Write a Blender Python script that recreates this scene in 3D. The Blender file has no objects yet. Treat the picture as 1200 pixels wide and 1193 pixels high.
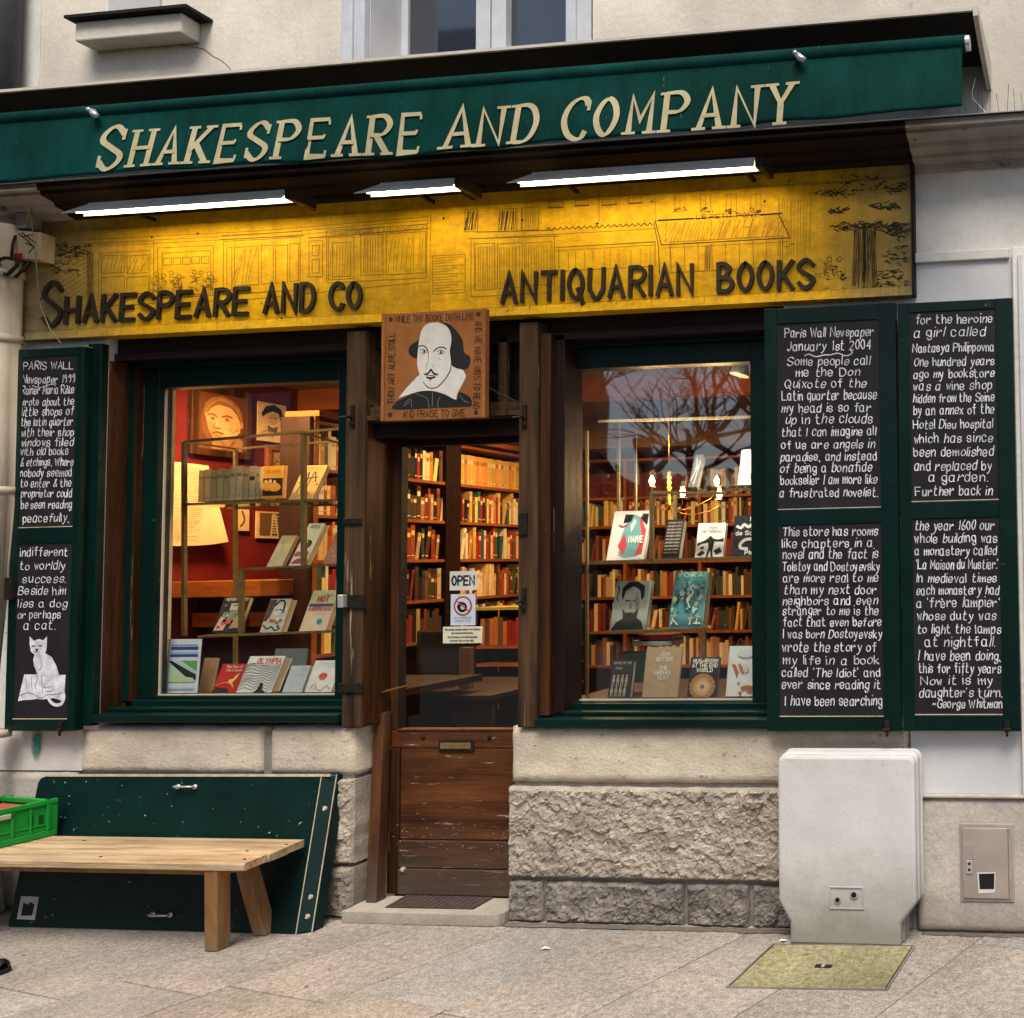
import bpy, math, random
from mathutils import Vector, Matrix, noise
random.seed(7)
S = bpy.context.scene
COL = S.collection
R = math.radians

# ------------------------------------------------------------------ camera
CAM = Vector((0.0, -4.0, 1.645))
FX, PPX, PPY = 1059.48, 1186.47, 604.08          # focal length and optical axis in photo pixels (1200 wide)
RM = Matrix(((0.99412132, 0.0244805, 0.10546807), (0.10645024, -0.04305471, -0.99338544), (-0.01977768, 0.99877275, -0.04540756)))
cd = bpy.data.cameras.new('camera')
cam = bpy.data.objects.new('camera', cd); COL.objects.link(cam)
cd.sensor_width = 36; cd.lens = FX / 1200 * 36
cd.shift_x = (600 - PPX) / 1200; cd.shift_y = (PPY - 596.5) / 1200
cd.clip_start = .05; cd.clip_end = 500
cam.matrix_world = Matrix.Translation(CAM) @ RM.to_4x4()
S.camera = cam

# ------------------------------------------------------------------ light
w = bpy.data.worlds.new('World'); S.world = w; w.use_nodes = True
nt = w.node_tree
sky = nt.nodes.new('ShaderNodeTexSky'); sky.sky_type = 'NISHITA'; sky.sun_disc = False
SUN_EL, SUN_AZ = R(60), R(160)
sky.sun_elevation = SUN_EL; sky.sun_rotation = SUN_AZ; sky.air_density = 1.0; sky.dust_density = 3.0; sky.ozone_density = 1.2
bg = nt.nodes['Background']; bg.inputs['Strength'].default_value = .10
nt.links.new(sky.outputs[0], bg.inputs[0])
sd = bpy.data.lights.new('sun', 'SUN'); sd.energy = 3.2; sd.angle = R(30); sd.color = (1, .93, .84)
sun = bpy.data.objects.new('sun', sd); COL.objects.link(sun)
sdir = Vector((math.sin(SUN_AZ) * math.cos(SUN_EL), math.cos(SUN_AZ) * math.cos(SUN_EL), math.sin(SUN_EL)))
sun.rotation_euler = sdir.to_track_quat('Z', 'Y').to_euler(); sun.location = (0, -6, 8)
S.view_settings.view_transform = 'Standard'; S.view_settings.look = 'None'
S.view_settings.exposure = 0.38; S.view_settings.gamma = 1.0
S.render.engine = 'CYCLES'
S.cycles.max_bounces = 7; S.cycles.transparent_max_bounces = 12; S.cycles.sample_clamp_indirect = 6
S.cycles.caustics_reflective = False; S.cycles.caustics_refractive = False

# ------------------------------------------------------------------ survey helpers: sight lines from the camera to measured depths
def at(u, v, y):
    d = RM @ Vector((u - PPX, -(v - PPY), -FX)); t = (y - CAM.y) / d.y
    return CAM + d * t
def atz(u, v, z):
    d = RM @ Vector((u - PPX, -(v - PPY), -FX)); t = (z - CAM.z) / d.z
    return CAM + d * t
def ux(u, v, y): return at(u, v, y).x
def vz(u, v, y): return at(u, v, y).z

# ------------------------------------------------------------------ materials
MATS = {}
def pm(name, c1, c2=None, sc=6, rough=.6, bump=0, bsc=40, st=(1, 1, 1), wear=None, metal=0, vary=.15, spec=.22, zdirt=None, coat=0, fine=0):
    if name in MATS: return MATS[name]
    m = bpy.data.materials.new(name); m.use_nodes = True; n = m.node_tree; N = n.nodes; L = n.links
    b = N['Principled BSDF']; b.inputs['Roughness'].default_value = rough; b.inputs['Metallic'].default_value = metal
    b.inputs['Specular IOR Level'].default_value = spec; b.inputs['Coat Weight'].default_value = coat
    tc = N.new('ShaderNodeTexCoord'); oi = N.new('ShaderNodeObjectInfo')
    ad = N.new('ShaderNodeVectorMath'); ad.operation = 'MULTIPLY_ADD'
    cx = N.new('ShaderNodeCombineXYZ'); L.new(oi.outputs['Random'], cx.inputs[0]); L.new(oi.outputs['Random'], cx.inputs[2])
    L.new(cx.outputs[0], ad.inputs[0]); ad.inputs[1].default_value = (17, 9, 23); L.new(tc.outputs['Object'], ad.inputs[2])
    mp = N.new('ShaderNodeMapping'); mp.inputs['Scale'].default_value = st; L.new(ad.outputs[0], mp.inputs[0])
    def nz(scale, det, src, rg=.55):
        t = N.new('ShaderNodeTexNoise'); t.inputs['Scale'].default_value = scale; t.inputs['Detail'].default_value = det
        t.inputs['Roughness'].default_value = rg; L.new(src, t.inputs['Vector']); return t.outputs[0]
    def rng(src, a, b_, lo=0, hi=1):
        t = N.new('ShaderNodeMapRange'); t.inputs[1].default_value = a; t.inputs[2].default_value = b_
        t.inputs[3].default_value = lo; t.inputs[4].default_value = hi; L.new(src, t.inputs[0]); return t.outputs[0]
    def mix(f, a, b_):
        t = N.new('ShaderNodeMix'); t.data_type = 'RGBA'; L.new(f, t.inputs[0])
        for k, x in ((6, a), (7, b_)):
            if isinstance(x, tuple): t.inputs[k].default_value = (*x[:3], 1)
            else: L.new(x, t.inputs[k])
        return t.outputs[2]
    c2 = c2 or c1
    c = mix(rng(nz(sc, 8, mp.outputs[0], .65), .33, .67), c1, c2)
    if vary:
        bc = N.new('ShaderNodeVectorMath'); bc.operation = 'SCALE'; L.new(c, bc.inputs[0])
        L.new(rng(nz(1.7, 4, ad.outputs[0]), .3, .7, 1 - vary, 1 + vary), bc.inputs['Scale']); c = bc.outputs[0]
    if fine:
        bc = N.new('ShaderNodeVectorMath'); bc.operation = 'SCALE'; L.new(c, bc.inputs[0])
        L.new(rng(nz(bsc * 2.2, 3, mp.outputs[0], .8), .35, .65, 1 - fine, 1 + fine), bc.inputs['Scale']); c = bc.outputs[0]
    if wear:
        wc, amt, wsc = wear
        f = rng(nz(wsc, 9, mp.outputs[0], .7), .625 - amt, .66 - amt)
        c = mix(f, c, wc)
    if zdirt:
        dc, z0, z1, amt = zdirt
        geo = N.new('ShaderNodeNewGeometry'); sx = N.new('ShaderNodeSeparateXYZ'); L.new(geo.outputs['Position'], sx.inputs[0])
        nn = nz(9, 8, ad.outputs[0], .7)
        am = N.new('ShaderNodeMath'); am.operation = 'MULTIPLY_ADD'; L.new(nn, am.inputs[0]); am.inputs[1].default_value = (z1 - z0) * .9; L.new(sx.outputs[2], am.inputs[2])
        f = rng(am.outputs[0], z0 + (z1 - z0) * .45, z1 + (z1 - z0) * .45, amt, 0)
        c = mix(f, c, dc)
    L.new(c, b.inputs['Base Color'])
    if bump:
        bm_ = N.new('ShaderNodeBump'); bm_.inputs['Strength'].default_value = bump; bm_.inputs['Distance'].default_value = .01
        L.new(nz(bsc, 8, mp.outputs[0], .7), bm_.inputs['Height']); L.new(bm_.outputs[0], b.inputs['Normal'])
    MATS[name] = m; return m
def flat(c, rough=.5, spec=.22):
    k = 'print_%d_%d_%d_%d' % (int(c[0] * 255), int(c[1] * 255), int(c[2] * 255), int(rough * 10))
    return pm(k, c, tuple(x * .85 for x in c), sc=20, rough=rough, vary=.06, spec=spec)
def emit(name, col, st):
    m = bpy.data.materials.new(name); m.use_nodes = True; b = m.node_tree.nodes['Principled BSDF']
    b.inputs['Base Color'].default_value = (*col, 1); b.inputs['Emission Color'].default_value = (*col, 1); b.inputs['Emission Strength'].default_value = st
    return m
def glass(name, tint=(1, 1, 1), ior=1.5, rough=0.0, gain=1.0):
    m = bpy.data.materials.new(name); m.use_nodes = True; n = m.node_tree; N = n.nodes; L = n.links
    N.remove(N['Principled BSDF']); o = N['Material Output']
    t = N.new('ShaderNodeBsdfTransparent'); t.inputs[0].default_value = (*tint, 1)
    g = N.new('ShaderNodeBsdfGlossy'); g.inputs['Roughness'].default_value = rough
    f = N.new('ShaderNodeLayerWeight'); f.inputs[0].default_value = .5
    pw = N.new('ShaderNodeMath'); pw.operation = 'POWER'; pw.inputs[1].default_value = 5; L.new(f.outputs['Facing'], pw.inputs[0])
    mu = N.new('ShaderNodeMath'); mu.operation = 'MULTIPLY_ADD'; mu.inputs[1].default_value = .9; mu.inputs[2].default_value = .045 * gain; mu.use_clamp = True; L.new(pw.outputs[0], mu.inputs[0])
    mx = N.new('ShaderNodeMixShader'); L.new(mu.outputs[0], mx.inputs[0]); L.new(t.outputs[0], mx.inputs[1]); L.new(g.outputs[0], mx.inputs[2])
    tc = N.new('ShaderNodeTexCoord'); nz = N.new('ShaderNodeTexNoise'); nz.inputs['Scale'].default_value = 1.6; L.new(tc.outputs['Object'], nz.inputs[0])
    bp = N.new('ShaderNodeBump'); bp.inputs['Strength'].default_value = .05; bp.inputs['Distance'].default_value = .05; L.new(nz.outputs[0], bp.inputs['Height']); L.new(bp.outputs[0], g.inputs['Normal'])
    L.new(mx.outputs[0], o.inputs[0]); return m

M = {}
M['green'] = pm('green_paint', (.0005, .014, .0105), (.0003, .009, .007), sc=5, rough=.38, bump=.12, bsc=60, vary=.25, wear=((.16, .19, .15), -.055, 34))
M['green_chip'] = pm('chipped_green_paint', (.0006, .017, .014), (.0004, .011, .0095), sc=5, rough=.45, bump=.25, bsc=55, vary=.3, wear=((.36, .35, .3), -.04, 24))
M['green_bare'] = pm('bare_wood_edge', (.33, .24, .15), (.5, .45, .36), sc=14, rough=.8, bump=.3, vary=.2)
M['awning'] = pm('green_canvas', (.0008, .044, .035), (.0005, .026, .021), sc=4, rough=.8, bump=.6, bsc=9, st=(2.2, 1, .7), vary=.4, spec=.08, wear=((.10, .22, .18), -.045, 16))
M['cream'] = pm('cream_plaster', (.80, .74, .62), (.68, .62, .51), sc=3.5, rough=.9, bump=.35, bsc=25, vary=.16, fine=.06, wear=((.55, .50, .42), .0, 3.6), zdirt=((.46, .43, .375), 3.9, 4.4, .6))
M['white_plaster'] = pm('white_plaster', (.72, .70, .65), (.60, .58, .53), sc=4, rough=.9, bump=.3, bsc=18, vary=.12, fine=.05, wear=((.5, .46, .39), -.02, 5.5))
M['blue_plaster'] = pm('pale_blue_plaster', (.61, .61, .61), (.53, .53, .53), sc=3, rough=.85, bump=.2, bsc=18, vary=.1, wear=((.4, .36, .3), -.03, 5))
M['stone'] = pm('limestone', (.46, .40, .32), (.27, .235, .19), sc=9, rough=.92, bump=.9, bsc=60, vary=.2, fine=.2, wear=((.24, .20, .155), -.01, 13), zdirt=((.17, .155, .13), .0, .25, .7))
M['smooth_stone'] = pm('dressed_limestone', (.60, .53, .42), (.44, .37, .28), sc=5, rough=.9, bump=.6, bsc=40, st=(1, 1, 1.6), vary=.16, fine=.12, wear=((.26, .18, .10), .0, 20))
M['dark_stone'] = pm('weathered_granite', (.11, .10, .088), (.28, .25, .215), sc=16, rough=.9, bump=.6, bsc=45, vary=.25, fine=.2, wear=((.48, .46, .4), -.03, 18))
M['grout'] = pm('grey_mortar', (.22, .205, .18), (.16, .15, .13), sc=20, rough=.95, bump=.5, bsc=70, vary=.2)
M['base_plaster'] = pm('grey_base_render', (.47, .43, .37), (.36, .33, .29), sc=5, rough=.92, bump=.5, bsc=35, vary=.15, fine=.12, zdirt=((.2, .185, .155), .0, .2, .8))
M['paving'] = pm('paving_stone', (.35, .305, .26), (.20, .175, .15), sc=38, rough=.88, bump=.35, bsc=52, vary=.22, fine=.38, wear=((.22, .19, .16), -.045, 2.6))
M['paving2'] = pm('grey_paving_stone', (.33, .30, .27), (.21, .195, .18), sc=38, rough=.88, bump=.35, bsc=52, vary=.2, fine=.4)
M['joint'] = pm('sandy_joint', (.20, .17, .135), (.13, .11, .09), sc=30, rough=.95, bump=.4, bsc=80)
M['asphalt'] = pm('asphalt', (.055, .053, .05), (.04, .04, .038), sc=40, rough=.9, bump=.3, bsc=90)
M['oldwood'] = pm('weathered_grey_wood', (.10, .05, .021), (.014, .007, .0035), sc=9, rough=.8, bump=.9, bsc=30, st=(2.2, 2.2, .12), vary=.35, wear=((.30, .24, .17), -.015, 8))
M['brownwood'] = pm('varnished_brown_wood', (.07, .023, .006), (.008, .003, .0012), sc=9, rough=.5, bump=.5, bsc=26, st=(2.4, 2.4, .12), vary=.4, wear=((.30, .17, .08), -.01, 12))
M['doorwood'] = pm('worn_door_wood', (.12, .04, .011), (.028, .009, .003), sc=7, rough=.5, bump=.45, bsc=24, st=(.18, 2, 2.4), vary=.4, wear=((.40, .34, .26), .005, 22), zdirt=((.07, .055, .042), .06, .42, .85))
M['trimwood'] = pm('orange_brown_trim', (.12, .048, .018), (.04, .016, .007), sc=9, rough=.6, bump=.5, bsc=26, st=(2, 2, .15), vary=.25, zdirt=((.10, .085, .07), .0, .3, .7))
M['darkwood'] = pm('dark_red_wood', (.016, .005, .003), (.007, .002, .0015), sc=6, rough=.55, bump=.4, bsc=20, st=(1, 1, .2), vary=.3)
M['benchwood'] = pm('bleached_bench_wood', (.58, .45, .28), (.27, .165, .08), sc=11, rough=.78, bump=.8, bsc=22, st=(.10, 2.5, 2.5), vary=.25, fine=.15, wear=((.15, .095, .05), -.01, 9))
M['benchleg'] = pm('bench_leg_wood', (.33, .17, .065), (.20, .095, .035), sc=10, rough=.65, bump=.5, bsc=22, st=(2, 2, .15), vary=.25, zdirt=((.2, .15, .1), .0, .12, .6))
M['shelfwood'] = pm('orange_shelf_wood', (.28, .085, .022), (.17, .05, .014), sc=8, rough=.45, bump=.2, st=(.3, .3, 2), vary=.2)
M['redwall'] = pm('crimson_wall', (.12, .008, .007), (.07, .004, .004), sc=4, rough=.75, bump=.15, vary=.15)
M['ceilingin'] = pm('warm_ceiling', (.15, .09, .05), (.11, .065, .035), sc=3, rough=.85, vary=.1)
M['floorin'] = pm('dark_floorboards', (.10, .045, .02), (.06, .026, .012), sc=6, rough=.5, st=(1, .2, 1))
M['tarwood'] = pm('tarred_board', (.012, .011, .010), (.02, .018, .016), sc=6, rough=.85, bump=.3, spec=.2)
M['iron'] = pm('black_iron', (.016, .014, .013), (.035, .028, .022), sc=30, rough=.55, metal=.6, bump=.3, bsc=70)
M['zinc'] = pm('zinc_flashing', (.30, .31, .33), (.20, .21, .22), sc=7, rough=.55, metal=.5, bump=.2, wear=((.1, .1, .1), -.01, 9))
M['steel'] = pm('pale_steel', (.6, .6, .6), (.45, .45, .46), sc=12, rough=.4, metal=.6)
M['brass'] = pm('tarnished_brass', (.20, .15, .06), (.12, .085, .035), sc=22, rough=.5, metal=.25, vary=.2)
M['gold'] = pm('gilt_metal', (.75, .45, .1), (.5, .28, .05), sc=22, rough=.3, metal=1)
M['lampcase'] = pm('lamp_housing', (.80, .80, .80), (.68, .68, .68), sc=10, rough=.5, wear=((.2, .17, .12), -.02, 12))
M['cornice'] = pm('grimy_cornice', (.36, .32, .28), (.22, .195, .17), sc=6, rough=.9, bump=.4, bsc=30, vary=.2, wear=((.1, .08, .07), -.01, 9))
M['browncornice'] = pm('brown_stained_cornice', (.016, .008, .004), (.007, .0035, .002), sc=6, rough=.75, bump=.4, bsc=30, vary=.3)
M['chalkboard'] = pm('blackboard_paint', (.016, .014, .016), (.009, .008, .010), sc=5, rough=.7, bump=.25, bsc=30, st=(2, 1, .3), vary=.3, wear=((.12, .11, .12), -.06, 12))
M['chalk'] = pm('white_board_paint', (.82, .82, .84), (.36, .36, .41), sc=18, rough=.7, vary=.1)
M['whitepaint'] = pm('white_window_paint', (.64, .66, .69), (.55, .57, .60), sc=9, rough=.5, bump=.2, bsc=30, vary=.1, wear=((.35, .33, .3), -.05, 16))
M['boxplastic'] = pm('pale_grey_cabinet', (.60, .59, .57), (.52, .51, .49), sc=5, rough=.62, bump=.22, bsc=60, vary=.06, fine=.04, wear=((.42, .41, .38), -.02, 9), zdirt=((.24, .235, .20), .06, .40, .95))
M['hatch'] = pm('pinkish_metal_hatch', (.40, .34, .30), (.33, .28, .25), sc=7, rough=.55, metal=.3, bump=.15, wear=((.2, .17, .14), -.04, 20))
M['moss'] = pm('mossy_cover', (.17, .155, .06), (.33, .29, .19), sc=34, rough=.95, bump=.6, bsc=50, vary=.3, fine=.35, wear=((.13, .135, .04), .0, 10))
M['pipe'] = pm('beige_drainpipe', (.50, .43, .34), (.42, .36, .28), sc=5, rough=.6, vary=.15, wear=((.2, .17, .13), -.04, 12))
M['greypipe'] = pm('dark_grey_pipe', (.10, .10, .11), (.07, .07, .08), sc=5, rough=.6)
M['crate'] = pm('green_plastic', (.012, .27, .035), (.009, .2, .028), sc=6, rough=.4, vary=.12)
M['pages'] = pm('book_pages', (.62, .52, .36), (.48, .38, .25), sc=60, rough=.9, st=(1, 1, .2))
M['paper'] = pm('paper', (.68, .60, .47), (.6, .52, .4), sc=6, rough=.85, vary=.06)
M['bark'] = pm('bark', (.05, .03, .022), (.03, .02, .015), sc=9, rough=.9)
M['hedge'] = pm('dark_hedge_leaves', (.025, .03, .018), (.012, .016, .01), sc=9, rough=.8)
M['glass'] = glass('shop_glass', (.97, .98, .97), 1.5, .018, 4.2)
M['clearglass'] = glass('window_glass', (.97, .98, .97), 1.5, 0, 1.8)
M['shelfglass'] = glass('shelf_glass', (.82, .93, .86), 1.5, .02, 1)
M['paneglass'] = pm('dark_window_glass', (.03, .035, .05), (.03, .035, .045), rough=.04, spec=1.0, coat=1)
M['letter'] = pm('black_letter_paint', (.035, .026, .018), (.02, .015, .011), sc=20, rough=.45, wear=((.25, .17, .06), -.06, 40))
M['cloth_letter'] = pm('faded_cream_print', (.50, .43, .25), (.38, .34, .19), sc=25, rough=.85, vary=.15, wear=((.10, .16, .10), -.035, 24))
M['ink'] = pm('brown_ink', (.14, .08, .012), (.24, .14, .02), sc=30, rough=.7)
M['ink2'] = pm('black_ink', (.016, .014, .008), (.03, .025, .01), sc=30, rough=.7)
M['tube'] = emit('lit_tube', (1.0, .80, .38), 32)

def yellow_material():
    m = pm('yellow_sign_paint', (.84, .49, .005), (.72, .37, .004), sc=4, rough=.62, bump=.3, bsc=18, st=(.6, 1, 1.5), vary=.2, fine=.06, wear=((.20, .12, .03), -.03, 9))
    n = m.node_tree; N = n.nodes; L = n.links; b = N['Principled BSDF']
    src = b.inputs['Base Color'].links[0].from_socket
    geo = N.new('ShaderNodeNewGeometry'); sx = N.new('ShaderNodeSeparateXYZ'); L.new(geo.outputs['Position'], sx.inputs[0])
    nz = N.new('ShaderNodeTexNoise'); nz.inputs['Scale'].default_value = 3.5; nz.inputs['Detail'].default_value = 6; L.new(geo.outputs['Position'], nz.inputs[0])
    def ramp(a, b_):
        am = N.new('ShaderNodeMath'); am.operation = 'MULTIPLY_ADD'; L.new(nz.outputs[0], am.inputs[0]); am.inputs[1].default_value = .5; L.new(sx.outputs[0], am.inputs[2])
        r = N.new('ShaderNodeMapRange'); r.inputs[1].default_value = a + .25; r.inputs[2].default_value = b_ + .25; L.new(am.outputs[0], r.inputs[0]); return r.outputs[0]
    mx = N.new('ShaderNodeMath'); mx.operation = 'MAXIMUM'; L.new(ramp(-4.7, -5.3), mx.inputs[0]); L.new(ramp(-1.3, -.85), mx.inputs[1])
    mi = N.new('ShaderNodeMix'); mi.data_type = 'RGBA'; L.new(mx.outputs[0], mi.inputs[0]); L.new(src, mi.inputs[6]); mi.inputs[7].default_value = (.25, .195, .085, 1)  # board ends turn brown: faded paint plus lamp falloff mixed into the colour
    def noise_scale(src_, sc, lo, hi, st=(1, 1, 1), a=.3, b_=.7):
        mp = N.new('ShaderNodeMapping'); mp.inputs['Scale'].default_value = st; L.new(geo.outputs['Position'], mp.inputs[0])
        t = N.new('ShaderNodeTexNoise'); t.inputs['Scale'].default_value = sc; t.inputs['Detail'].default_value = 10; t.inputs['Roughness'].default_value = .72; L.new(mp.outputs[0], t.inputs[0])
        r = N.new('ShaderNodeMapRange'); r.inputs[1].default_value = a; r.inputs[2].default_value = b_; r.inputs[3].default_value = lo; r.inputs[4].default_value = hi; L.new(t.outputs[0], r.inputs[0])
        v = N.new('ShaderNodeVectorMath'); v.operation = 'SCALE'; L.new(src_, v.inputs[0]); L.new(r.outputs[0], v.inputs['Scale']); return v.outputs[0]
    c = noise_scale(mi.outputs[2], 5, .70, 1.2); c = noise_scale(c, 30, .78, 1.15, (.5, 1, 1)); c = noise_scale(c, 14, .82, 1.08, (2.5, 1, .3))
    L.new(c, b.inputs['Base Color']); return m
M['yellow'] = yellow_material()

# ------------------------------------------------------------------ mesh builder
WL = {}
class MB:
    def __init__(s): s.v = []; s.f = []; s.m = []; s.sm = False
    def face(s, idx, mi=0): s.f.append(tuple(idx)); s.m.append(mi)
    def quad(s, a, b, c, d, mi=0):
        k = len(s.v); s.v += [tuple(a), tuple(b), tuple(c), tuple(d)]; s.face((k, k + 1, k + 2, k + 3), mi)
    def poly(s, pts, mi=0):
        k = len(s.v); s.v += [tuple(p) for p in pts]; s.face(range(k, k + len(pts)), mi)
    def hexa(s, p, mi=0):   # p: 8 points, bottom 4 (ccw) then top 4
        k = len(s.v); s.v += [tuple(q) for q in p]
        for f in ((3, 2, 1, 0), (4, 5, 6, 7), (0, 1, 5, 4), (1, 2, 6, 5), (2, 3, 7, 6), (3, 0, 4, 7)): s.face([k + i for i in f], mi)
        return s
    def box(s, x0, x1, y0, y1, z0, z1, mi=0):
        if x0 > x1: x0, x1 = x1, x0
        if y0 > y1: y0, y1 = y1, y0
        if z0 > z1: z0, z1 = z1, z0
        s.hexa([(x0, y0, z0), (x1, y0, z0), (x1, y1, z0), (x0, y1, z0), (x0, y0, z1), (x1, y0, z1), (x1, y1, z1), (x0, y1, z1)], mi); return s
    def beam(s, a, b, w, h, up=(0, 0, 1), mi=0):
        a = Vector(a); b = Vector(b); d = (b - a).normalized(); up = Vector(up)
        sx = d.cross(up); sx = (sx if sx.length > 1e-4 else d.cross(Vector((1, 0, 0)))).normalized() * (w / 2); sz = sx.cross(d).normalized() * (h / 2)
        s.hexa([a - sx - sz, a + sx - sz, b + sx - sz, b - sx - sz, a - sx + sz, a + sx + sz, b + sx + sz, b - sx + sz], mi); return s
    def tube(s, pts, r, n=8, mi=0, cap=True):
        pts = [Vector(p) for p in pts]; k0 = len(s.v); rr = r if isinstance(r, (list, tuple)) else [r] * len(pts)
        up = Vector((0, 0, 1))
        for i, p in enumerate(pts):
            d = (pts[min(i + 1, len(pts) - 1)] - pts[max(i - 1, 0)]).normalized()
            a = d.cross(up)
            if a.length < 1e-3: a = d.cross(Vector((1, 0, 0)))
            a.normalize(); b = a.cross(d)
            for j in range(n):
                t = 2 * math.pi * j / n; s.v.append(tuple(p + (a * math.cos(t) + b * math.sin(t)) * rr[i]))
        for i in range(len(pts) - 1):
            for j in range(n):
                j2 = (j + 1) % n; s.face((k0 + i * n + j, k0 + i * n + j2, k0 + (i + 1) * n + j2, k0 + (i + 1) * n + j), mi)
        if cap:
            s.face([k0 + j for j in range(n)][::-1], mi); s.face([k0 + (len(pts) - 1) * n + j for j in range(n)], mi)
        return s
    def lathe(s, c, prof, n=16, mi=0, axis='z'):
        k0 = len(s.v)
        for r, h in prof:
            for j in range(n):
                t = 2 * math.pi * j / n; a, b = r * math.cos(t), r * math.sin(t)
                s.v.append((c[0] + a, c[1] + b, c[2] + h) if axis == 'z' else (c[0] + a, c[1] + h, c[2] + b))
        for i in range(len(prof) - 1):
            for j in range(n):
                j2 = (j + 1) % n; s.face((k0 + i * n + j, k0 + i * n + j2, k0 + (i + 1) * n + j2, k0 + (i + 1) * n + j), mi)
        s.face([k0 + j for j in range(n)][::-1], mi); s.face([k0 + (len(prof) - 1) * n + j for j in range(n)], mi); return s
    def prism(s, pts, y0, y1, mi=0):   # outline in xz extruded along y
        k = len(s.v); n = len(pts)
        s.v += [(p[0], y0, p[1]) for p in pts] + [(p[0], y1, p[1]) for p in pts]
        s.face(range(k, k + n), mi); s.face([k + n + i for i in range(n)][::-1], mi)
        for i in range(n):
            j = (i + 1) % n; s.face((k + i, k + n + i, k + n + j, k + j), mi)
        return s
    def build(s, name, mats, parent=None, bev=0, smooth=False, local=False, **tags):
        if not isinstance(mats, (list, tuple)): mats = [mats]
        me = bpy.data.meshes.new(name)
        if local: c = Vector((0, 0, 0))
        else:
            xs = [min(v[i] for v in s.v) for i in range(3)]; xe = [max(v[i] for v in s.v) for i in range(3)]
            c = Vector(((xs[0] + xe[0]) / 2, (xs[1] + xe[1]) / 2, (xs[2] + xe[2]) / 2))
        me.from_pydata([(v[0] - c.x, v[1] - c.y, v[2] - c.z) for v in s.v], [], s.f)
        for m in mats: me.materials.append(m)
        me.polygons.foreach_set('material_index', s.m)
        if smooth: me.polygons.foreach_set('use_smooth', [True] * len(s.f))
        me.update()
        o = bpy.data.objects.new(name, me); COL.objects.link(o)
        if local:
            if parent: o.parent = parent
        else:
            if parent: o.parent = parent; o.location = c - WL.get(parent.name, Vector((0, 0, 0)))
            else: o.location = c
            WL[o.name] = c.copy()
        if bev:
            b = o.modifiers.new('bevel', 'BEVEL'); b.width = bev; b.segments = 2; b.limit_method = 'ANGLE'
        for k, v in tags.items(): o[k] = v
        return o
def root(name, label, cat, loc, group=None, mat=None):
    o = bpy.data.objects.new(name, None); COL.objects.link(o); o.empty_display_size = .1
    if mat is not None: o.matrix_world = mat
    else: o.location = loc
    WL[o.name] = Vector(loc); o['label'] = label; o['category'] = cat
    if group: o['group'] = group
    return o
def tag(o, label, cat, group=None):
    o['label'] = label; o['category'] = cat
    if group: o['group'] = group
    return o
def box(name, m, par, x0, x1, y0, y1, z0, z1, bev=0, **t): return MB().box(x0, x1, y0, y1, z0, z1).build(name, m, par, bev, **t)

# ------------------------------------------------------------------ stroke lettering
# two digits per point: x in half units, y from 0 (descender) over 2 (baseline), 6 (x height) to 8 (capital); '~' curved, '-' straight
G = {
'A': '-023862 -1454', 'B': '-0208 ~083857463505 ~054564634202', 'C': '~6758381705133252 63', 'D': '-0208 ~08385765533202', 'E': '-68080262 -0555',
'F': '-680802 -0555', 'G': '~67583817051332526364 -456562', 'H': '-0802 -6862 -0565', 'I': '-0802', 'J': '~484433221203', 'K': '-0802 -6804 -2562',
'L': '-080262', 'M': '-0208346862', 'N': '-02086268', 'O': '~381705133253655738', 'P': '-0208 ~084867664505', 'Q': '~381705133253655738 -4461',
'R': '-0208 ~084867664505 -3562', 'S': '~6748280706356463422203', 'T': '-0868 -3832', 'U': '~080413325364 68', 'V': '-083268', 'W': '-0822476288',
'X': '-0862 -6802', 'Y': '-083568 -3532', 'Z': '-08680262',
'a': '~45361605032233 44 -4642', 'b': '-0802 ~041526364543321203', 'c': '~45361605031232 43', 'd': '~45361605031232 44 -4842', 'e': '~04444536160503123243',
'f': '~4838282622 -0646', 'g': '~45361605031344 ~464130101101', 'h': '-0802 ~042536454442', 'i': '-0602 -0808', 'j': '~2621100001 -2828', 'k': '-0802 -4604 -1442',
'l': '-0802', 'm': '-0602 ~0425363532 ~345566656462', 'n': '-0602 ~042536454442', 'o': '~260504 13223343452 6', 'p': '-0600 ~041526364543321203',
'q': '~45361605031232 44 -4640', 'r': '-0602 ~04253645', 's': '~4536160504344332120 3', 't': '~1813223242 -0636', 'u': '~060312223344 -4642', 'v': '-062246',
'w': '-0612253246', 'x': '-0642 -4602', 'y': '-0623 ~46331000', 'z': '-06460242',
'0': '~2816030413224345463828', '1': '-172822', '2': '~0718384746 240242', '3': '~071838474635 ~3544433212 03', '4': '-382804444 -3832', '5': '-48080526454332 12',
'6': '~382604031232434435150 4', '7': '-084822', '8': '~2817162534433212031 426373828', '9': '~4536261617283847464322', '.': '-0202', ',': '~0211', "'": '-0807', '-': '-0535', '~': '~04153445',
'!': '-0804 -0202', '&': '~52172838371503122233 55', ':': '-0505 -0202', '/': '-0158', '\u00c8': '-68080262 -0555', '\u00e8': '~04444536160503123243 -1827', '\u00cf': '-0802', 'Ï': '-0802 ', }
G['4'] = '-380444 -3832'; G['2'] = '~07183847460252'.replace('0252', '0242'); G['8'] = '~281716253443321203142538372 8'; G['o'] = '~260503223345260 5'; G['o'] = '~260503224345 26'.replace(' ', '')
G['0'] = '~28150513 22434526'.replace(' ', ''); G['0'] = '~281605 132233454 628'.replace(' ', '')
G['0'] = '~281705132243 4728'.replace(' ', ''); G['6'] = '~38160503122232434434 1504'.replace(' ', ''); G['C'] = '~67583817051332 5263'.replace(' ', '')
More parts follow.
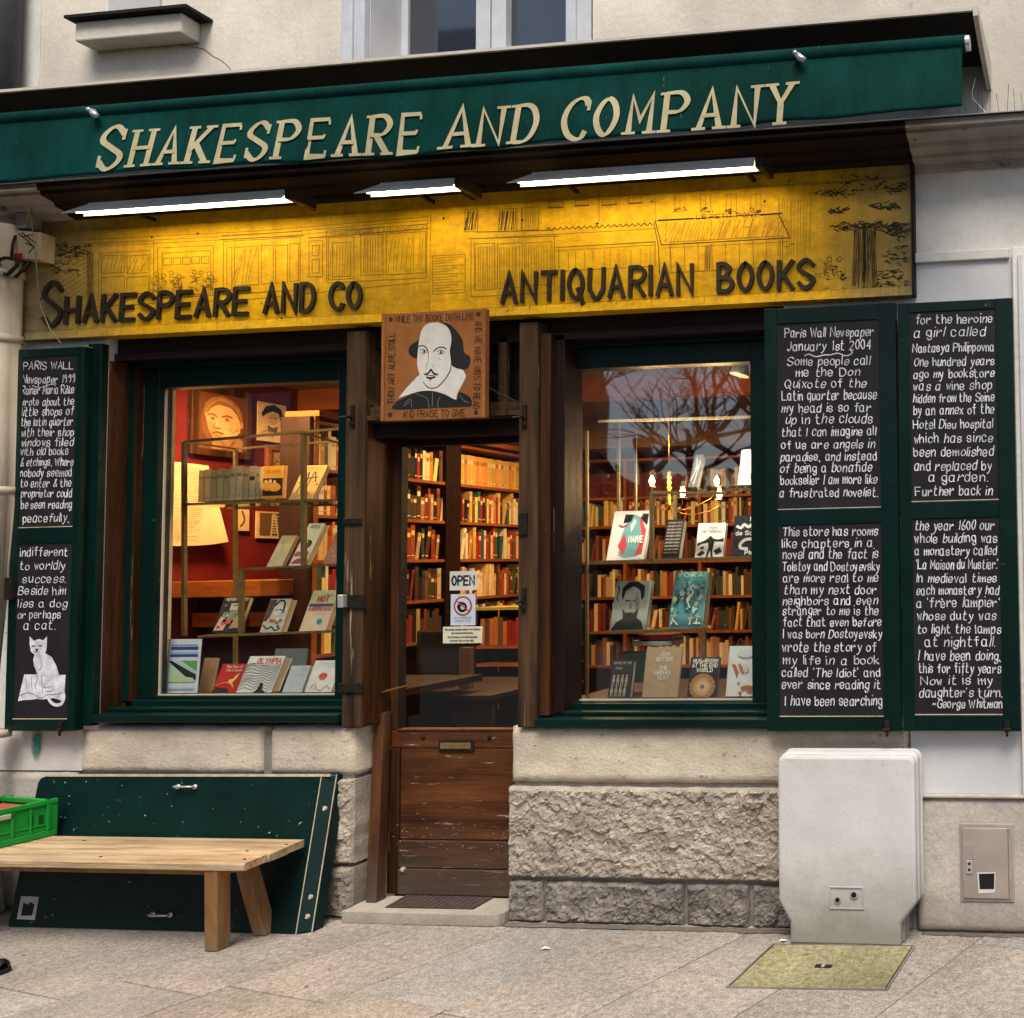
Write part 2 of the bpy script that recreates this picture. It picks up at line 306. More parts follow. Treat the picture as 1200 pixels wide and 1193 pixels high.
G['8'] = '~28171635443312 03143527 28'.replace(' ', ''); G['t'] = '~18132242 -0636'; G['a'] = '~4536160503123244 ~46434252'; G['R'] = '-0208 ~084867664505 -2562'
G['s'] = '~45361605143443321203'; G['U'] = '~08041322425364 68'.replace(' ', ''); G['g'] = '~453616050313324 4'.replace(' ', '') + ' ~464130101101'; G['d'] = '~4536160503123244 -4842'; G['a'] = '~4536160503123244 ~46434252'
G['q'] = '~4536160503123244 -4640'; G['c'] = '~453616050312 3243'.replace(' ', ''); G['n'] = '-0602 ~042636454442'; G['h'] = '-0802 ~042636454442'; G['k'] = '-0802 -4604 -1442'; G['j'] = '~2621100001 -2828'
G['5'] = '-48080535 ~354544322203'; G['&'] = '~52172838371503122254'; G['u'] = '~060312223344 -4642'
def glyph(ch):
    out = []; wd = 0
    for st in G.get(ch, '').split(' '):
        if not st: continue
        if st[0] not in '~-': continue
        p = [(int(st[i]) * .5, int(st[i + 1]) - 2) for i in range(1, len(st) - 1, 2)]
        wd = max([wd] + [q[0] for q in p]); out.append((st[0] == '~', p))
    return out, wd
def smooth(p, n=4):
    if len(p) < 3: return p
    o = []; cl = p[0] == p[-1]
    for i in range(len(p) - 1):
        p0 = p[i - 1] if i else (p[-2] if cl else p[0]); p1 = p[i]; p2 = p[i + 1]; p3 = p[i + 2] if i + 2 < len(p) else (p[1] if cl else p[-1])
        for k in range(n):
            t = k / n
            o.append(tuple(.5 * (2 * p1[j] + (p2[j] - p0[j]) * t + (2 * p0[j] - 5 * p1[j] + 4 * p2[j] - p3[j]) * t * t + (3 * p1[j] - p0[j] - 3 * p2[j] + p3[j]) * t ** 3) for j in (0, 1)))
    o.append(p[-1]); return o
def layout(text, gap=1.15, space=2.0):
    x = 0; out = []
    for ch in text:
        if ch == ' ': x += space; continue
        st, wd = glyph(ch); out.append((ch, x, st)); x += wd + gap
    return out, max(x - gap, .01)
def nibw(wmin, wmax, ang):
    return lambda t: wmin + (wmax - wmin) * abs(math.sin(t - ang))
def ribbon(mb, pts, w, mp, off=0.0, thick=0, mi=0, ext=.35):
    """pts in 2D, w width or function of direction, mp(x, z, out) -> 3D"""
    if len(pts) == 2 and abs(pts[0][0] - pts[1][0]) + abs(pts[0][1] - pts[1][1]) < 1e-9:
        r = (w if not callable(w) else w(1.5)) * .62; q = [(pts[0][0] + r * math.cos(a * math.pi / 3), pts[0][1] + r * math.sin(a * math.pi / 3)) for a in range(6)]
        L_ = q
        if thick:
            k = len(mb.v); mb.v += [tuple(mp(x, z, off + thick)) for x, z in q] + [tuple(mp(x, z, 0)) for x, z in q]; mb.face(range(k, k + 6), mi)
            for i in range(6): mb.face((k + i, k + (i + 1) % 6, k + 6 + (i + 1) % 6, k + 6 + i), mi)
        else: mb.poly([mp(x, z, off) for x, z in q], mi)
        return
    q = [pts[0]]
    for p in pts[1:]:
        if math.hypot(p[0] - q[-1][0], p[1] - q[-1][1]) > 1e-6: q.append(p)
    if len(q) < 2: return
    n = len(q); Ls = []; Rs = []
    for i in range(n):
        a = q[max(i - 1, 0)]; b = q[min(i + 1, n - 1)]; c = q[i]
        d1 = (c[0] - a[0], c[1] - a[1]) if i else (b[0] - c[0], b[1] - c[1]); d2 = (b[0] - c[0], b[1] - c[1]) if i < n - 1 else d1
        l1 = math.hypot(*d1); l2 = math.hypot(*d2); d1 = (d1[0] / l1, d1[1] / l1); d2 = (d2[0] / l2, d2[1] / l2)
        t = (d1[0] + d2[0], d1[1] + d2[1]); lt = math.hypot(*t)
        if lt < .2: t = (-d1[1], d1[0]); lt = 1
        t = (t[0] / lt, t[1] / lt); nx, nz = -t[1], t[0]; k = 1 / max(.45, nx * -d1[1] + nz * d1[0])
        h = (w(math.atan2(t[1], t[0])) if callable(w) else w) * .5
        x, z = c
        if i == 0: x -= d1[0] * h * ext * 2; z -= d1[1] * h * ext * 2
        if i == n - 1: x += d2[0] * h * ext * 2; z += d2[1] * h * ext * 2
        Ls.append((x + nx * h * k, z + nz * h * k)); Rs.append((x - nx * h * k, z - nz * h * k))
    k = len(mb.v)
    for a, b in zip(Ls, Rs):
        mb.v.append(tuple(mp(a[0], a[1], off + thick))); mb.v.append(tuple(mp(b[0], b[1], off + thick)))
    for i in range(n - 1): mb.face((k + 2 * i, k + 2 * i + 1, k + 2 * i + 3, k + 2 * i + 2), mi)
    if thick:
        k2 = len(mb.v)
        for a, b in zip(Ls, Rs): mb.v.append(tuple(mp(a[0], a[1], 0))); mb.v.append(tuple(mp(b[0], b[1], 0)))
        for i in range(n - 1):
            mb.face((k + 2 * i, k + 2 * i + 2, k2 + 2 * i + 2, k2 + 2 * i), mi); mb.face((k + 2 * i + 1, k2 + 2 * i + 1, k2 + 2 * i + 3, k + 2 * i + 3), mi)
        mb.face((k, k2, k2 + 1, k + 1), mi); e = 2 * (n - 1); mb.face((k + e, k + e + 1, k2 + e + 1, k2 + e), mi)
def write(mb, text, a, b, unit, wd, mp, off=.0008, slant=0, jit=0, thick=0, mi=0, gap=1.15, space=2.0, serif=0, letters=None):
    """text fitted between 2D baseline points a and b; unit = height of one glyph unit (capitals are 6)"""
    lay, W = layout(text, gap, space); dx = b[0] - a[0]; dz = b[1] - a[1]; ln = math.hypot(dx, dz); sx = ln / W; ex = (dx / ln, dz / ln); ez = (-ex[1], ex[0])
    n = 0
    for ch, x0, sts in lay:
        jx, jz, js, jr = [random.uniform(-1, 1) * jit for _ in range(4)]
        tgt = mb
        if letters is not None: tgt = MB()
        def tr(p):
            px = x0 + p[0] + slant * p[1] + jx * .25 + jr * .12 * p[1]; pz = p[1] * (1 + js * .1) + jz * .4
            return (a[0] + ex[0] * px * sx + ez[0] * pz * unit, a[1] + ex[1] * px * sx + ez[1] * pz * unit)
        for cv, p in sts:
            n += 1; o = off + (n % 9) * .00006
            q = smooth(p) if cv else p
            ribbon(tgt, [tr(t) for t in q], wd, mp, o, thick, mi, .35 if not serif else .05)
            if serif:
                for e, nb in ((p[0], p[1]), (p[-1], p[-2])):
                    n += 1; o = off + (n % 9) * .00006
                    if e[1] in (0, 6) and abs(nb[1] - e[1]) > .6 and not cv and abs(nb[1] - e[1]) > abs(nb[0] - e[0]) * .8:
                        ribbon(tgt, [tr((e[0] - serif, e[1])), tr((e[0] + serif, e[1]))], unit * .42, mp, o, thick, mi, 0)
                    elif cv and ch in 'SC' and e[0] > 1.9 and e[1] > 3:
                        ribbon(tgt, [tr((e[0] + .1, e[1] + .7)), tr((e[0] + .1, e[1] - .9))], unit * .5, mp, o, thick, mi, 0)
                    elif cv and ch in 'S' and e[0] < .6 and e[1] < 3:
                        ribbon(tgt, [tr((e[0] - .05, e[1] + .9)), tr((e[0] - .05, e[1] - .8))], unit * .5, mp, o, thick, mi, 0)
                    elif abs(nb[1] - e[1]) < .1 and not cv and (e[1] in (0, 6) or (ch in 'EF' and e[0] > 1)):
                        ribbon(tgt, [tr((e[0], e[1] - .1)), tr((e[0] + .12, e[1] + (.9 if e[1] < 1 else (-.9 if e[1] > 5 else .5))))], unit * .4, mp, o, thick, mi, 0)
        if letters is not None and tgt.v: letters.append(tgt)

# ------------------------------------------------------------------ pavement and street
pv = MB().box(-9, 3.5, -2.6, .35, -.3, -.009).build('pavement', M['joint'], kind='structure')
d1 = Vector((.38, .925)).normalized(); d2 = Vector((.98, -.2)).normalized()
def slab(i, a0, a1, c0, c1, mt):
    g = .0028
    P = lambda s, t: Vector((-2.33, -.4)) + d2 * s + d1 * t
    pts = [P(a0 + g, c0 + g), P(a1 - g, c0 + g), P(a1 - g, c1 - g), P(a0 + g, c1 - g)]
    cy = sum(p.y for p in pts) / 4; cxx = sum(p.x for p in pts) / 4
    if cy > .5 or cy < -2.9 or cxx < -8 or cxx > 3: return
    zt = random.uniform(-.0018, .0012)
    mb = MB(); mb.hexa([(p.x, p.y, -.05) for p in pts] + [(p.x, p.y, zt + random.uniform(-.0006, .0006)) for p in pts])
    mb.build('paving_slab', mt, pv, bev=.003)
rows = [-5.6, -4.95, -4.3, -3.85, -3.2, -2.65, -2.1, -1.5, -1.02, -.5, 0, .52, 1.03, 1.5, 2.05, 2.6, 3.1, 3.7, 4.3, 4.9]
for i in range(len(rows) - 1):
    t = -3.2 + random.uniform(0, .7)
    while t < 3.2:
        ln = random.uniform(.62, 1.05); slab(i, rows[i], rows[i + 1], t, t + ln, M['paving2'] if random.random() < .14 else M['paving']); t += ln
MB().box(-60, 60, -60, -2.62, -.5, -.14).build('road', M['asphalt'], kind='structure')
k = MB(); 
for i in range(12): k.box(-9 + i * 1.05, -9 + i * 1.05 + 1.04, -2.78, -2.605, -.3, .002)
k.build('kerb', M['paving2'], kind='structure')
MB().box(-60, 60, .36, 60, -.5, -.16).build('ground', M['asphalt'], kind='structure')

# ------------------------------------------------------------------ the building
B = root('shop_building', 'old plastered shop building with a rusticated stone base and two display windows', 'building', (-3, .1, 0))
def rough_block(x0, x1, z0, z1, yf, depth, amp, mt, par, name='stone_block', step=.0115, seed=0, **tg):
    nx = max(4, int((x1 - x0) / step)); nz = max(4, int((z1 - z0) / step)); mb = MB(); off = Vector((seed * 7.3, seed * 1.7, 0))
    for j in range(nz + 1):
        for i in range(nx + 1):
            s = i / nx; t = j / nz; x = x0 + (x1 - x0) * s; z = z0 + (z1 - z0) * t
            e = min(min(s, 1 - s) * (x1 - x0), min(t, 1 - t) * (z1 - z0)); p = Vector((x, 0, z)) + off
            h = noise.fractal(p * 8, 1, 2, 4) * .45 + noise.fractal(p * 27, .7, 2, 4) * .55 + noise.noise(p * 70) * .4 - .5 * abs(noise.noise(p * 19)) - .25 * abs(noise.noise(p * 44))
            if amp > .01:
                h = noise.fractal(p * 6, 1, 2, 3) * .35
                for sc_, am_ in ((17, .55), (42, .34)):
                    q_ = p * sc_ + Vector((noise.noise(p * 30), 0, noise.noise(p * 31 + Vector((5, 5, 5))))) * .35
                    dd_, pp2 = noise.voronoi(q_); c_ = pp2[0]; hv = noise.cell_vector(c_ * 3.7)
                    h += am_ * (hv.x - .5 + (hv.y - .5) * (q_.x - c_.x) * 1.6 + (hv.z - .5) * (q_.z - c_.z) * 1.6)
                h += noise.noise(p * 95) * .10
            edge = min(1, e / .014); edge = edge ** .5
            wob = .005 * noise.noise(Vector((z * 15, seed, x * 15)))
            xx = x + (wob if i in (0, nx) else 0); zz = z + (wob if j in (0, nz) else 0)
            mb.v.append((xx, yf + .02 * (1 - edge) - amp * h * edge, zz))
    for j in range(nz):
        for i in range(nx):
            a = j * (nx + 1) + i; mb.face((a, a + 1, a + nx + 2, a + nx + 1))
    # sides running back into the wall
    ring = [i for i in range(nx + 1)] + [j * (nx + 1) + nx for j in range(1, nz + 1)] + [nz * (nx + 1) + i for i in range(nx - 1, -1, -1)] + [j * (nx + 1) for j in range(nz - 1, 0, -1)]
    k = len(mb.v); nb = len(ring)
    for r in ring: mb.v.append((mb.v[r][0], yf + depth, mb.v[r][2]))
    for i in range(nb):
        j = (i + 1) % nb; mb.face((ring[j], ring[i], k + i, k + j))
    o = mb.build(name, mt, par, smooth=amp < .01)
    for p in tg: o[p] = tg[p]
    return o
XL = ux(414, 960, 0)      # right face of the pier left of the door
XR = ux(598, 960, 0)      # left face of the base right of the door
ZS = .895                 # top of the stone base
# core wall behind the stones and grout
box('wall', M['grout'], B, -8, XL - .012, .016, .30, -.2, ZS - .004)
box('wall', M['grout'], B, XR + .012, 2.5, .016, .30, -.2, ZS - .004)
# upper wall with the window opening
UWL, UWR, UWZ = ux(433, 66, 0), ux(667, 48, 0), 3.98
box('wall', M['cream'], B, -5.42, UWL - .13, 0, .4, 3.52, 6.2)
box('wall', M['cream'], B, UWR + .12, 2.5, 0, .4, 3.52, 6.2)
box('wall', M['cream'], B, UWL - .13, UWR + .12, 0, .4, 3.52, UWZ)
box('wall', M['cream'], B, UWL - .13, UWR + .12, 0, .4, 5.6, 6.2)
box('wall', M['white_plaster'], B, -8, -5.42, -.004, .4, 3.52, 6.2)
# side walls of the ground floor
WLX = ux(121, 620, 0)     # left edge of the left window opening
box('wall', M['white_plaster'], B, -8, WLX - .002, .002, .34, .68, 3.46)
box('window_jamb', M['green'], B, ux(98, 640, -.03), WLX + .006, -.034, .001, ZS + .01, 2.80, .003)
WRX = -1.47
box('wall', M['white_plaster'], B, WRX, 2.5, .003, .34, ZS + .0, 2.99)
box('wall', M['white_plaster'], B, -.86, 2.5, .012, .34, 2.995, 3.46)
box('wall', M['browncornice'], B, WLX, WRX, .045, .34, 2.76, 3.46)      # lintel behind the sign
box('wall', M['darkwood'], B, WLX, WRX, .03, .12, 2.725, 2.758)
# strings and pilaster to the right
box('moulding', M['white_plaster'], B, -.855, -.415, -.022, .003, 2.985, 3.03, .004)
box('recessed_panel', M['blue_plaster'], B, -.90, -.3995, -.006, .003, .604, 2.984)
box('pilaster', M['white_plaster'], B, -.40, -.08, -.03, .003, .60, 3.03, .004)
box('moulding', M['blue_plaster'], B, -.375, -.355, -.042, -.0305, .60, 2.99, .003)
box('wall', M['white_plaster'], B, -.078, 2.5, .0, .015, .604, ZS - .001)
# cornice
c = MB(); prof = [(-.20, 3.555), (-.20, 3.525), (-.185, 3.52), (-.185, 3.505), (-.13, 3.488), (-.12, 3.47), (-.07, 3.46), (-.065, 3.445), (-.02, 3.435), (-.015, 3.41), (0.04, 3.41), (0.04, 3.60)]
def cornice(x0, x1, name, mt):
    mb = MB(); n = len(prof); k = 0
    mb.v = [(x0, p[0], p[1]) for p in prof] + [(x1, p[0], p[1]) for p in prof]
    for i in range(n):
        j = (i + 1) % n; mb.face((i, j, n + j, n + i))
    mb.face(range(n)[::-1]); mb.face(range(n, 2 * n)); mb.build(name, mt, B)
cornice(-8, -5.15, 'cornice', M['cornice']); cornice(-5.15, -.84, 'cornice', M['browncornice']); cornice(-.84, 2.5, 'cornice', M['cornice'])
z = MB(); z.hexa([(-8, -.215, 3.556), (2.5, -.215, 3.556), (2.5, -.002, 3.60), (-8, -.002, 3.60), (-8, -.215, 3.560), (2.5, -.215, 3.560), (2.5, -.002, 3.66), (-8, -.002, 3.66)]); z.build('flashing', M['zinc'], B)
# eave slab over the awning
box('eave_slab', M['tarwood'], B, -6.2, -.505, -.40, -.003, 3.885, 3.902)
box('eave_edge', M['cream'], B, -6.2, -.505, -.412, -.4005, 3.893, 3.906)
mb = MB(); mb.prism([(0, 0)], 0, 0) if False else None
mb = MB(); pts = [(-.412, 3.906), (-.412, 3.87), (-.25, 3.82), (-.02, 3.77), (-.004, 3.77), (-.004, 3.906)]
mb.v = [(-.503, p[0], p[1]) for p in pts] + [(-.482, p[0], p[1]) for p in pts]; n = 6
mb.face(range(6)); mb.face([6 + i for i in range(6)][::-1])
for i in range(6): mb.face((i, (i + 1) % 6, 6 + (i + 1) % 6, 6 + i))
mb.build('eave_end_board', M['cream'], B)
# anti-pigeon spikes
s = MB()
for i in range(26):
    x = -.60 + i * .035 + random.uniform(-.008, .008); a = Vector((x, -.19, 3.56)); s.tube([a, a + Vector((random.uniform(-.012, .012), random.uniform(-.03, .01), random.uniform(.06, .12)))], .0012, 3)
for i in range(24):
    x = -5.75 + i * .036 + random.uniform(-.008, .008); a = Vector((x, -.19, 3.56)); s.tube([a, a + Vector((random.uniform(-.012, .012), random.uniform(-.03, .01), random.uniform(.06, .12)))], .0012, 3)
s.build('pigeon_spikes', M['iron'], B, kind='stuff')
# crack in the plaster
ck = MB(); mpw = lambda x, z, o: Vector((x, -.0015 - o, z))
cp = [at(u, v, 0) for u, v in ((205, 48), (214, 53), (226, 55), (240, 58), (250, 66), (258, 70), (266, 76), (271, 82), (277, 87))]
ribbon(ck, [(p.x, p.z) for p in cp], .004, mpw); ck.build('plaster_crack', flat((.22, .18, .14), .9), B)
ck = MB(); cp = [at(u, v, 0) for u, v in ((1105, 385), (1130, 395), (1158, 392), (1176, 399))]
# upper casement window
W1 = box('window', M['whitepaint'], B, UWL - .128, UWL - .07, -.03, -.003, UWZ + .003, 5.598, .004)
box('window_moulding', M['whitepaint'], W1, UWL - .07, UWL - .045, -.018, -.003, UWZ + .003, 5.598, .003)
box('window_moulding', M['whitepaint'], W1, UWL - .045, UWL - .004, -.03, .003, UWZ + .003, 5.598, .003)
box('reveal', M['blue_plaster'], W1, UWL - .004, UWL, .003, .215, UWZ, 5.598)
box('window_moulding', M['whitepaint'], W1, UWR, UWR + .05, -.03, .10, UWZ + .003, 5.598, .003)
box('window_moulding', M['whitepaint'], W1, UWR + .05, UWR + .118, -.018, -.003, UWZ + .003, 5.598, .003)
yf = .20
for a, b in ((478, 486), ):
    pass
x1, x2, x3, x4 = ux(484, 60, yf), ux(562, 50, yf), ux(597, 50, yf), ux(667, 48, yf)
box('casement_frame', M['whitepaint'], W1, UWL, x1 - .03, yf, yf + .05, UWZ, 5.598)
box('casement_frame', M['whitepaint'], W1, x2, (x2 + x3) / 2 - .004, yf - .03, yf + .04, UWZ, 5.598, .004)
box('casement_frame', M['whitepaint'], W1, (x2 + x3) / 2 + .004, x3, yf - .03, yf + .04, UWZ, 5.598, .004)
box('casement_frame', M['whitepaint'], W1, x4 - .005, UWR, yf - .02, yf + .04, UWZ, 5.598)
zb = vz(520, 62, yf)
box('casement_rail', M['whitepaint'], W1, x1 - .03, x2, yf, yf + .04, UWZ, zb, .003); box('casement_rail', M['whitepaint'], W1, x3, x4, yf, yf + .04, UWZ, zb, .003)
box('window_pane', M['paneglass'], W1, x1 - .03, x2, yf + .015, yf + .02, zb, 5.59); box('window_pane', M['paneglass'], W1, x3, x4, yf + .015, yf + .02, zb, 5.59)
# small sill with a niche window
xa, xb = ux(88, 30, -.1), ux(212, 28, -.1)
SW = box('window_sill', M['cream'], B, xa, xb, -.10, -.001, vz(150, 43, -.1), vz(150, 20, -.1), .008)
box('sill_slab', M['tarwood'], SW, ux(76, 20, -.13), ux(219, 15, -.13), -.135, -.001, vz(150, 20, -.1) + .001, vz(150, 20, -.1) + .016)
zt = vz(150, 20, -.1) + .02
box('niche_frame', M['blue_plaster'], SW, ux(130, 8, 0), ux(190, 8, 0), -.012, -.001, zt, zt + .4)
# ---- stones of the base
rough_block(-5.085, ux(306, 880, 0), .665, ZS, -.004, .1, .0035, M['smooth_stone'], B, step=.02, seed=1)
rough_block(ux(315, 880, 0), XL, .665, ZS, -.004, .16, .0035, M['smooth_stone'], B, step=.02, seed=2)
xs = [-5.085, -4.52, -3.98]
for i, (a, b) in enumerate(((-5.08, -4.62), (-4.60, -4.02), (-4.0, XL))):
    rough_block(a, b, .25, .645, -.012, .18, .018, M['stone'], B, step=.008, seed=3 + i)
for i, (a, b) in enumerate(((-5.08, -4.3), (-4.28, XL))):
    rough_block(a, b, .0, .232, -.012, .18, .018, M['stone'], B, step=.008, seed=8 + i)
rough_block(-6.6, -5.10, .515, .675, -.006, .1, .004, M['base_plaster'], B, step=.02, seed=11)
rough_block(-6.6, -5.10, .0, .50, -.012, .1, .006, M['base_plaster'], B, step=.02, seed=12)
rough_block(XR, -.90, .637, ZS - .002, -.004, .16, .0035, M['smooth_stone'], B, step=.02, seed=13)
rough_block(XR - .008, -.90, .205, .618, -.016, .18, .022, M['stone'], B, step=.007, seed=14)
cut = [XR - .006, ux(637, 1060, 0), ux(803, 1060, 0), ux(880, 1060, 0), -1.15, -.90]
for i in range(5):
    rough_block(cut[i] + (.0 if i == 0 else .009), cut[i + 1] - .009, .0, .185, -.010, .16, .020, M['dark_stone'], B, step=.007, seed=15 + i)
rough_block(-.885, 1.2, .0, .59, -.014, .1, .004, M['base_plaster'], B, step=.02, seed=22)
box('base_ledge', M['base_plaster'], B, -.885, 1.2, -.03, .01, .59, .603, .004)
# teal paint run on the wall below the left board
st = MB(); p = at(43, 868, -.005)
st.poly([(p.x - .05, -.0065, p.z - .14), (p.x + .05, -.0065, p.z - .14), (p.x + .05, -.0065, p.z + .09), (p.x - .05, -.0065, p.z + .09)])
sm_ = pm('teal_stain', (.03, .17, .13), (.08, .26, .21), sc=14, rough=.8); n_ = sm_.node_tree; tc_ = n_.nodes.new('ShaderNodeTexCoord')
gr = n_.nodes.new('ShaderNodeTexGradient'); gr.gradient_type = 'SPHERICAL'; mp_ = n_.nodes.new('ShaderNodeMapping'); mp_.inputs['Scale'].default_value = (26, 1, 9.5); mp_.inputs['Location'].default_value = (0, 0, -.15)
nz_ = n_.nodes.new('ShaderNodeTexNoise'); nz_.inputs['Scale'].default_value = 22; nz_.inputs['Detail'].default_value = 6
ml = n_.nodes.new('ShaderNodeMath'); ml.operation = 'MULTIPLY'; n_.links.new(tc_.outputs['Object'], mp_.inputs[0]); n_.links.new(mp_.outputs[0], gr.inputs[0]); n_.links.new(tc_.outputs['Object'], nz_.inputs[0])
n_.links.new(gr.outputs[1], ml.inputs[0]); n_.links.new(nz_.outputs[0], ml.inputs[1]); mr = n_.nodes.new('ShaderNodeMapRange'); mr.inputs[1].default_value = .05; mr.inputs[2].default_value = .35; n_.links.new(ml.outputs[0], mr.inputs[0]); n_.links.new(mr.outputs[0], n_.nodes['Principled BSDF'].inputs['Alpha'])
st.build('paint_stain', sm_, B)

# ---- posts, jambs, lintel of the door bay
PLa, PLb = ux(404, 620, -.02), ux(427, 620, -.02); PRa, PRb = ux(608, 620, -.02), ux(630, 620, -.02)
box('door_post', M['oldwood'], B, PLa, PLb, -.025, .17, ZS, 2.80, .006)
box('door_post', M['oldwood'], B, PRa, PRb, -.025, .17, ZS, 2.80, .006)
box('post_facing', M['brownwood'], B, PLb, PLb + .006, -.012, .16, ZS + .01, 2.36)
box('post_facing', M['brownwood'], B, PRb + .001, PRb + .05, -.005, .16, ZS + .05, 2.75, .005)
box('post_facing', M['darkwood'], B, PRb + .051, PRb + .10, .03, .18, ZS + .05, 2.75, .004)
DY = .14
zl0, zl1 = vz(520, 492, .0), vz(520, 474, .0)
box('transom', M['oldwood'], B, PLb + .002, PRa - .002, .0, .08, zl0, zl1, .004)
box('lintel', M['darkwood'], B, PLb + .007, PRa - .002, .03, .17, vz(540, 514, .14), zl0 - .003)
g = MB()
for i in range(44):
    x = PLb + .01 + i * .018
    if x < PRa: g.tube([(x, .06, zl1), (x + .0, .06, 2.76)], .001, 3)
for i in range(24): g.tube([(PLb, .064, zl1 + .018 * i), (PRa, .064, zl1 + .018 * i)], .001, 3)
g.build('transom_mesh', M['iron'], B, kind='stuff')
box('transom_back', M['tarwood'], B, PLb, PRa, .13, .17, zl1, 2.76)
box('transom_stud', M['oldwood'], B, ux(587, 450, .05), ux(597, 450, .05), .03, .055, zl1, 2.75, .003); box('transom_stud', M['oldwood'], B, ux(432, 450, .05), ux(441, 450, .05), .03, .055, zl1, 2.75, .003)
box('transom_bar', M['oldwood'], B, PLb + .002, PRa, -.02, -.0005, zl0 + .006, zl0 + .03, .003)
# left jamb trim
jm = MB(); a = at(452, 512, .12); 
box('door_jamb', M['trimwood'], B, ux(441, 700, .13), ux(455, 700, .13), .10, .16, .92, vz(540, 514, .14), .004)
j0 = at(443, 850, .10); j1 = at(432, 1048, .06); mb = MB(); wv = .055
mb.hexa([(j1.x, .04, .056), (j1.x + wv, .04, .056), (j1.x + wv, .10, .056), (j1.x, .10, .056), (j0.x - .01, .085, .93), (j0.x + wv - .01, .085, .95), (j0.x + wv - .01, .13, .95), (j0.x - .01, .13, .93)])
mb.build('door_jamb', M['trimwood'], B, bev=.004)
# door leaf
dl, dr = ux(455, 900, DY), ux(612, 900, DY); gl = ux(468, 700, DY); zt_ = vz(540, 514, DY); zg = vz(530, 856, DY)
DO = box('door', M['doorwood'], B, dl, dr + .06, DY, DY + .04, zg - .085, zg, .004)
def dbox(nm, a, b, z0, z1, y0=DY, bv=.004, m='doorwood'): return box(nm, M[m], DO, a, b, y0, DY + .04, z0, z1, bv)
dbox('stile', dl, gl, zg + .001, zt_, m='brownwood'); dbox('stile', ux(612, 700, DY), dr + .06, zg + .001, zt_, m='brownwood'); dbox('top_rail', gl, ux(612, 700, DY), zt_ - .03, zt_, m='darkwood')
pz = [vz(520, v, DY) for v in (882, 985, 1018, 1046)]
dbox('lower_stile', dl, gl + .012, .062, zg - .088, DY - .004, m='brownwood')
dbox('panel', gl + .014, dr + .06, pz[1] + .003, zg - .088, DY + .003); dbox('board', gl + .014, dr + .06, pz[2] + .003, pz[1] - .001, DY - .006); dbox('board', gl + .014, dr + .06, .062, pz[2] - .001, DY - .010)
dbox('glazing_bead', gl, gl + .008, zg, zt_ - .03, DY - .004, .002, 'iron'); dbox('glazing_bead', gl, ux(612, 700, DY), zg, zg + .008, DY - .006, .002, 'trimwood')
box('glass_pane', M['clearglass'], DO, gl + .008, ux(612, 700, DY), DY + .02, DY + .024, zg + .008, zt_ - .03)
a, b = at(515, 880, DY), at(556, 867, DY); box('mail_slot', M['iron'], DO, a.x, b.x, DY - .008, DY, a.z, b.z, .003); box('mail_flap', M['brass'], DO, a.x + .012, b.x - .012, DY - .012, DY - .0085, a.z + .012, b.z - .012, .002)
h0, h1 = at(447, 812, DY - .05), at(468, 806, DY - .05)
mb = MB(); mb.tube([at(442, 814, DY - .03), h0, h1], [.006, .008, .006], 8); mb.tube([h1, h1 + Vector((0, .05, 0))], .006, 8); mb.build('door_handle', M['trimwood'], DO, smooth=True)
a = at(452, 825, DY - .01); box('lock_plate', M['iron'], DO, a.x - .018, a.x + .018, DY - .014, DY - .001, a.z - .05, a.z + .04, .003)
for u, v in ((496, 864), (574, 864)):
    a = at(u, v, DY); MB().lathe((a.x, DY, a.z), [(.012, 0), (.012, -.004), (.006, -.007)], 10, axis='y').build('door_bolt', M['iron'], DO)
for vv in (1020,):
    a = at(470, vv, DY - .02); MB().lathe((a.x, DY - .004, a.z), [(.014, 0), (.012, -.012), (.004, -.016)], 10, axis='y').build('door_stud', M['steel'], DO)
# iron straps and hooks on the posts
def strap(u, v, wpx, hpx):
    a, b = at(u - wpx / 2, v + hpx / 2, -.03), at(u + wpx / 2, v - hpx / 2, -.03); box('iron_strap', M['iron'], B, a.x, b.x, -.036, -.0255, a.z, b.z, .002)
strap(413, 611, 22, 7); strap(411, 806, 27, 11); strap(417, 705, 24, 16); strap(613, 614, 10, 26)
a, b = at(397, 712, -.05), at(404, 697, -.05); box('iron_strap', M['steel'], B, a.x, b.x, -.06, -.035, a.z, b.z, .003)
def hook(u, v):
    p = at(u, v, -.035); mb = MB(); mb.box(p.x - .009, p.x + .009, -.034, -.0255, p.z - .045, p.z + .05); mb.tube([p + Vector((0, 0, -.01)), p + Vector((0, -.03, -.01)), p + Vector((-.03, -.04, -.015))], .006, 6); mb.lathe((p.x, -.034, p.z - .04), [(.014, 0), (.014, -.004), (.008, -.006)], 8, axis='y'); mb.build('iron_hook', M['iron'], B)
hook(412, 487); hook(614, 487); hook(613, 702)

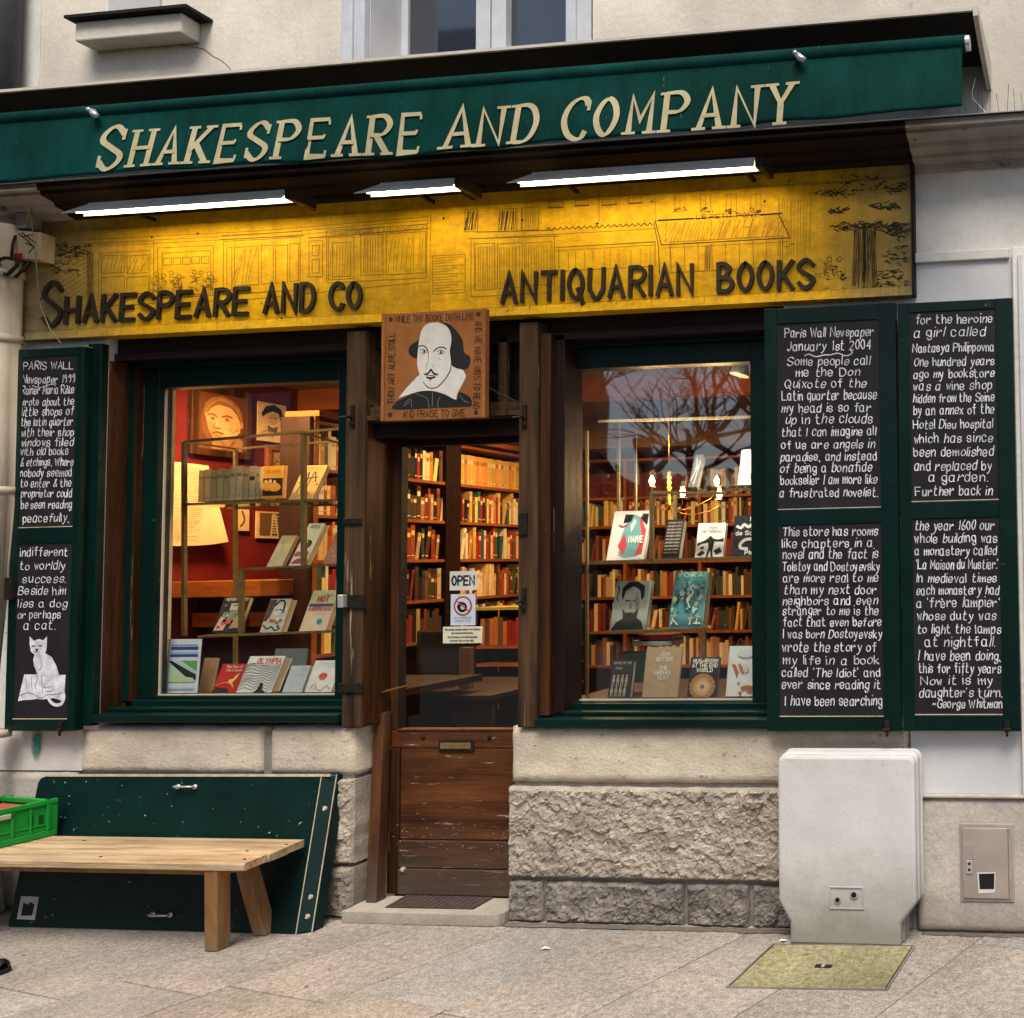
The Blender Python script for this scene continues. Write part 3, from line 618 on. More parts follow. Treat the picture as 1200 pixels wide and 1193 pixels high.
# ---- display windows
GY = .17
def shop_window(L0, R0, ufl, ufr, vt, vb, umid, opening_x0, opening_x1, vsill):
    fx0, fx1 = ux(ufl, 640, .15), ux(ufr, 640, .15) if ufr else opening_x1
    gx0, gx1 = ux(L0, 640, GY), ux(R0, 640, GY) if R0 else opening_x1
    zt = vz(umid, vt, GY); zb = vz(umid, vb, GY); zs = vz(umid, vsill, -.04)
    W = MB(); W.box(fx0, gx0, .13, .2, zs + .025, 2.72); W.box(gx0, gx1, .13, .2, zt, 2.72); W.box(gx0, gx1, .13, .2, zs + .025, zb); W.box(gx1, fx1, .13, .2, zs + .025, 2.72)
    o = W.build('shop_window', M['green'], B, bev=.004)
    m2 = MB(); m2.box(fx0 - .03, fx1, .095, .1295, zt + .10, zt + .13); m2.box(fx0 - .03, fx0 + .02, .095, .1295, zs + .06, zt + .10); m2.box(fx0, fx1, .10, .1295, zs + .035, zs + .065)
    m2.build('window_moulding', M['green'], o, bev=.003)
    box('glass_pane', M['glass'] if L0 > 500 else M['clearglass'], o, gx0, gx1, GY - .003, GY + .003, zb, zt)
    bd = MB(); bd.box(gx0, gx0 + .009, GY - .012, GY - .004, zb, zt); bd.box(gx0, gx1, GY - .014, GY - .004, zb, zb + .005); bd.build('glazing_bead', flat((.5, .42, .33), .6), o)
    box('window_sill', M['green'], o, opening_x0, opening_x1, -.045, .129, zs - .02, zs + .018, .006); box('sill_step', M['green'], o, opening_x0 + .01, opening_x1, .03, .129, zs + .0185, zs + .038, .004)
    return gx0, gx1, zb, zt
LG = shop_window(192, 402, 163, 0, 452, 814, 300, WLX, PLa - .001, 842)
RG = shop_window(678, 884, 656, 0, 430, 820, 780, PRb + .002, WRX - .001, 847)
box('window_jamb', M['brownwood'], B, WLX - .002, WLX + .012, .01, .128, ZS + .03, 2.72)
box('window_jamb', M['brownwood'], B, WLX + .012, WLX + .06, .10, .128, ZS + .03, 2.72)
box('window_jamb', M['darkwood'], B, WRX - .03, WRX + .01, .0, .2, ZS + .0, 2.72)
box('window_board', M['darkwood'], B, WLX, PLa, .2, .95, LG[2] - .04, LG[2] - .004)
box('window_board', M['darkwood'], B, PRb, WRX, .2, .95, RG[2] - .04, RG[2] - .004)
box('inner_wall', M['darkwood'], B, WLX, PLa, .205, .23, 0, LG[2] - .045); box('inner_wall', M['darkwood'], B, PRb, WRX, .205, .23, 0, RG[2] - .045)
# ---- room behind
CZ = 2.95
box('room_floor', M['floorin'], B, -6.1, -.2, .31, 4.4, -.05, .05)
box('room_floor', M['floorin'], B, PLb, PRa, .19, .305, -.05, .05)
box('room_ceiling', M['ceilingin'], B, -6.1, -.2, .35, 4.4, CZ, CZ + .1)
box('room_wall', M['redwall'], B, -5.9, -5.8, .35, 4.4, .05, CZ); box('room_wall', M['redwall'], B, -5.8, -.2, 4.3, 4.4, .05, CZ); box('room_wall', M['redwall'], B, -.3, -.2, .35, 4.3, .05, CZ)
box('ceiling_beam', M['ceilingin'], B, -5.8, -.3, 3.6, 3.9, 2.68, CZ - .001)
box('ceiling_beam', M['shelfwood'], B, -5.8, -.3, 1.9, 2.02, 2.80, CZ - .001)

# ------------------------------------------------------------------ yellow fascia sign
SY = -.035
x0, x1 = ux(24, 340, SY), ux(1068, 265, SY); zb, zm, zt = 2.832, 3.375, 3.475
SG = root('fascia_sign', 'long yellow painted wooden sign with raised black letters above the shop windows', 'sign', ((x0 + x1) / 2, SY, zb))
seam = ux(504, 300, SY)
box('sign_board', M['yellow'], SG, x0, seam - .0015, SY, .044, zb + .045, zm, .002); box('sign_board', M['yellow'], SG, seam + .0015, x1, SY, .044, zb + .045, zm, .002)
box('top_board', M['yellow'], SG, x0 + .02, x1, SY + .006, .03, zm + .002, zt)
mb = MB(); nseg = 160
for i in range(nseg):
    a = x0 + (x1 - x0) * i / nseg; b = x0 + (x1 - x0) * (i + 1) / nseg; w = .0022 * math.sin(i * 2.1)
    mb.hexa([(a, SY - .012, zb), (b, SY - .012, zb), (b, .03, zb), (a, .03, zb), (a, SY - .004 - w * .3, zb + .043), (b - .002, SY - .004 + w, zb + .043), (b, .03, zb + .043), (a, .03, zb + .043)])
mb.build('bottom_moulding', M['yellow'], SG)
box('edge_trim', M['darkwood'], SG, x1 + .001, x1 + .014, SY - .01, -.001, zb, zt)
mps = lambda x, z, o: Vector((x, SY - .0006 - o, z))
def sp(u, v): p = at(u, v, SY); return (p.x, p.z)
L_ = []
yw = nibw(.021, .023, 0)
def raised(text, u0, v0, u1, v1, hpx, wd=.021, slant=0.0, gap=1.5, space=2.4):
    a, b = sp(u0, v0), sp(u1, v1); hh = hpx / 6 * (sp(u0, v0 - 1)[1] - sp(u0, v0)[1])
    write(None, text, a, b, hh, wd, mps, off=.0003, slant=slant, thick=.012, gap=gap, space=space, letters=L_, jit=.15)
raised('S', 53, 381, 71, 380, 48, .021, .06); raised('HAKESPEARE', 79, 379, 291, 368, 29, .019, .04); raised('AND', 312, 367, 369, 364, 31, .019, .02); raised('CO', 389, 363, 424, 361, 29, .019)
raised('ANTIQUARIAN', 590, 355, 812, 344, 33, .018, .0); raised('BOOKS', 843, 342, 953, 337, 31, .019, .0)
for i, l in enumerate(L_):
    l.build('letter', M['letter'], SG)
# pen drawing of the street on the boards
D1, D2 = MB(), MB(); dn = [0]
def ln(pts, w=.0028, dark=0, jit=.6):
    w *= 1.25
    q = [sp(u + random.uniform(-jit, jit) * .5, v + random.uniform(-jit, jit) * .5) for u, v in pts]; dn[0] += 1
    ribbon(D2 if dark else D1, q, w, mps, .0001 + (dn[0] % 12) * .00004)
TL = lambda v: -.052 * 1.0
def rc(u0, v0, u1, v1, w=.0025, dark=0):   # rectangle following the perspective slope of the board
    s = lambda u: -.055 * (u - u0); ln([(u0, v0), (u1, v0 + s(u1)), (u1, v1 + s(u1)), (u0, v1), (u0, v0)], w, dark)
def hatch(u0, v0, u1, v1, n, lean=4, w=.0018, dark=0):
    for i in range(n):
        u = u0 + (u1 - u0) * (i + random.random() * .6) / n; s = -.055 * (u - u0); ln([(u + random.uniform(0, lean), v0 + s), (u - random.uniform(0, lean), v1 + s)], w, dark)
def scrib(u0, v0, u1, v1, n, w=.0022, dark=0, r=5):
    for i in range(n):
        u, v = random.uniform(u0, u1), random.uniform(v0, v1); ln([(u + random.uniform(-r, r), v + random.uniform(-r * .6, r * .6)) for _ in range(4)], w, dark)
for a in ((106, 287, 180, 352), (116, 297, 176, 347), (119, 300, 146, 321), (149, 300, 174, 321), (119, 325, 146, 345), (149, 325, 174, 345), (185, 291, 250, 350), (190, 297, 247, 347), (262, 283, 352, 345), (266, 290, 272, 340), (275, 290, 303, 335), (306, 288, 320, 333), (323, 288, 337, 332), (340, 286, 350, 330), (362, 283, 378, 325), (385, 279, 415, 328), (390, 285, 411, 325), (423, 276, 449, 323), (453, 274, 499, 322), (383, 270, 500, 332), (366, 288, 374, 300), (366, 304, 374, 320)): rc(*a)
for i in range(5): rc(192 + i * 11, 303 - i * .55, 201 + i * 11, 311 - i * .55)
for v in (268, 272, 276): ln([(90, v + 14), (300, v + 3), (503, v - 14)], .0022)
ln([(258, 281), (356, 276)], .004); ln([(260, 276), (354, 271)], .003); ln([(362, 279), (503, 268)], .004); ln([(100, 360), (300, 350), (500, 330)], .002)
for v in range(0, 60, 7): ln([(50, 372 - v), (108, 330 - v * .75)], .0022)
hatch(120, 300, 146, 320, 6, 6); hatch(150, 300, 174, 320, 5, 8); hatch(276, 292, 302, 332, 5, 8); hatch(456, 280, 498, 318, 9, 3); hatch(425, 278, 448, 320, 8, 1); hatch(387, 288, 410, 324, 7, 1); hatch(102, 296, 110, 346, 18, 0)
for i in range(14): rc(103, 297 + i * 4, 109, 300 + i * 4, .0015)
scrib(66, 285, 105, 300, 40, .0032, 1, 5); scrib(60, 292, 90, 322, 44, .0018, 1, 6)
scrib(178, 325, 214, 342, 46, .0022, 0, 4); scrib(224, 322, 252, 340, 40, .0022, 0, 4)
for u, v in ((184, 321), (192, 323), (201, 320), (210, 324), (228, 319), (236, 320), (245, 321)):
    ln([(u + 2.6 * math.cos(t), v + 2.6 * math.sin(t)) for t in [k * .9 for k in range(8)]], .0018, 1, .2); ln([(u - 3, v + 5), (u, v + 4), (u + 3, v + 6), (u + 2, v + 16)], .0018)
write(D1, 'SHAKESPEARE & AND COMPANY', sp(388, 277), sp(497, 270), .0036, .0028, mps, off=.0001)
for a in ((507, 300, 545, 345), (552, 280, 650, 348), (556, 286, 580, 340), (583, 286, 612, 338), (615, 285, 647, 335), (545, 246, 560, 272), (585, 246, 606, 272), (611, 244, 631, 270), (655, 290, 768, 318), (785, 284, 917, 320)): rc(*a)
for u0, u1, v in ((643, 660, 243), (674, 690, 241), (706, 722, 240), (737, 752, 238)): rc(u0, v - 6, u1, v); ln([(u0 - 1, v + 1), (u1 + 1, v)], .003, 1)
for i in range(13): ln([(508, 303 + i * 3.2), (543 - (i % 3) * 7, 301 + i * 3.2)], .0017)
hatch(546, 248, 559, 270, 12, 3, .0022, 1); hatch(586, 248, 604, 270, 14, 3, .0022, 1); hatch(612, 246, 630, 268, 8, 0, .0018)
hatch(557, 290, 579, 338, 9, 0); hatch(584, 290, 611, 336, 9, 0); hatch(616, 288, 646, 333, 10, 0); ln([(560, 272), (648, 270)], .004); ln([(548, 280), (655, 277)], .003)
for i in range(18): ln([(640 + i * 7, 270 - i * .35), (643 + i * 7, 267 - i * .35), (646 + i * 7, 270 - i * .35)], .0035, 1, .2)
ln([(640, 275), (768, 268)], .0025); ln([(650, 290), (768, 283)], .0022); ln([(650, 294), (768, 287)], .0018); hatch(660, 296, 766, 316, 10, 0); ln([(766, 260), (772, 290), (773, 322)], .003, 1)
ln([(768, 259), (912, 250), (926, 279), (775, 287), (768, 259)], .0035, 1); hatch(775, 262, 915, 284, 42, 9, .0016); ln([(775, 291), (926, 283)], .002)
write(D2, 'LE PETIT PONT', sp(816, 257), sp(888, 254), .0032, .003, mps, off=.0001); ln([(772, 258), (812, 256)], .006, 1); ln([(892, 252), (916, 250)], .006, 1)
for i in range(9): ln([(786 + i * 16, 288 - i * .8), (787 + i * 16, 318 - i * .8)], .0022)
hatch(826, 288, 833, 316, 8, 1, .002)
for u in (797, 827, 857, 886): rc(u - 6, 228, u + 6, 248, .002); ln([(u, 228), (u, 247)], .0016); scrib(u - 7, 244, u + 7, 249, 8, .0025, 1, 2.5)
ln([(702, 228), (702, 262), (698, 262)], .003); ln([(768, 232), (768, 262)], .0015); ln([(912, 232), (914, 250)], .002); hatch(912, 236, 950, 300, 12, 2, .0014)
for i in range(50):
    u = random.uniform(1001, 1026); ln([(u + random.uniform(-1, 1), 258 + random.uniform(0, 14)), (u + random.uniform(-2, 2), 300), (u + (u - 1013) * .25, 345 - random.uniform(0, 16))], .0022, random.random() < .5)
for cx, cy, rx, ry, n in ((978, 226, 24, 4, 40), (1035, 242, 18, 4, 38), (980, 247, 14, 3, 24), (1012, 266, 42, 6, 100), (1052, 270, 16, 10, 70), (1048, 222, 16, 4, 22), (1050, 300, 16, 12, 26), (1042, 330, 22, 14, 60), (1010, 214, 50, 10, 30)):
    for _ in range(n):
        t = random.uniform(0, 6.28); r = random.random() ** .5; u, v = cx + rx * r * math.cos(t), cy + ry * r * math.sin(t)
        if u < 1066: ln([(u, v), (min(1067, u + random.uniform(2, 7)), v + random.uniform(-4, 3))], .0034, 1, 1)
for u in (972, 984): ln([(u + 3 * math.cos(t), 304 + 3 * math.sin(t)) for t in [k * .9 for k in range(8)]], .002, 1, .2); scrib(u - 5, 309, u + 5, 328, 14, .002, 1, 4)
ln([(955, 354), (958, 345), (968, 344), (972, 350), (962, 356), (972, 355), (980, 349), (985, 355), (990, 347), (996, 354), (1004, 342), (1010, 354), (1016, 346), (1022, 353), (1030, 347)], .0028, 1)
scrib(940, 320, 1000, 340, 14, .0016, 0, 7)
D1.build('street_drawing', M['ink'], SG, kind='stuff'); D2.build('street_drawing', M['ink2'], SG, kind='stuff')
nl = MB()
for u, v in ((178, 278), (232, 274), (48, 350), (433, 395 - 20), (508, 238), (700, 262), (520, 256), (940, 352), (612, 258), (1055, 340), (60, 290), (896, 236), (330, 373), (420, 369)):
    p = at(u, v, SY); nl.lathe((p.x, SY + .0005, p.z), [(.006, 0), (.006, -.002), (.003, -.003)], 8, axis='y')
nl.build('nail', M['iron'], SG, kind='stuff')

# ------------------------------------------------------------------ awning
AY = -.45
ax0, ax1 = -6.0, ux(1128, 90, AY); TZ = 3.745
AW = root('rolled_awning', 'green canvas shop awning rolled up with cream serif lettering on its valance', 'awning', (-3, AY, 3.4))
mb = MB(); mb.tube([(ax0, AY + .02, TZ), (ax1 + .012, AY + .02, TZ)], .033, 20); mb.build('roller_tube', M['awning'], AW, smooth=True)
MB().tube([(ax1 + .013, AY + .02, TZ), (ax1 + .03, AY + .02, TZ)], .03, 16).build('tube_cap', M['steel'], AW)
bot = [(0, 215), (60, 212), (110, 206), (170, 204), (300, 196), (430, 187), (560, 178), (700, 165), (820, 155), (930, 143), (1040, 136), (1125, 127)]
def zbot(x):
    P = [at(u, v, AY) for u, v in bot]
    if x <= P[0].x: return P[0].z
    for a, b in zip(P, P[1:]):
        if a.x <= x <= b.x: return a.z + (b.z - a.z) * (x - a.x) / (b.x - a.x)
    return P[-1].z
nx, nz = 260, 16; mb = MB()
def vy(x, t):   # t 0 at the tube, 1 at the hem
    n1 = noise.noise(Vector((x * 1.1, t * .8, 3))) * .022 + noise.noise(Vector((x * 3.2, t * 2.2, 9))) * .008
    return AY + .0 - .02 * t + n1 * t
for j in range(nz + 1):
    for i in range(nx + 1):
        x = ax0 + (ax1 - ax0) * i / nx; t = j / nz; zb_ = zbot(x) + .004 * math.sin(x * 13); mb.v.append((x, vy(x, t), TZ - .015 + (zb_ - TZ + .015) * t))
for j in range(nz):
    for i in range(nx): a = j * (nx + 1) + i; mb.face((a, a + 1, a + nx + 2, a + nx + 1))
va = mb.build('valance', M['awning'], AW, smooth=True); so = va.modifiers.new('cloth', 'SOLIDIFY'); so.thickness = .003; so.offset = 1
mb = MB()
mpa = lambda x, z, o: Vector((x, vy(x, (TZ - .015 - z) / (TZ - .015 - zbot(x))) - .005 - o, z))
def ap(u, v): p = at(u, v, AY - .02); return (p.x, p.z)
CLs = []
def cloth(text, u0, v0, u1, v1, hpx, gap=2.1, space=2.6, k=1.0):
    a, b = ap(u0, v0), ap(u1, v1); hh = hpx / 6 * (ap(u0, v0 - 1)[1] - ap(u0, v0)[1])
    write(None, text, a, b, hh, nibw(hh * .42 * k, hh * 1.0 * k, R(18)), mpa, off=0, slant=.09, gap=gap, space=space, serif=1.0, letters=CLs)
cloth('S', 116, 199, 139, 198, 50, k=.95); cloth('HAKESPEARE', 155, 196, 487, 177, 43); cloth('A', 521, 173, 549, 171, 47, k=.95); cloth('ND', 561, 171, 627, 166, 44); cloth('C', 660, 165, 686, 163, 48, k=.95); cloth('OMPANY', 698, 161, 925, 143, 45)
for l in CLs: l.build('letter', M['cloth_letter'], AW)
for u, v in ((110, 134), (938, 68)):
    p = at(u, v, AY - .03); m_ = MB(); m_.tube([p + Vector((-.016, .01, .018)), p, p + Vector((.02, .0, -.01))], [.014, .015, .010], 10); m_.tube([p + Vector((-.02, .02, .02)), p + Vector((-.02, -.012, .02))], .009, 8); m_.build('arm_end', M['steel'], AW, smooth=True)
for u in (1085, 60): p = at(u, 80, -.2); box('arm', M['greypipe'], AW, p.x - .015, p.x + .015, -.42, -.02, 3.70, 3.73, .003)
p = [at(1143, 92, -.1), at(1139, 108, -.15), at(1140, 116, -.15), at(1147, 123, -.15), at(1155, 132, -.18)]
tag(MB().tube(p, .0025, 6).build('loose_wire', flat((.7, .68, .62), .6)), 'thin white wire dangling beside the right end of the awning', 'wire')

# ------------------------------------------------------------------ fluorescent lamps
for nm, a, b, gtxt in (('left', -4.84, -3.70, 'long lit lamp at the left, leftmost of three under the awning'), ('mid', -3.345, -2.865, 'short lamp between the two long ones under the awning'), ('right', -2.61, -1.475, 'long lamp right of the short one, over the right half of the yellow sign')):
    T = root('fluorescent_lamp', gtxt, 'lamp', (a, -.26, 3.36), 'fluorescent lamps over the yellow sign')
    y0, y1, z0, z1 = -.335, -.235, 3.338, 3.388
    mb = MB(); mb.hexa([(a, y0, z0), (b, y0, z0), (b, y0 + .006, z0), (a, y0 + .006, z0), (a + .10, y0 + .035, z1), (b - .01, y0 + .035, z1), (b - .01, y0 + .045, z1), (a + .10, y0 + .045, z1)])
    mb.hexa([(a + .10, y0 + .036, z1), (b - .01, y0 + .036, z1), (b, y1, z1), (a + .05, y1, z1), (a + .10, y0 + .036, z1 + .006), (b - .01, y0 + .036, z1 + .006), (b, y1, z1 + .006), (a + .05, y1, z1 + .006)])
    mb.hexa([(a, y1 - .004, z0 + .02), (b, y1 - .004, z0 + .02), (b, y1, z0 + .02), (a, y1, z0 + .02), (a, y1 - .004, z1), (b, y1 - .004, z1), (b, y1, z1), (a, y1, z1)])
    mb.build('housing', M['lampcase'], T, bev=.002)
    MB().tube([(a + .03, y0 + .045, z0 + .024), (b - .03, y0 + .045, z0 + .024)], .009, 12).build('lit_tube', M['tube'], T, smooth=True)
    box('end_cap', M['iron'], T, b + .001, b + .035, y0 + .01, y1 + .05, z0, z1, .006)
    for xx in (a + .15, b - .12): box('bracket', M['iron'], T, xx, xx + .02, y1 - .02, -.05, z1 + .007, z1 + .02)

# ------------------------------------------------------------------ chalk boards
def board_map(y): return lambda x, z, o: Vector((x, y - o, z))
def shutter(label, u0t, u1t, u0b, u1b, vt, vb, panels, y, thick, hinge_right=None):
    um = (u0t + u0b) / 2; un = (u1t + u1b) / 2; vm = (vt + vb) / 2
    X0, X1 = ux(um, vm, y), ux(un, vm, y); Z0, Z1 = vz((u0b + u1b) / 2, vb, y), vz((u0t + u1t) / 2, vt, y)
    T = root('chalkboard_shutter', label, 'shutter', ((X0 + X1) / 2, y, Z0), 'lettered shutters beside the windows')
    PX0 = sum(ux(p[0], (p[2] + p[3]) / 2, y) for p in panels) / 2; PX1 = sum(ux(p[1], (p[2] + p[3]) / 2, y) for p in panels) / 2
    pz = [(vz((p[0] + p[1]) / 2, p[3], y), vz((p[0] + p[1]) / 2, p[2], y)) for p in panels]; RC = .004; PX0 -= .006
    for a, b in ((X0, PX0), (PX1, X1)): box('stile', M['green'], T, a, b, y, y + thick, Z0, Z1, .003)
    box('rail', M['green'], T, PX0, PX1, y, y + thick, pz[0][1], Z1 - .001, .003); box('rail', M['green'], T, PX0, PX1, y, y + thick, pz[1][1], pz[0][0], .003); box('rail', M['green'], T, PX0, PX1, y, y + thick, Z0 + .001, pz[1][0], .003)
    for (a, b) in pz:
        box('chalkboard_panel', M['chalkboard'], T, PX0, PX1, y + RC, y + thick - .004, a, b)
        box('panel_bead', M['green_bare'], T, PX0, PX1, y + .0005, y + RC - .0003, a, a + .004)
    for xx in (X0 + .1, X1 - .06):
        mb = MB(); mb.box(xx - .012, xx + .012, y - .012, y - .0005, Z0 + .0, Z0 + .05); mb.tube([(xx, y - .012, Z0 + .035), (xx, y - .012, Z0 - .02)], .006, 6); mb.tube([(xx - .016, y - .014, Z0 + .01), (xx + .016, y - .018, Z0 + .012)], .005, 6)
        if xx > X0 + .2: mb.build('bolt', M['iron'], T)
    return T, y + RC
def chalk(T, yp, blocks, unit, name='text_line'):
    mp = lambda x, z, o: Vector((x, yp - .0006 - o, z))
    for (ox, oy, sc, jit, lines) in blocks:
        for (t, a, b, v) in lines:
            mb = MB(); u0, u1, vv = ox + a / sc, ox + b / sc, oy + v / sc; sl = .022 * (800 - vv) / 440 * (u1 - u0)
            p, q = at(u0, vv + sl * .5, yp), at(u1, vv - sl * .5, yp)
            write(mb, t, (p.x, p.z), (q.x, q.z), unit * random.uniform(.98, 1.1), nibw(.0025, .0049, R(35)), mp, jit=jit * 1.7, slant=.05, gap=1.2, space=2.2); mb.build(name, M['chalk'], T, kind='stuff')
    return MB()
y_s = -.075
T, yp = shutter('wide chalkboard shutter next to the right window, beginning with the Paris newspaper heading', 897, 1050, 897, 1055, 358, 857, ((912, 1032, 377, 596), (914, 1033, 614, 840)), y_s, .04)
tx = [(900, 340, 4.588, .5, [('Paris Wall Newspaper', 90, 565, 250), ('January 1st 2004', 105, 550, 322), ('Some people call', 105, 545, 402), ('me the Don', 150, 490, 462), ('Quixote of the', 90, 525, 524), ('Latin quarter because', 75, 580, 588), ('my head is so far', 75, 550, 655), ('up in the clouds', 95, 560, 716), ('that I can imagine all', 75, 578, 782), ('of us are angels in', 75, 572, 850), ('paradise, and instead', 70, 582, 915), ('of being a bonafide', 65, 555, 978), ('bookseller I am more like', 70, 585, 1042), ('a frustrated novelist.', 65, 590, 1110)]),
      (900, 600, 4.419, .5, [('This store has rooms', 75, 568, 122), ('like chapters in a', 75, 540, 182), ('novel and the fact is', 78, 568, 240), ('Tolstoy and Dostoyevsky', 75, 578, 303), ('are more real to me', 80, 570, 362), ('than my next door', 85, 560, 424), ('neighbors and even', 78, 565, 480), ('stranger to me is the', 78, 570, 532), ('fact that even before', 80, 585, 590), ('I was born Dostoyevsky', 80, 588, 652), ('wrote the story of', 75, 560, 722), ('my life in a book', 80, 575, 788), ("called 'The Idiot' and", 75, 578, 852), ('ever since reading it', 75, 580, 914), ('I have been searching', 90, 588, 1000)])]
mb = chalk(T, yp, tx, .0062)
mpc = lambda x, z, o: Vector((x, yp - .0006 - o, z))
def cstroke(mb, yy, pts, w=.0045, o=.0003):
    q = [at(u, v, yy) for u, v in pts]; ribbon(mb, smooth([(p.x, p.z) for p in q]), w, lambda x, z, oo: Vector((x, yy - .0006 - oo, z)), o)
cstroke(mb, yp, [(943, 417), (948, 415), (956, 418), (966, 416), (973, 416)]); cstroke(mb, yp, [(973, 416), (982, 414), (992, 417), (999, 413), (996, 410)])
mb.build('flourish', M['chalk'], T)
T, yp = shutter('narrower chalkboard shutter at the far right edge, its text signed at the bottom', 1053, 1186, 1057, 1197, 352, 857, ((1069, 1167, 364, 587), (1071, 1174, 607, 838)), y_s, .04)
tx = [(1050, 340, 4.587, .5, [('for the heroine', 105, 515, 178), ('a girl called', 95, 475, 248), ('Nastasya Philippovna', 90, 526, 330), ('One hundred years', 95, 528, 405), ('ago my bookstore', 95, 525, 470), ('was a wine shop', 95, 512, 535), ('hidden from the Seine', 95, 525, 600), ('by an annex of the', 95, 525, 666), ('Hotel Dieu hospital', 95, 520, 742), ('which has since', 98, 515, 818), ('been demolished', 98, 520, 892), ('and replaced by', 98, 512, 968), ('a garden.', 175, 490, 1028), ('Further back in', 105, 515, 1102)]),
      (1050, 600, 4.419, .5, [('the year 1600 our', 100, 505, 92), ('whole building was', 98, 523, 157), ('a monastery called', 100, 520, 222), ("'La Maison du Mustier.'", 105, 528, 294), ('In medieval times', 108, 520, 363), ('each monastery had', 108, 530, 427), ('a \'fr\u00e8re lampier\'', 108, 533, 492), ('whose duty was', 112, 515, 558), ('to light the lamps', 112, 540, 628), ('at nightfall.', 150, 512, 695), ('I have been doing,', 118, 540, 767), ('this for fifty years.', 120, 550, 832), ('Now it is my', 128, 498, 893), ("daughter's turn.", 122, 550, 957), ('~George Whitman', 190, 550, 1014)])]
chalk(T, yp, tx, .0062)
T, yp = shutter('narrow chalkboard shutter left of the left window with a white painted cat at its foot', 15, 94, 8, 90, 408, 857, ((25, 86, 418, 618), (19, 82, 637, 843)), y_s, .045)
tx = [(0, 400, 4.97, .5, [('PARIS WALL', 138, 430, 162), ('Newspaper 1999', 130, 435, 242), ('Rainer Maria Rilke', 128, 430, 306), ('wrote about the', 128, 430, 372), ('little shops of', 128, 428, 432), ('the latin quarter', 125, 425, 491), ('with their shop', 125, 428, 552), ('windows filled', 125, 425, 610), ('with old books', 122, 398, 662), ('& etchings, Where', 122, 425, 724), ('nobody seemed', 120, 418, 786), ('to enter & the', 122, 415, 847), ('proprietor could', 125, 418, 907), ('be seen reading', 125, 418, 972), ('peacefully,', 135, 402, 1050)]),
      (0, 380, 2.387, .5, [('indifferent', 58, 190, 648), ('to worldly', 56, 182, 686), ('success.', 65, 184, 722), ('Beside him', 52, 184, 756), ('lies a dog', 52, 186, 791), ('or perhaps', 50, 170, 822), ('a cat.', 68, 154, 853)])]
mb = chalk(T, yp, tx, .0062)
cstroke(mb, yp, [(38, 452), (48, 454), (58, 451), (66, 450)], .003)
mb.build('flourish', M['chalk'], T)
def cat_pt(x, y): return at(x / 5.42, 640 + y / 5.42, yp)
cat = MB(); ink = MB()
def cpoly(mb, pts, o):
    q = [cat_pt(x, y) for x, y in pts]; mb.poly([(p.x, yp - o, p.z) for p in q][::-1])
cpoly(cat, [(155, 815), (250, 815), (262, 975), (240, 970), (200, 975), (150, 978), (115, 985), (125, 940)], .0008); cpoly(cat, [(262, 975), (255, 815), (418, 818), (410, 940), (405, 985), (340, 965), (300, 970)], .0009)
cpoly(cat, [(190, 572), (215, 600), (250, 590), (278, 598), (300, 572), (300, 615), (298, 650), (290, 680), (330, 705), (360, 760), (380, 830), (385, 880), (395, 900), (385, 930), (330, 950), (290, 935), (270, 945), (235, 930), (220, 905), (232, 885), (235, 800), (218, 760), (212, 720), (222, 690), (198, 670), (190, 620)], .0012)
rib = [cat_pt(x, y) for x, y in ((375, 890), (400, 920), (408, 960), (392, 1000), (355, 1008), (325, 990), (308, 962))]
ribbon(cat, smooth([(p.x, p.z) for p in rib]), .016, lambda x, z, o: Vector((x, yp - .0014 - o, z)), 0)
for pts, wd in ([(205, 635), (225, 633)], .005), ([(248, 632), (268, 634)], .005), ([(230, 655), (242, 655), (236, 665), (230, 655)], .004), ([(236, 665), (228, 675), (222, 670)], .002), ([(236, 665), (246, 676), (252, 670)], .002), ([(262, 720), (268, 760), (250, 790)], .002), ([(240, 800), (235, 860), (222, 890), (235, 905)], .002), ([(285, 880), (282, 900), (330, 890)], .002), ([(270, 810), (268, 860), (275, 940)], .002), ([(345, 905), (330, 920), (290, 925)], .002), ([(130, 950), (180, 930), (225, 945), (262, 970)], .002), ([(262, 970), (300, 945), (360, 940), (400, 930)], .002), ([(165, 820), (170, 900)], .0012), ([(200, 818), (206, 905)], .0012), ([(195, 980), (196, 1090)], .002):
    q = [cat_pt(x, y) for x, y in pts]; ribbon(ink, smooth([(p.x, p.z) for p in q]), wd, lambda x, z, o: Vector((x, yp - .002 - o, z)), 0)
cat.build('painted_cat', M['chalk'], T); ink.build('painted_lines', M['ink2'], T)
box('latch', M['iron'], T, ux(8, 690, y_s - .01), ux(16, 690, y_s - .01), y_s - .02, y_s - .0005, vz(12, 703, y_s), vz(12, 677, y_s), .002)
# edge strip of the left shutter, bare wood at the hinge side
a = ux(90, 640, y_s); box('bare_edge', M['green_bare'], T, a + .0012, a + .006, y_s + .002, y_s + .043, 1.0, 2.78)
box('hinge_bar', M['iron'], B, ux(103, 640, -.02), ux(109, 640, -.02), -.03, .0, .92, 2.78)
a = ux(1051.5, 640, y_s); box('hinge_bar', M['iron'], B, a - .004, a + .004, -.05, -.03, .92, 2.78)

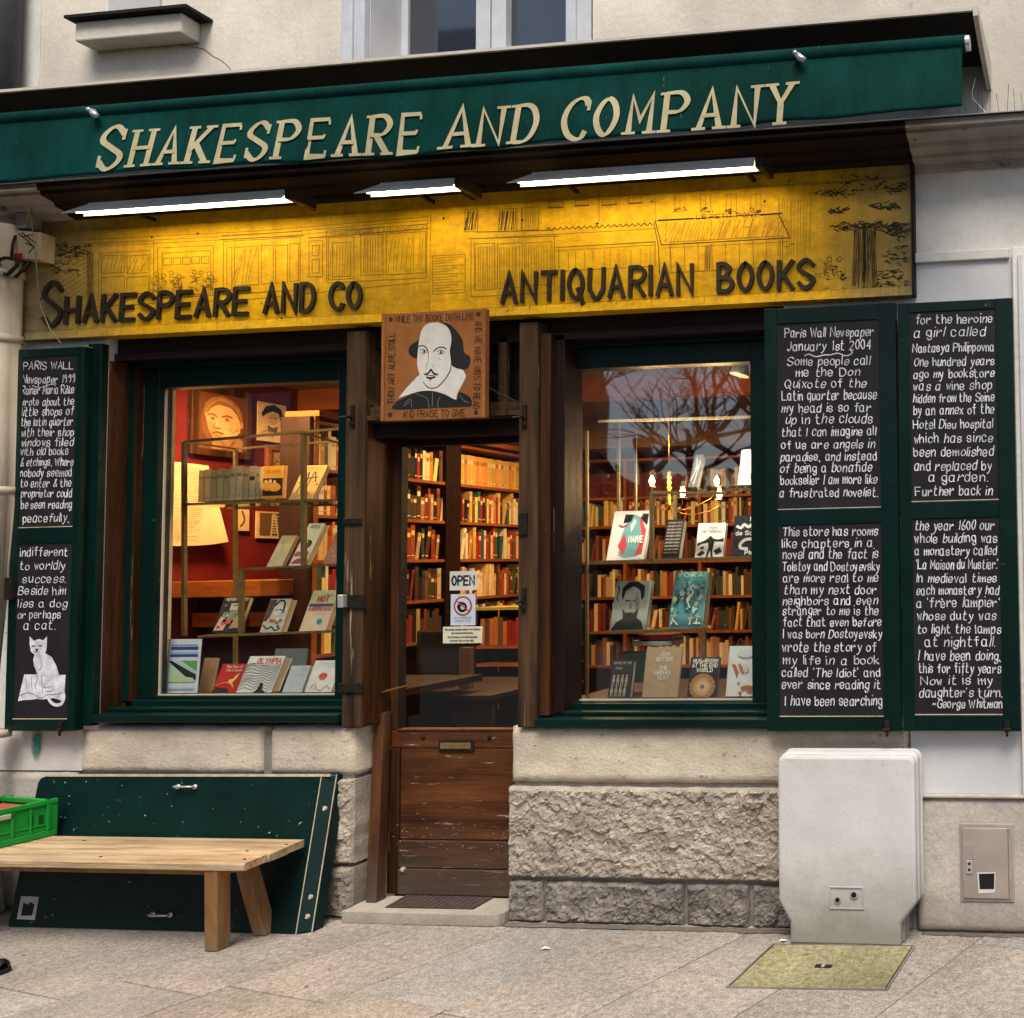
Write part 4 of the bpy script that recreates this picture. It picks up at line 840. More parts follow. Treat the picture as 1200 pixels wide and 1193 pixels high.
# ------------------------------------------------------------------ portrait sign
PY = -.115
T = root('portrait_sign', 'square brown sign with a painted bald man in a white collar, above the door', 'sign', (ux(508, 430, PY), PY, vz(508, 492, PY)))
bl, tl_, tr_, br_ = at(451, 494, PY), at(446, 368, PY), at(566, 361, PY), at(571, 489, PY)
px0, px1, pz0, pz1 = (bl.x + tl_.x) / 2, (br_.x + tr_.x) / 2, (bl.z + br_.z) / 2, (tl_.z + tr_.z) / 2
PM = pm('rusty_brown_board', (.30, .115, .032), (.20, .07, .02), sc=6, rough=.6, bump=.25, vary=.25, wear=((.45, .25, .12), -.07, 16))
box('board', PM, T, px0, px1, PY, PY + .03, pz0, pz1, .003)
for a, b, c_, d in ((px0 - .004, px0 + .012, pz0, pz1), (px1 - .012, px1 + .004, pz0, pz1)): box('edge_strip', PM, T, a, b, PY - .006, PY - .0005, c_, d, .002)
def pp_(x, y):
    t = (y - (105 - .055 * (x - 45))) / 1038; s = (x - (45 + .04 * (y - 105))) / 990
    return (px0 + s * (px1 - px0), pz1 - t * (pz1 - pz0))
white, black, line = MB(), MB(), MB()
def ppoly(mb, pts, o):
    q = smooth([pp_(*p) for p in pts] + [pp_(*pts[0])], 3)[:-1]; mb.poly([(x, PY - o, z) for x, z in q][::-1])
ppoly(white, [(435, 690), (380, 740), (300, 830), (238, 912), (240, 914), (430, 850), (560, 842), (680, 870), (790, 922), (800, 870), (868, 730), (872, 680), (830, 630), (735, 590), (600, 640)], .0010)
ppoly(black, [(205, 1022), (210, 960), (300, 905), (430, 852), (560, 845), (690, 880), (790, 925), (810, 880), (830, 850), (930, 900), (945, 975), (900, 985), (560, 1005)], .0014)
ppoly(black, [(600, 195), (680, 200), (760, 260), (830, 360), (850, 470), (905, 510), (912, 560), (890, 620), (820, 632), (740, 600), (700, 520), (720, 400), (700, 300)], .0014)
ppoly(black, [(415, 300), (400, 360), (330, 410), (310, 460), (330, 505), (405, 530), (415, 440)], .0014)
ppoly(white, [(555, 190), (480, 205), (432, 260), (412, 350), (405, 450), (402, 560), (420, 660), (470, 760), (510, 800), (560, 812), (610, 798), (680, 720), (722, 640), (728, 560), (712, 460), (722, 380), (715, 300), (680, 235), (620, 198)], .0020)
def pl(pts, w=.0022): ribbon(line, smooth([pp_(*p) for p in pts]), w, lambda x, z, o: Vector((x, PY - .0026 - o, z)), 0)
pl([(412, 420), (450, 412), (490, 440), (505, 480)], .005); pl([(558, 470), (590, 435), (640, 425), (678, 440)], .005); pl([(505, 480), (510, 560), (490, 610), (500, 630)], .002); pl([(425, 455), (450, 445), (485, 465)], .003); pl([(590, 470), (625, 450), (658, 470), (640, 490), (600, 485)], .0025); pl([(428, 470), (450, 490), (485, 478)], .002)
pl([(466, 462), (466, 474)], .009); pl([(628, 466), (628, 480)], .009); pl([(540, 590), (560, 600), (560, 620)], .002); pl([(485, 688), (520, 670), (540, 640), (565, 672), (605, 688)], .008); pl([(500, 690), (540, 698), (580, 690)], .003); pl([(505, 715), (540, 722), (578, 710)], .009); pl([(540, 718), (540, 740)], .006)
pl([(470, 760), (520, 808), (570, 814), (620, 795), (690, 715), (728, 640), (730, 590)], .003); pl([(600, 530), (630, 545)], .0015)
white.build('painted_face', flat((.62, .60, .55), .7), T); black.build('painted_hair_and_coat', flat((.015, .014, .014), .6), T); line.build('painted_lines', flat((.015, .014, .014), .6), T)
gl_ = MB()
for pts in ([(300, 960), (360, 925), (370, 1000)], [(400, 870), (460, 890), (520, 920), (540, 1000)], [(640, 900), (620, 950), (630, 1000)], [(830, 880), (870, 930), (920, 950)], [(290, 990), (350, 950)], [(566, 860), (570, 990)]): ribbon(gl_, smooth([pp_(*p) for p in pts]), .0022, lambda x, z, o: Vector((x, PY - .0026 - o, z)), 0)
gl_.build('painted_seams', flat((.2, .2, .22), .6), T)
tx_ = MB(); mpp = lambda x, z, o: Vector((x, PY - .0008 - o, z)); un = .0052
for t, a, b in (('WHILE THY BOOKE DOTH LIVE', (165, 192), (925, 158)), ('AND PRAISE TO GIVE', (290, 1098), (880, 1075)), ('THOU ART ALIVE STILL', (196, 965), (172, 292)), ('AND WE HAVE WITS TO READ', (945, 175), (962, 1005))):
    write(tx_, t, pp_(*a), pp_(*b), un, .0032, mpp, gap=1.0, space=2.5)
for x, y in ((122, 162), (967, 108), (162, 1075), (990, 1040)):
    q = pp_(x, y); tx_.poly([(q[0] + .011 * math.cos(-k * .6283), PY - .0012, q[1] + .011 * math.sin(-k * .6283)) for k in range(10)])
tx_.build('lettering', flat((.05, .02, .01), .6), T, kind='stuff')
mb = MB(); p = at(580, 460, .0); mb.tube([at(574, 455, -.09), at(585, 462, -.06), at(606, 471, -.02)], .005, 6); mb.build('bracket', M['iron'], T)

# ------------------------------------------------------------------ books
ORD = 'first second third fourth fifth sixth seventh eighth ninth tenth eleventh twelfth thirteenth fourteenth fifteenth sixteenth seventeenth eighteenth nineteenth twentieth'.split()
ORD += ['twenty-' + o for o in ORD[:9]] + ['thirtieth'] + ['thirty-' + o for o in ORD[:9]] + ['fortieth'] * 20
ART = {}
def cover_art(mb, mats, w, h, yo, ops):
    mp = lambda x, z, o: Vector((x, yo - o, z))
    def mi(c):
        m = flat(c, .45)
        if m not in mats: mats.append(m)
        return mats.index(m)
    o = .0005
    for op in ops:
        o += .00035; k = op[0]
        if k == 'r': _, a, b, c, d, col = op; mb.poly([mp(a * w, b * h, o), mp(c * w, b * h, o), mp(c * w, d * h, o), mp(a * w, d * h, o)], mi(col))
        elif k == 'p': mb.poly([mp(a * w, b * h, o) for a, b in op[1]], mi(op[2]))
        elif k == 'e': _, a, b, rx, rz, col = op; mb.poly([mp((a + rx * math.cos(t * math.pi / 8)) * w, b * h + rz * w * math.sin(t * math.pi / 8), o) for t in range(16)], mi(col))
        elif k == 'l': ribbon(mb, smooth([(a * w, b * h) for a, b in op[1]]), op[2] * w, mp, o, mi=mi(op[3]))
        elif k == 't':
            _, t, a, c, z, hh, col = op[:7]; bold = op[7] if len(op) > 7 else .16
            write(mb, t, (a * w, z * h), (c * w, z * h), hh * h / 6, bold * hh * h, mp, off=o, mi=mi(col), gap=1.3)
def display_book(label, u0, u1, vb, vt, y, thick, cover, ops, lean=14, cat='book', yaw=0, group='books set out in the shop windows', pages=True):
    um = (u0 + u1) / 2; p = at(u0, vb, y); q = at(u1, vb, y); W = q.x - p.x; zb = (p.z + q.z) / 2; a = R(lean)
    H = .2
    for _ in range(6): H = max(.02, (vz(um, vt, y + H * math.sin(a)) - zb) / math.cos(a))
    mt = Matrix.Translation((p.x, y, zb)) @ Matrix.Rotation(R(yaw), 4, 'Z') @ Matrix.Rotation(-a, 4, 'X')
    T = root('display_book' if cat == 'book' else cat.replace(' ', '_'), label, cat, (p.x, y, zb), group if cat == 'book' else None, mt)
    mats = [flat(cover, .4)]; mb = MB(); c = .0025
    if pages:
        mb.box(0, W, 0, c, 0, H); mb.box(0, W, thick - c, thick, 0, H); mb.box(0, c, 0, thick, 0, H)
    else: mb.box(0, W, 0, thick, 0, H)
    mb.build('cover', mats, T, local=True)
    if pages: MB().box(c, W - .003, c + .0002, thick - c - .0002, .003, H - .003).build('pages', M['pages'], T, local=True)
    if ops:
        mb = MB(); ms = []; cover_art(mb, ms, W, H, 0, ops); mb.build('cover_print', ms, T, local=True)
    return T
WHT = (.66, .63, .57); BLK = (.012, .012, .014); RED = (.42, .02, .02); GRY = (.3, .3, .29); YEL = (.75, .5, .08); BLU = (.03, .08, .28); ORG = (.7, .3, .04); TAN = (.36, .26, .15); CRM = (.62, .52, .36)
def sprinkle(n, cols, x0=.08, x1=.92, z0=.1, z1=.9, r=(.03, .09)):
    out = []
    for _ in range(n):
        cx, cz, rr = random.uniform(x0, x1), random.uniform(z0, z1), random.uniform(*r); k = random.choice((3, 4, 5, 6)); t0 = random.uniform(0, 6)
        out.append(('p', [(min(.99, max(.01, cx + rr * random.uniform(.6, 1.3) * math.cos(t0 + i * 6.283 / k))), min(.99, max(.01, cz + rr * .7 * random.uniform(.6, 1.3) * math.sin(t0 + i * 6.283 / k)))) for i in range(k)], random.choice(cols)))
    return out
yb = .27
display_book('white leaflet with blue bars against the glass, bottom left of the left window', 192, 231, 812, 749, .21, .002, (.62, .66, .68), [('r', .1, .88, .9, .895, BLU), ('r', .1, .80, .93, .86, BLU), ('r', .1, .67, .93, .72, BLU), ('r', .1, .74, .93, .76, (.4, .5, .65)), ('r', .08, .22, .93, .6, (.45, .62, .5)), ('p', [(.08, .58), (.15, .6), (.93, .34), (.93, .24), (.7, .26)], BLK), ('p', [(.45, .6), (.93, .6), (.93, .4)], (.12, .35, .1)), ('p', [(.1, .2), (.9, .2), (.85, .28), (.15, .33)], (.5, .62, .3)), ('r', .1, .06, .9, .1, (.4, .5, .6))], lean=4, cat='leaflet', pages=False)
display_book('narrow plain tan volume behind the leaflet in the left window', 232, 246, 812, 771, .30, .02, (.33, .2, .1), [], lean=10)
display_book('red paperback with a yellow figure in the bottom row of the left window', 247, 276, 812, 778, yb, .022, (.38, .015, .015), [('t', 'The Day of', .2, .85, .86, .08, CRM), ('t', 'the Locust', .25, .9, .74, .08, CRM), ('p', [(.75, .6), (.85, .68), (.8, .5), (.7, .35), (.85, .15), (.65, .3), (.5, .4), (.55, .45), (.68, .48)], YEL), ('p', [(.02, .02), (.7, .02), (.6, .14), (.1, .2)], BLK), ('l', [(.1, .25), (.4, .35), (.7, .3)], .03, ORG)], lean=24)
ol = []
for i in range(11): ol.append(('l', [(.02, .08 + i * .075), (.2, .16 + i * .07 + .03 * math.sin(i)), (.42, .10 + i * .072), (.6, .18 + i * .06), (.8, .06 + i * .07), (.98, .13 + i * .07)], .026, (.24, .24, .24)))
ol = [o for o in ol if o[1][0][1] < .82] + [('r', .3, .76, .97, .95, (.6, .58, .52)), ('t', 'OLYMPIA', .3, .96, .79, .14, (.5, .02, .02), .2), ('e', .66, .23, .05, .05, BLK), ('p', [(.5, .02), (.85, .02), (.8, .08), (.73, .08), (.72, .2), (.62, .2), (.58, .08)], BLK)]
display_book('white paperback with wavy grey lines and a red Olympia title', 275, 317, 813, 769, yb, .045, WHT, ol, lean=24)
display_book('plain grey portfolio standing behind the Olympia book', 316, 353, 808, 760, .42, .012, (.2, .2, .2), [], lean=8)
display_book('small pale blue grey paperback in the bottom row of the left window', 330, 353, 812, 780, yb, .02, (.42, .45, .46), [('t', 'poems', .55, .9, .85, .05, GRY), ('t', 'selected', .4, .9, .62, .04, GRY)], lean=22)
display_book('white paperback with a red flower, rightmost in the bottom row of the left window', 357, 388, 811, 774, yb, .022, WHT, [('t', 'Exercises', .3, .85, .88, .045, GRY), ('t', 'in style', .4, .8, .8, .045, GRY), ('e', .5, .5, .16, .12, (.55, .06, .05)), ('p', [(.4, .38), (.6, .38), (.55, .5), (.45, .5)], (.5, .1, .1)), ('l', [(.15, .1), (.3, .25), (.4, .1), (.6, .05), (.75, .2), (.9, .08)], .02, (.1, .09, .05)), ('l', [(.3, .3), (.35, .15), (.25, .05)], .02, (.6, .55, .1))], lean=22)
y4 = .40
display_book('dark paperback with a collage of portraits, left on the middle shelf of the left window', 248, 279, 741, 700, y4, .025, (.03, .03, .035), [('t', 'SEVEN GENTS', .12, .95, .9, .07, WHT), ('r', .38, .62, .68, .82, (.5, .42, .33)), ('p', [(.4, .3), (.72, .35), (.75, .62), (.42, .6)], (.2, .25, .22)), ('p', [(.05, .05), (.4, .05), (.5, .35), (.15, .45)], (.5, .35, .3)), ('p', [(.6, .1), (.95, .12), (.98, .5), (.75, .5)], (.35, .25, .12)), ('e', .3, .5, .1, .1, (.3, .4, .2)), ('p', [(.25, .2), (.6, .25), (.55, .4), (.2, .3)], (.5, .1, .1))] + sprinkle(14, [(.5, .42, .4), (.3, .05, .05), (.15, .2, .17), BLK]), lean=20)
display_book('black and white illustrated paperback in the middle of the middle shelf', 304, 329, 741, 702, y4, .035, (.5, .44, .37), [('p', [(.02, .98), (.02, .3), (.25, .45), (.35, .98)], (.09, .06, .05)), ('e', .55, .66, .2, .26, (.6, .55, .48)), ('l', [(.35, .8), (.5, .95), (.75, .88), (.78, .6)], .07, BLK), ('l', [(.42, .66), (.5, .68)], .05, BLK), ('l', [(.6, .68), (.7, .66)], .05, BLK), ('t', 'PROUST', .3, .8, .28, .1, (.5, .1, .08)), ('l', [(.1, .2), (.3, .1), (.5, .16), (.7, .05), (.9, .12)], .05, BLK)] + sprinkle(8, [BLK, WHT], z1=.4), lean=20)
display_book("cream paperback with red title and blue band, right on the left window's middle shelf", 350, 381, 740, 692, y4, .03, (.62, .48, .33), [('t', 'Perec', .5, .85, .87, .05, GRY), ('t', 'HOT', .3, .72, .72, .13, (.5, .03, .03), .2), ('r', .05, .60, .98, .67, (.06, .08, .2)), ('t', 'AMERICANA', .08, .95, .5, .08, (.5, .05, .1), .2), ('t', 'a novel', .45, .8, .4, .035, GRY), ('e', .66, .24, .1, .1, (.05, .25, .3))], lean=22)
y3 = .40
display_book('tan paperback leaning at the left of the short shelf in the left window', 312, 330, 664, 628, y3, .018, (.5, .4, .24), [('l', [(.3, .2), (.5, .5), (.3, .8)], .05, (.3, .24, .14)), ('e', .5, .4, .15, .15, (.4, .4, .28))], lean=28)
display_book("paperback with black and blue picture, middle of the left window's short shelf", 338, 357, 663, 614, y3, .03, WHT, [('e', .5, .5, .3, .3, BLK), ('e', .4, .55, .12, .12, (.5, .52, .55)), ('t', 'RED STAR', .1, .9, .22, .1, RED), ('p', [(.05, .05), (.9, .05), (.7, .18), (.3, .16)], (.3, .06, .05)), ('t', 'NOTES', .2, .8, .88, .08, BLU)], lean=28)
display_book("worn red and grey book, right end of the left window's short shelf", 378, 402, 661, 618, y3, .03, (.28, .12, .09), sprinkle(12, [GRY, (.4, .3, .24), RED]), lean=26)
display_book('orange paperback with a photograph of a group, standing beside the old green volumes', 305, 331, 584, 546, .44, .02, (.72, .36, .05), [('r', .03, .08, .97, .62, (.03, .015, .01)), ('e', .3, .38, .26, .2, ORG), ('e', .62, .34, .28, .18, (.7, .34, .05)), ('e', .22, .52, .07, .07, (.7, .5, .3)), ('e', .42, .53, .07, .07, (.7, .5, .3)), ('e', .62, .5, .07, .07, (.7, .5, .3)), ('t', 'THE BOYS', .15, .85, .8, .07, (.35, .12, .02))], lean=3)
display_book('orange book with black brush script leaning beside the post on the upper shelf', 338, 366, 585, 546, .42, .025, (.72, .42, .14), [('l', [(.2, .2), (.35, .8), (.5, .3), (.6, .8), (.8, .5)], .05, BLK), ('l', [(.3, .6), (.8, .65)], .05, BLK), ('t', 'KEROUAC', .2, .9, .88, .06, (.4, .1, .02))] + sprinkle(6, [BLK, ORG], z1=.6), lean=26)
# old matching set
us = 232
for i in range(10):
    wv = 7.3 if i not in (6, 8) else 8.0; u2 = min(304, us + wv)
    h = 585 - 4 * math.sin(i * 1.3)
    vt_ = 550 + [1, 0, 1, -1, 0, -3, -4, -3, -4, -3][i]
    T = display_book('faded olive clothbound volume, %s from the left of the old row in the left window' % ORD[i], us, u2 - .4, 588 - i * .35, vt_, .42, .10, random.choice(((.42, .33, .17), (.33, .27, .14), (.46, .36, .2), (.28, .22, .11))), [('r', .1, .78, .9, .80, (.3, .22, .09)), ('r', .1, .70, .9, .72, (.3, .22, .09)), ('r', .12, .58 if i == 8 else .74, .88, .68 if i == 8 else .76, (.04, .03, .02)), ('r', .1, .12, .9, .14, (.3, .22, .09))], lean=1, group='old olive volumes in a row on the upper shelf')
    us = u2
# right window
display_book('white picture book with a teal and red bird shape in the right window', 710, 754, 657, 599, .36, .02, (.6, .56, .5), [('r', .17, .05, .96, .95, (.55, .55, .5)), ('p', [(.3, .1), (.45, .05), (.8, .08), (.93, .5), (.8, .85), (.55, .93), (.4, .8), (.3, .5)], (.12, .28, .27)), ('p', [(.75, .1), (.92, .12), (.95, .6), (.8, .8), (.7, .85), (.85, .5)], (.42, .05, .05)), ('p', [(.25, .3), (.42, .1), (.5, .3), (.38, .55)], (.4, .05, .05)), ('p', [(.3, .75), (.5, .78), (.55, .92), (.32, .93)], BLK), ('p', [(.75, .85), (.95, .7), (.95, .93), (.8, .94)], BLK), ('p', [(.55, .55), (.65, .75), (.6, .85), (.5, .7)], (.4, .5, .46)), ('t', 'NA\u00cfVE', .52, .9, .36, .12, WHT, .18), ('l', [(.2, .72), (.3, .68), (.42, .72)], .03, RED)], lean=18)
display_book('thick black paperback covered in small white text, beside the bird book', 775, 795, 655, 609, .37, .04, (.025, .022, .02), [('t', 'once upon a time in', .1, .92, .9 - i * .085, .045, (.3, .28, .24)) for i in range(10)], lean=18)
display_book('cream book with a black rider drawing in the right window', 814, 847, 654, 613, .36, .02, WHT, [('t', 'PER', .4, .7, .82, .07, (.2, .18, .16)), ('t', 'PETTERSON', .15, .88, .72, .07, (.2, .18, .16)), ('p', [(.04, .42), (.3, .5), (.42, .58), (.5, .64), (.58, .56), (.75, .52), (.97, .56), (.97, .46), (.65, .48), (.6, .2), (.64, .04), (.56, .04), (.52, .25), (.46, .04), (.38, .04), (.46, .28), (.42, .45), (.2, .42), (.04, .34)], BLK), ('p', [(.05, .1), (.25, .22), (.35, .14), (.2, .06)], BLK), ('p', [(.65, .2), (.85, .3), (.95, .18), (.75, .1)], BLK), ('p', [(.1, .28), (.3, .34), (.28, .26)], BLK)], lean=14)
display_book('dark navy exhibition book with white snake shapes and white lettering, cut by the window edge', 857, 892, 653, 604, .35, .02, (.015, .018, .025), [('t', 'Niki', .55, .95, .86, .09, WHT, .2), ('l', [(.12, .74), (.25, .7), (.35, .78), (.5, .72), (.62, .78), (.78, .74), (.95, .78)], .09, (.55, .56, .56)), ('t', 'de Saint', .1, .95, .53, .09, WHT, .2), ('l', [(.8, .42), (.45, .42), (.28, .32), (.3, .22), (.5, .2)], .1, (.5, .5, .5)), ('t', 'Phalle', .45, .98, .06, .09, WHT, .2)], lean=12)
face = [('r', 0, 0, 1, 1, (.33, .33, .32)), ('p', [(.02, .02), (.95, .02), (.85, .2), (.68, .28), (.4, .28), (.15, .18)], (.03, .03, .03)), ('e', .5, .56, .25, .36, (.34, .33, .31)), ('p', [(.26, .62), (.3, .8), (.5, .9), (.7, .82), (.78, .6), (.85, .7), (.82, .9), (.6, .99), (.35, .98), (.2, .86), (.2, .7)], BLK), ('p', [(.28, .45), (.38, .36), (.6, .36), (.74, .45), (.7, .2), (.5, .12), (.34, .2)], (.05, .045, .04)), ('l', [(.34, .6), (.46, .61)], .035, BLK), ('l', [(.56, .61), (.68, .6)], .035, BLK), ('p', [(.48, .6), (.53, .6), (.56, .45), (.45, .45)], (.2, .19, .18)), ('p', [(.6, .8), (.74, .6), (.74, .45), (.62, .42)], (.2, .19, .18)), ('l', [(.42, .37), (.58, .37)], .03, (.2, .15, .14)), ('t', 'RASPOUTINE', .06, .2, .8, .05, BLK)]
face[-1] = ('l', [(.08, .9), (.12, .8), (.08, .7), (.13, .6)], .03, BLK)
display_book('grey book with a large photograph of a long haired bearded man', 714, 756, 740, 681, .36, .025, (.4, .4, .38), face, lean=16)
yk = [('r', .03, .02, .97, .98, (.10, .26, .30))] + sprinkle(46, [(.25, .42, .42), (.45, .45, .32), (.06, .16, .2), (.5, .5, .45), (.35, .33, .12), (.04, .07, .08)], z0=.2, z1=.85, r=(.03, .1)) + [('l', [(.6, .35), (.5, .5), (.65, .6), (.55, .72), (.75, .7)], .04, (.6, .58, .5)), ('t', 'YOKAI', .12, .95, .89, .07, WHT, .2), ('l', [(.1, .2), (.25, .22)], .035, WHT), ('l', [(.18, .26), (.12, .06)], .035, WHT), ('l', [(.15, .14), (.3, .05)], .035, WHT), ('l', [(.68, .22), (.66, .05)], .035, WHT), ('l', [(.6, .15), (.75, .17)], .035, WHT), ('l', [(.8, .2), (.95, .18)], .035, WHT), ('l', [(.87, .24), (.85, .06)], .035, WHT), ('l', [(.78, .07), (.96, .07)], .035, WHT)]
display_book('thick turquoise illustrated book titled in spaced white capitals with two large white characters', 783, 823, 736, 670, .36, .05, (.3, .33, .32), yk, lean=16)
fg = []
for r_ in range(2):
    for c_ in range(4):
        cx, cz = .18 + c_ * .2, .42 - r_ * .3; fg += [('e', cx, cz + .16, .045, .045, (.3, .26, .2)), ('p', [(cx - .07, cz), (cx + .07, cz), (cx + .05, cz + .12), (cx - .05, cz + .12)], (.26, .23, .18)), ('l', [(cx - .03, cz), (cx - .04, cz - .1)], .04, (.26, .23, .18)), ('l', [(cx + .03, cz), (cx + .04, cz - .1)], .04, (.26, .23, .18))]
display_book('dark green cloth portfolio lying behind the black book with rows of figures', 727, 768, 800, 763, .46, .03, (.015, .07, .03), [('r', .05, .88, .95, .9, (.1, .2, .1))], lean=6)
display_book('black book with two rows of small standing figures, bottom left of the right window', 712, 738, 817, 774, .28, .03, (.018, .018, .018), [('t', 'DANCE OF THE', .1, .9, .9, .06, (.35, .32, .26)), ('t', 'DEAD', .2, .5, .76, .05, (.35, .32, .26))] + fg, lean=14)
display_book('plain kraft brown book with white capital title in the bottom row of the right window', 752, 794, 817, 758, .27, .012, (.33, .235, .14), [('t', 'JON', .4, .66, .82, .07, WHT, .18), ('t', 'SETTER', .3, .76, .72, .07, WHT, .18), ('t', 'THE', .42, .64, .54, .07, WHT, .18), ('t', 'URBAN', .3, .74, .45, .07, WHT, .18), ('t', 'TEXT', .38, .7, .35, .07, WHT, .18)], lean=12)
ray = [('e', .5, .24, .44, .44, (.3, .14, .05)), ('e', .5, .24, .3, .3, (.42, .26, .12)), ('e', .5, .24, .2, .2, (.5, .34, .2)), ('e', .5, .24, .07, .07, (.2, .08, .03))] + [('l', [(.5 + .3 * math.cos(t), .24 + .2 * math.sin(t)), (.5 + .46 * math.cos(t), .24 + .31 * math.sin(t))], .02, (.4, .22, .1)) for t in [i * .42 for i in range(15)]]
display_book('black book with an orange sunburst and bold white lettering, right window', 805, 839, 816, 770, .28, .02, (.015, .013, .013), [('t', 'MUSHROOM', .1, .95, .86, .09, WHT, .22), ('t', 'AT THE END', .08, .95, .74, .09, WHT, .22), ('t', 'WORLD', .25, .8, .62, .09, WHT, .22)] + ray, lean=14)
display_book('tall white book with rust red leaves, bottom right of the right window', 850, 884, 816, 757, .26, .02, (.6, .62, .6), [('p', [(.12, .65), (.22, .52), (.35, .35), (.4, .48), (.28, .62)], (.35, .12, .07)), ('p', [(.35, .62), (.45, .48), (.6, .42), (.55, .56), (.42, .66)], (.4, .16, .1)), ('p', [(.5, .18), (.7, .22), (.95, .2), (.9, .05), (.7, .08), (.8, .14), (.55, .1)], (.42, .1, .04)), ('e', .5, .06, .06, .06, (.35, .1, .05)), ('e', .42, .26, .04, .04, (.35, .1, .05)), ('e', .65, .55, .1, .14, (.55, .52, .42)), ('e', .6, .85, .3, .14, (.52, .58, .6))], lean=12)
display_book('black jacketed hardback leaning at the top of the right window, seen from its fore edge', 806, 816, 571, 533, .62, .04, (.02, .02, .022), [('l', [(.2, .2), (.5, .6), (.3, .9)], .08, GRY), ('l', [(.6, .1), (.7, .5), (.8, .8)], .08, GRY)], lean=26)
display_book('pale pink book at the top right of the right window', 864, 892, 568, 527, .45, .02, (.62, .46, .40), [('l', [(.4, .25), (.55, .32), (.7, .28)], .03, BLK), ('l', [(.5, .15), (.55, .3)], .03, BLK)], lean=18)
st_ = MB(); a = at(741, 757, .42)
for i in range(2):
    T = root('stacked_book', 'white book lying flat under the middle shelf of the right window' if i else 'red book lying flat on top of the white one in the right window', 'book', (a.x, .4, a.z), 'books set out in the shop windows')
    w_ = at(787, 757, .42).x - a.x; z0 = a.z + i * .03 - .002
    mb = MB(); mb.box(a.x + i * .03, a.x + w_, .42, .56, z0, z0 + .003); mb.box(a.x + i * .03, a.x + w_, .42, .56, z0 + .025, z0 + .028); mb.box(a.x + i * .03, a.x + w_, .42, .423, z0, z0 + .028); mb.build('cover', flat(((.55, .5, .45), (.2, .02, .02))[i]), T)
    box('pages', M['pages'], T, a.x + i * .03 + .003, a.x + w_ - .002, .4235, .558, z0 + .0035, z0 + .0245)

# ------------------------------------------------------------------ display cases
V = root('display_case', 'brass framed glass display case standing in the left window', 'display case', (-4.3, .35, 1.05))
def bar(par, a, b, w=.014, nm='brass_bar', m='brass'): MB().beam(a, b, w, w).build(nm, M[m], par)
A0, A1 = at(216, 518, .36), at(216, 745, .36); B0, B1 = at(276, 526, .60), at(276, 780, .60); C0, C1 = at(356, 508, .33), at(356, 664, .33); D0, D1_ = at(283, 667, .36), at(283, 744, .36)
bar(V, A0, A1, .018); bar(V, B0, B1, .016); bar(V, C0, C1, .02); bar(V, D0, D1_, .02); bar(V, A0, at(405, 502, .31), .014); bar(V, A0, B0, .010); bar(V, B0, at(405, 516, .55), .011); bar(V, C0, at(405, 521, .50), .010)
def shelfg(par, pts, nm='glass_shelf'):
    mb = MB(); mb.hexa([p - Vector((0, 0, .006)) for p in pts] + list(pts)); return mb.build(nm, M['shelfglass'], par)
s0, s1 = at(216, 591, .36), at(356, 587, .33); sb0, sb1 = Vector((s0.x, .60, s0.z)), Vector((ux(405, 587, .6), .6, s1.z)); s2 = Vector((ux(405, 587, .33), .33, s1.z))
shelfg(V, [s0, s2, sb1, sb0]); bar(V, s0, s1, .012); bar(V, s1, s2, .012)
box('back_rail', M['brass'], V, s0.x, sb1.x, .6, .61, s0.z - .012, s0.z - .001)
t0, t1 = at(283, 667, .36), at(405, 661, .33); shelfg(V, [t0, t1, Vector((t1.x, .58, t1.z)), Vector((t0.x, .58, t0.z))]); bar(V, t0, t1, .011)
t0, t1 = at(233, 746, .36), at(405, 739, .33); shelfg(V, [t0, t1, Vector((t1.x, .60, t1.z)), Vector((t0.x, .60, t0.z))]); bar(V, t0, t1, .012); bar(V, t0, Vector((t0.x, .6, t0.z)), .009)
V = root('display_case', 'brass framed glass display case standing in the right window', 'display case', (-2.0, .35, 1.05))
bar(V, at(688, 505, .33), at(688, 816, .33), .012); bar(V, at(725, 497, .60), at(725, 600, .60), .013); bar(V, at(745, 505, .68), at(745, 605, .68), .010); bar(V, at(702, 494, .33), at(905, 488, .31), .013)
bar(V, at(764, 577, .33), at(764, 655, .33), .018); bar(V, at(791, 580, .55), at(791, 612, .55), .016); bar(V, at(764, 577, .33), at(852, 578, .33), .015); bar(V, at(852, 574, .42), at(905, 573, .42), .014)
for (u0, v0, u1, v1, y0, y1) in ((692, 659, 905, 652, .33, .62), (712, 741, 826, 737, .33, .60)):
    a, b = at(u0, v0, y0), at(u1, v1, y0); shelfg(V, [a, b, Vector((b.x, y1, b.z)), Vector((a.x, y1, a.z))]); bar(V, a, b, .014)
a, b = at(830, 570, .42), at(905, 568, .42); shelfg(V, [a, b, Vector((b.x, .66, b.z)), Vector((a.x, .66, a.z))])
a, b = at(790, 571, .60), at(905, 569, .60); shelfg(V, [a, b, Vector((b.x, .8, b.z)), Vector((a.x, .8, a.z))])
bar(V, at(825, 738, .33), at(825, 816, .33), .018)

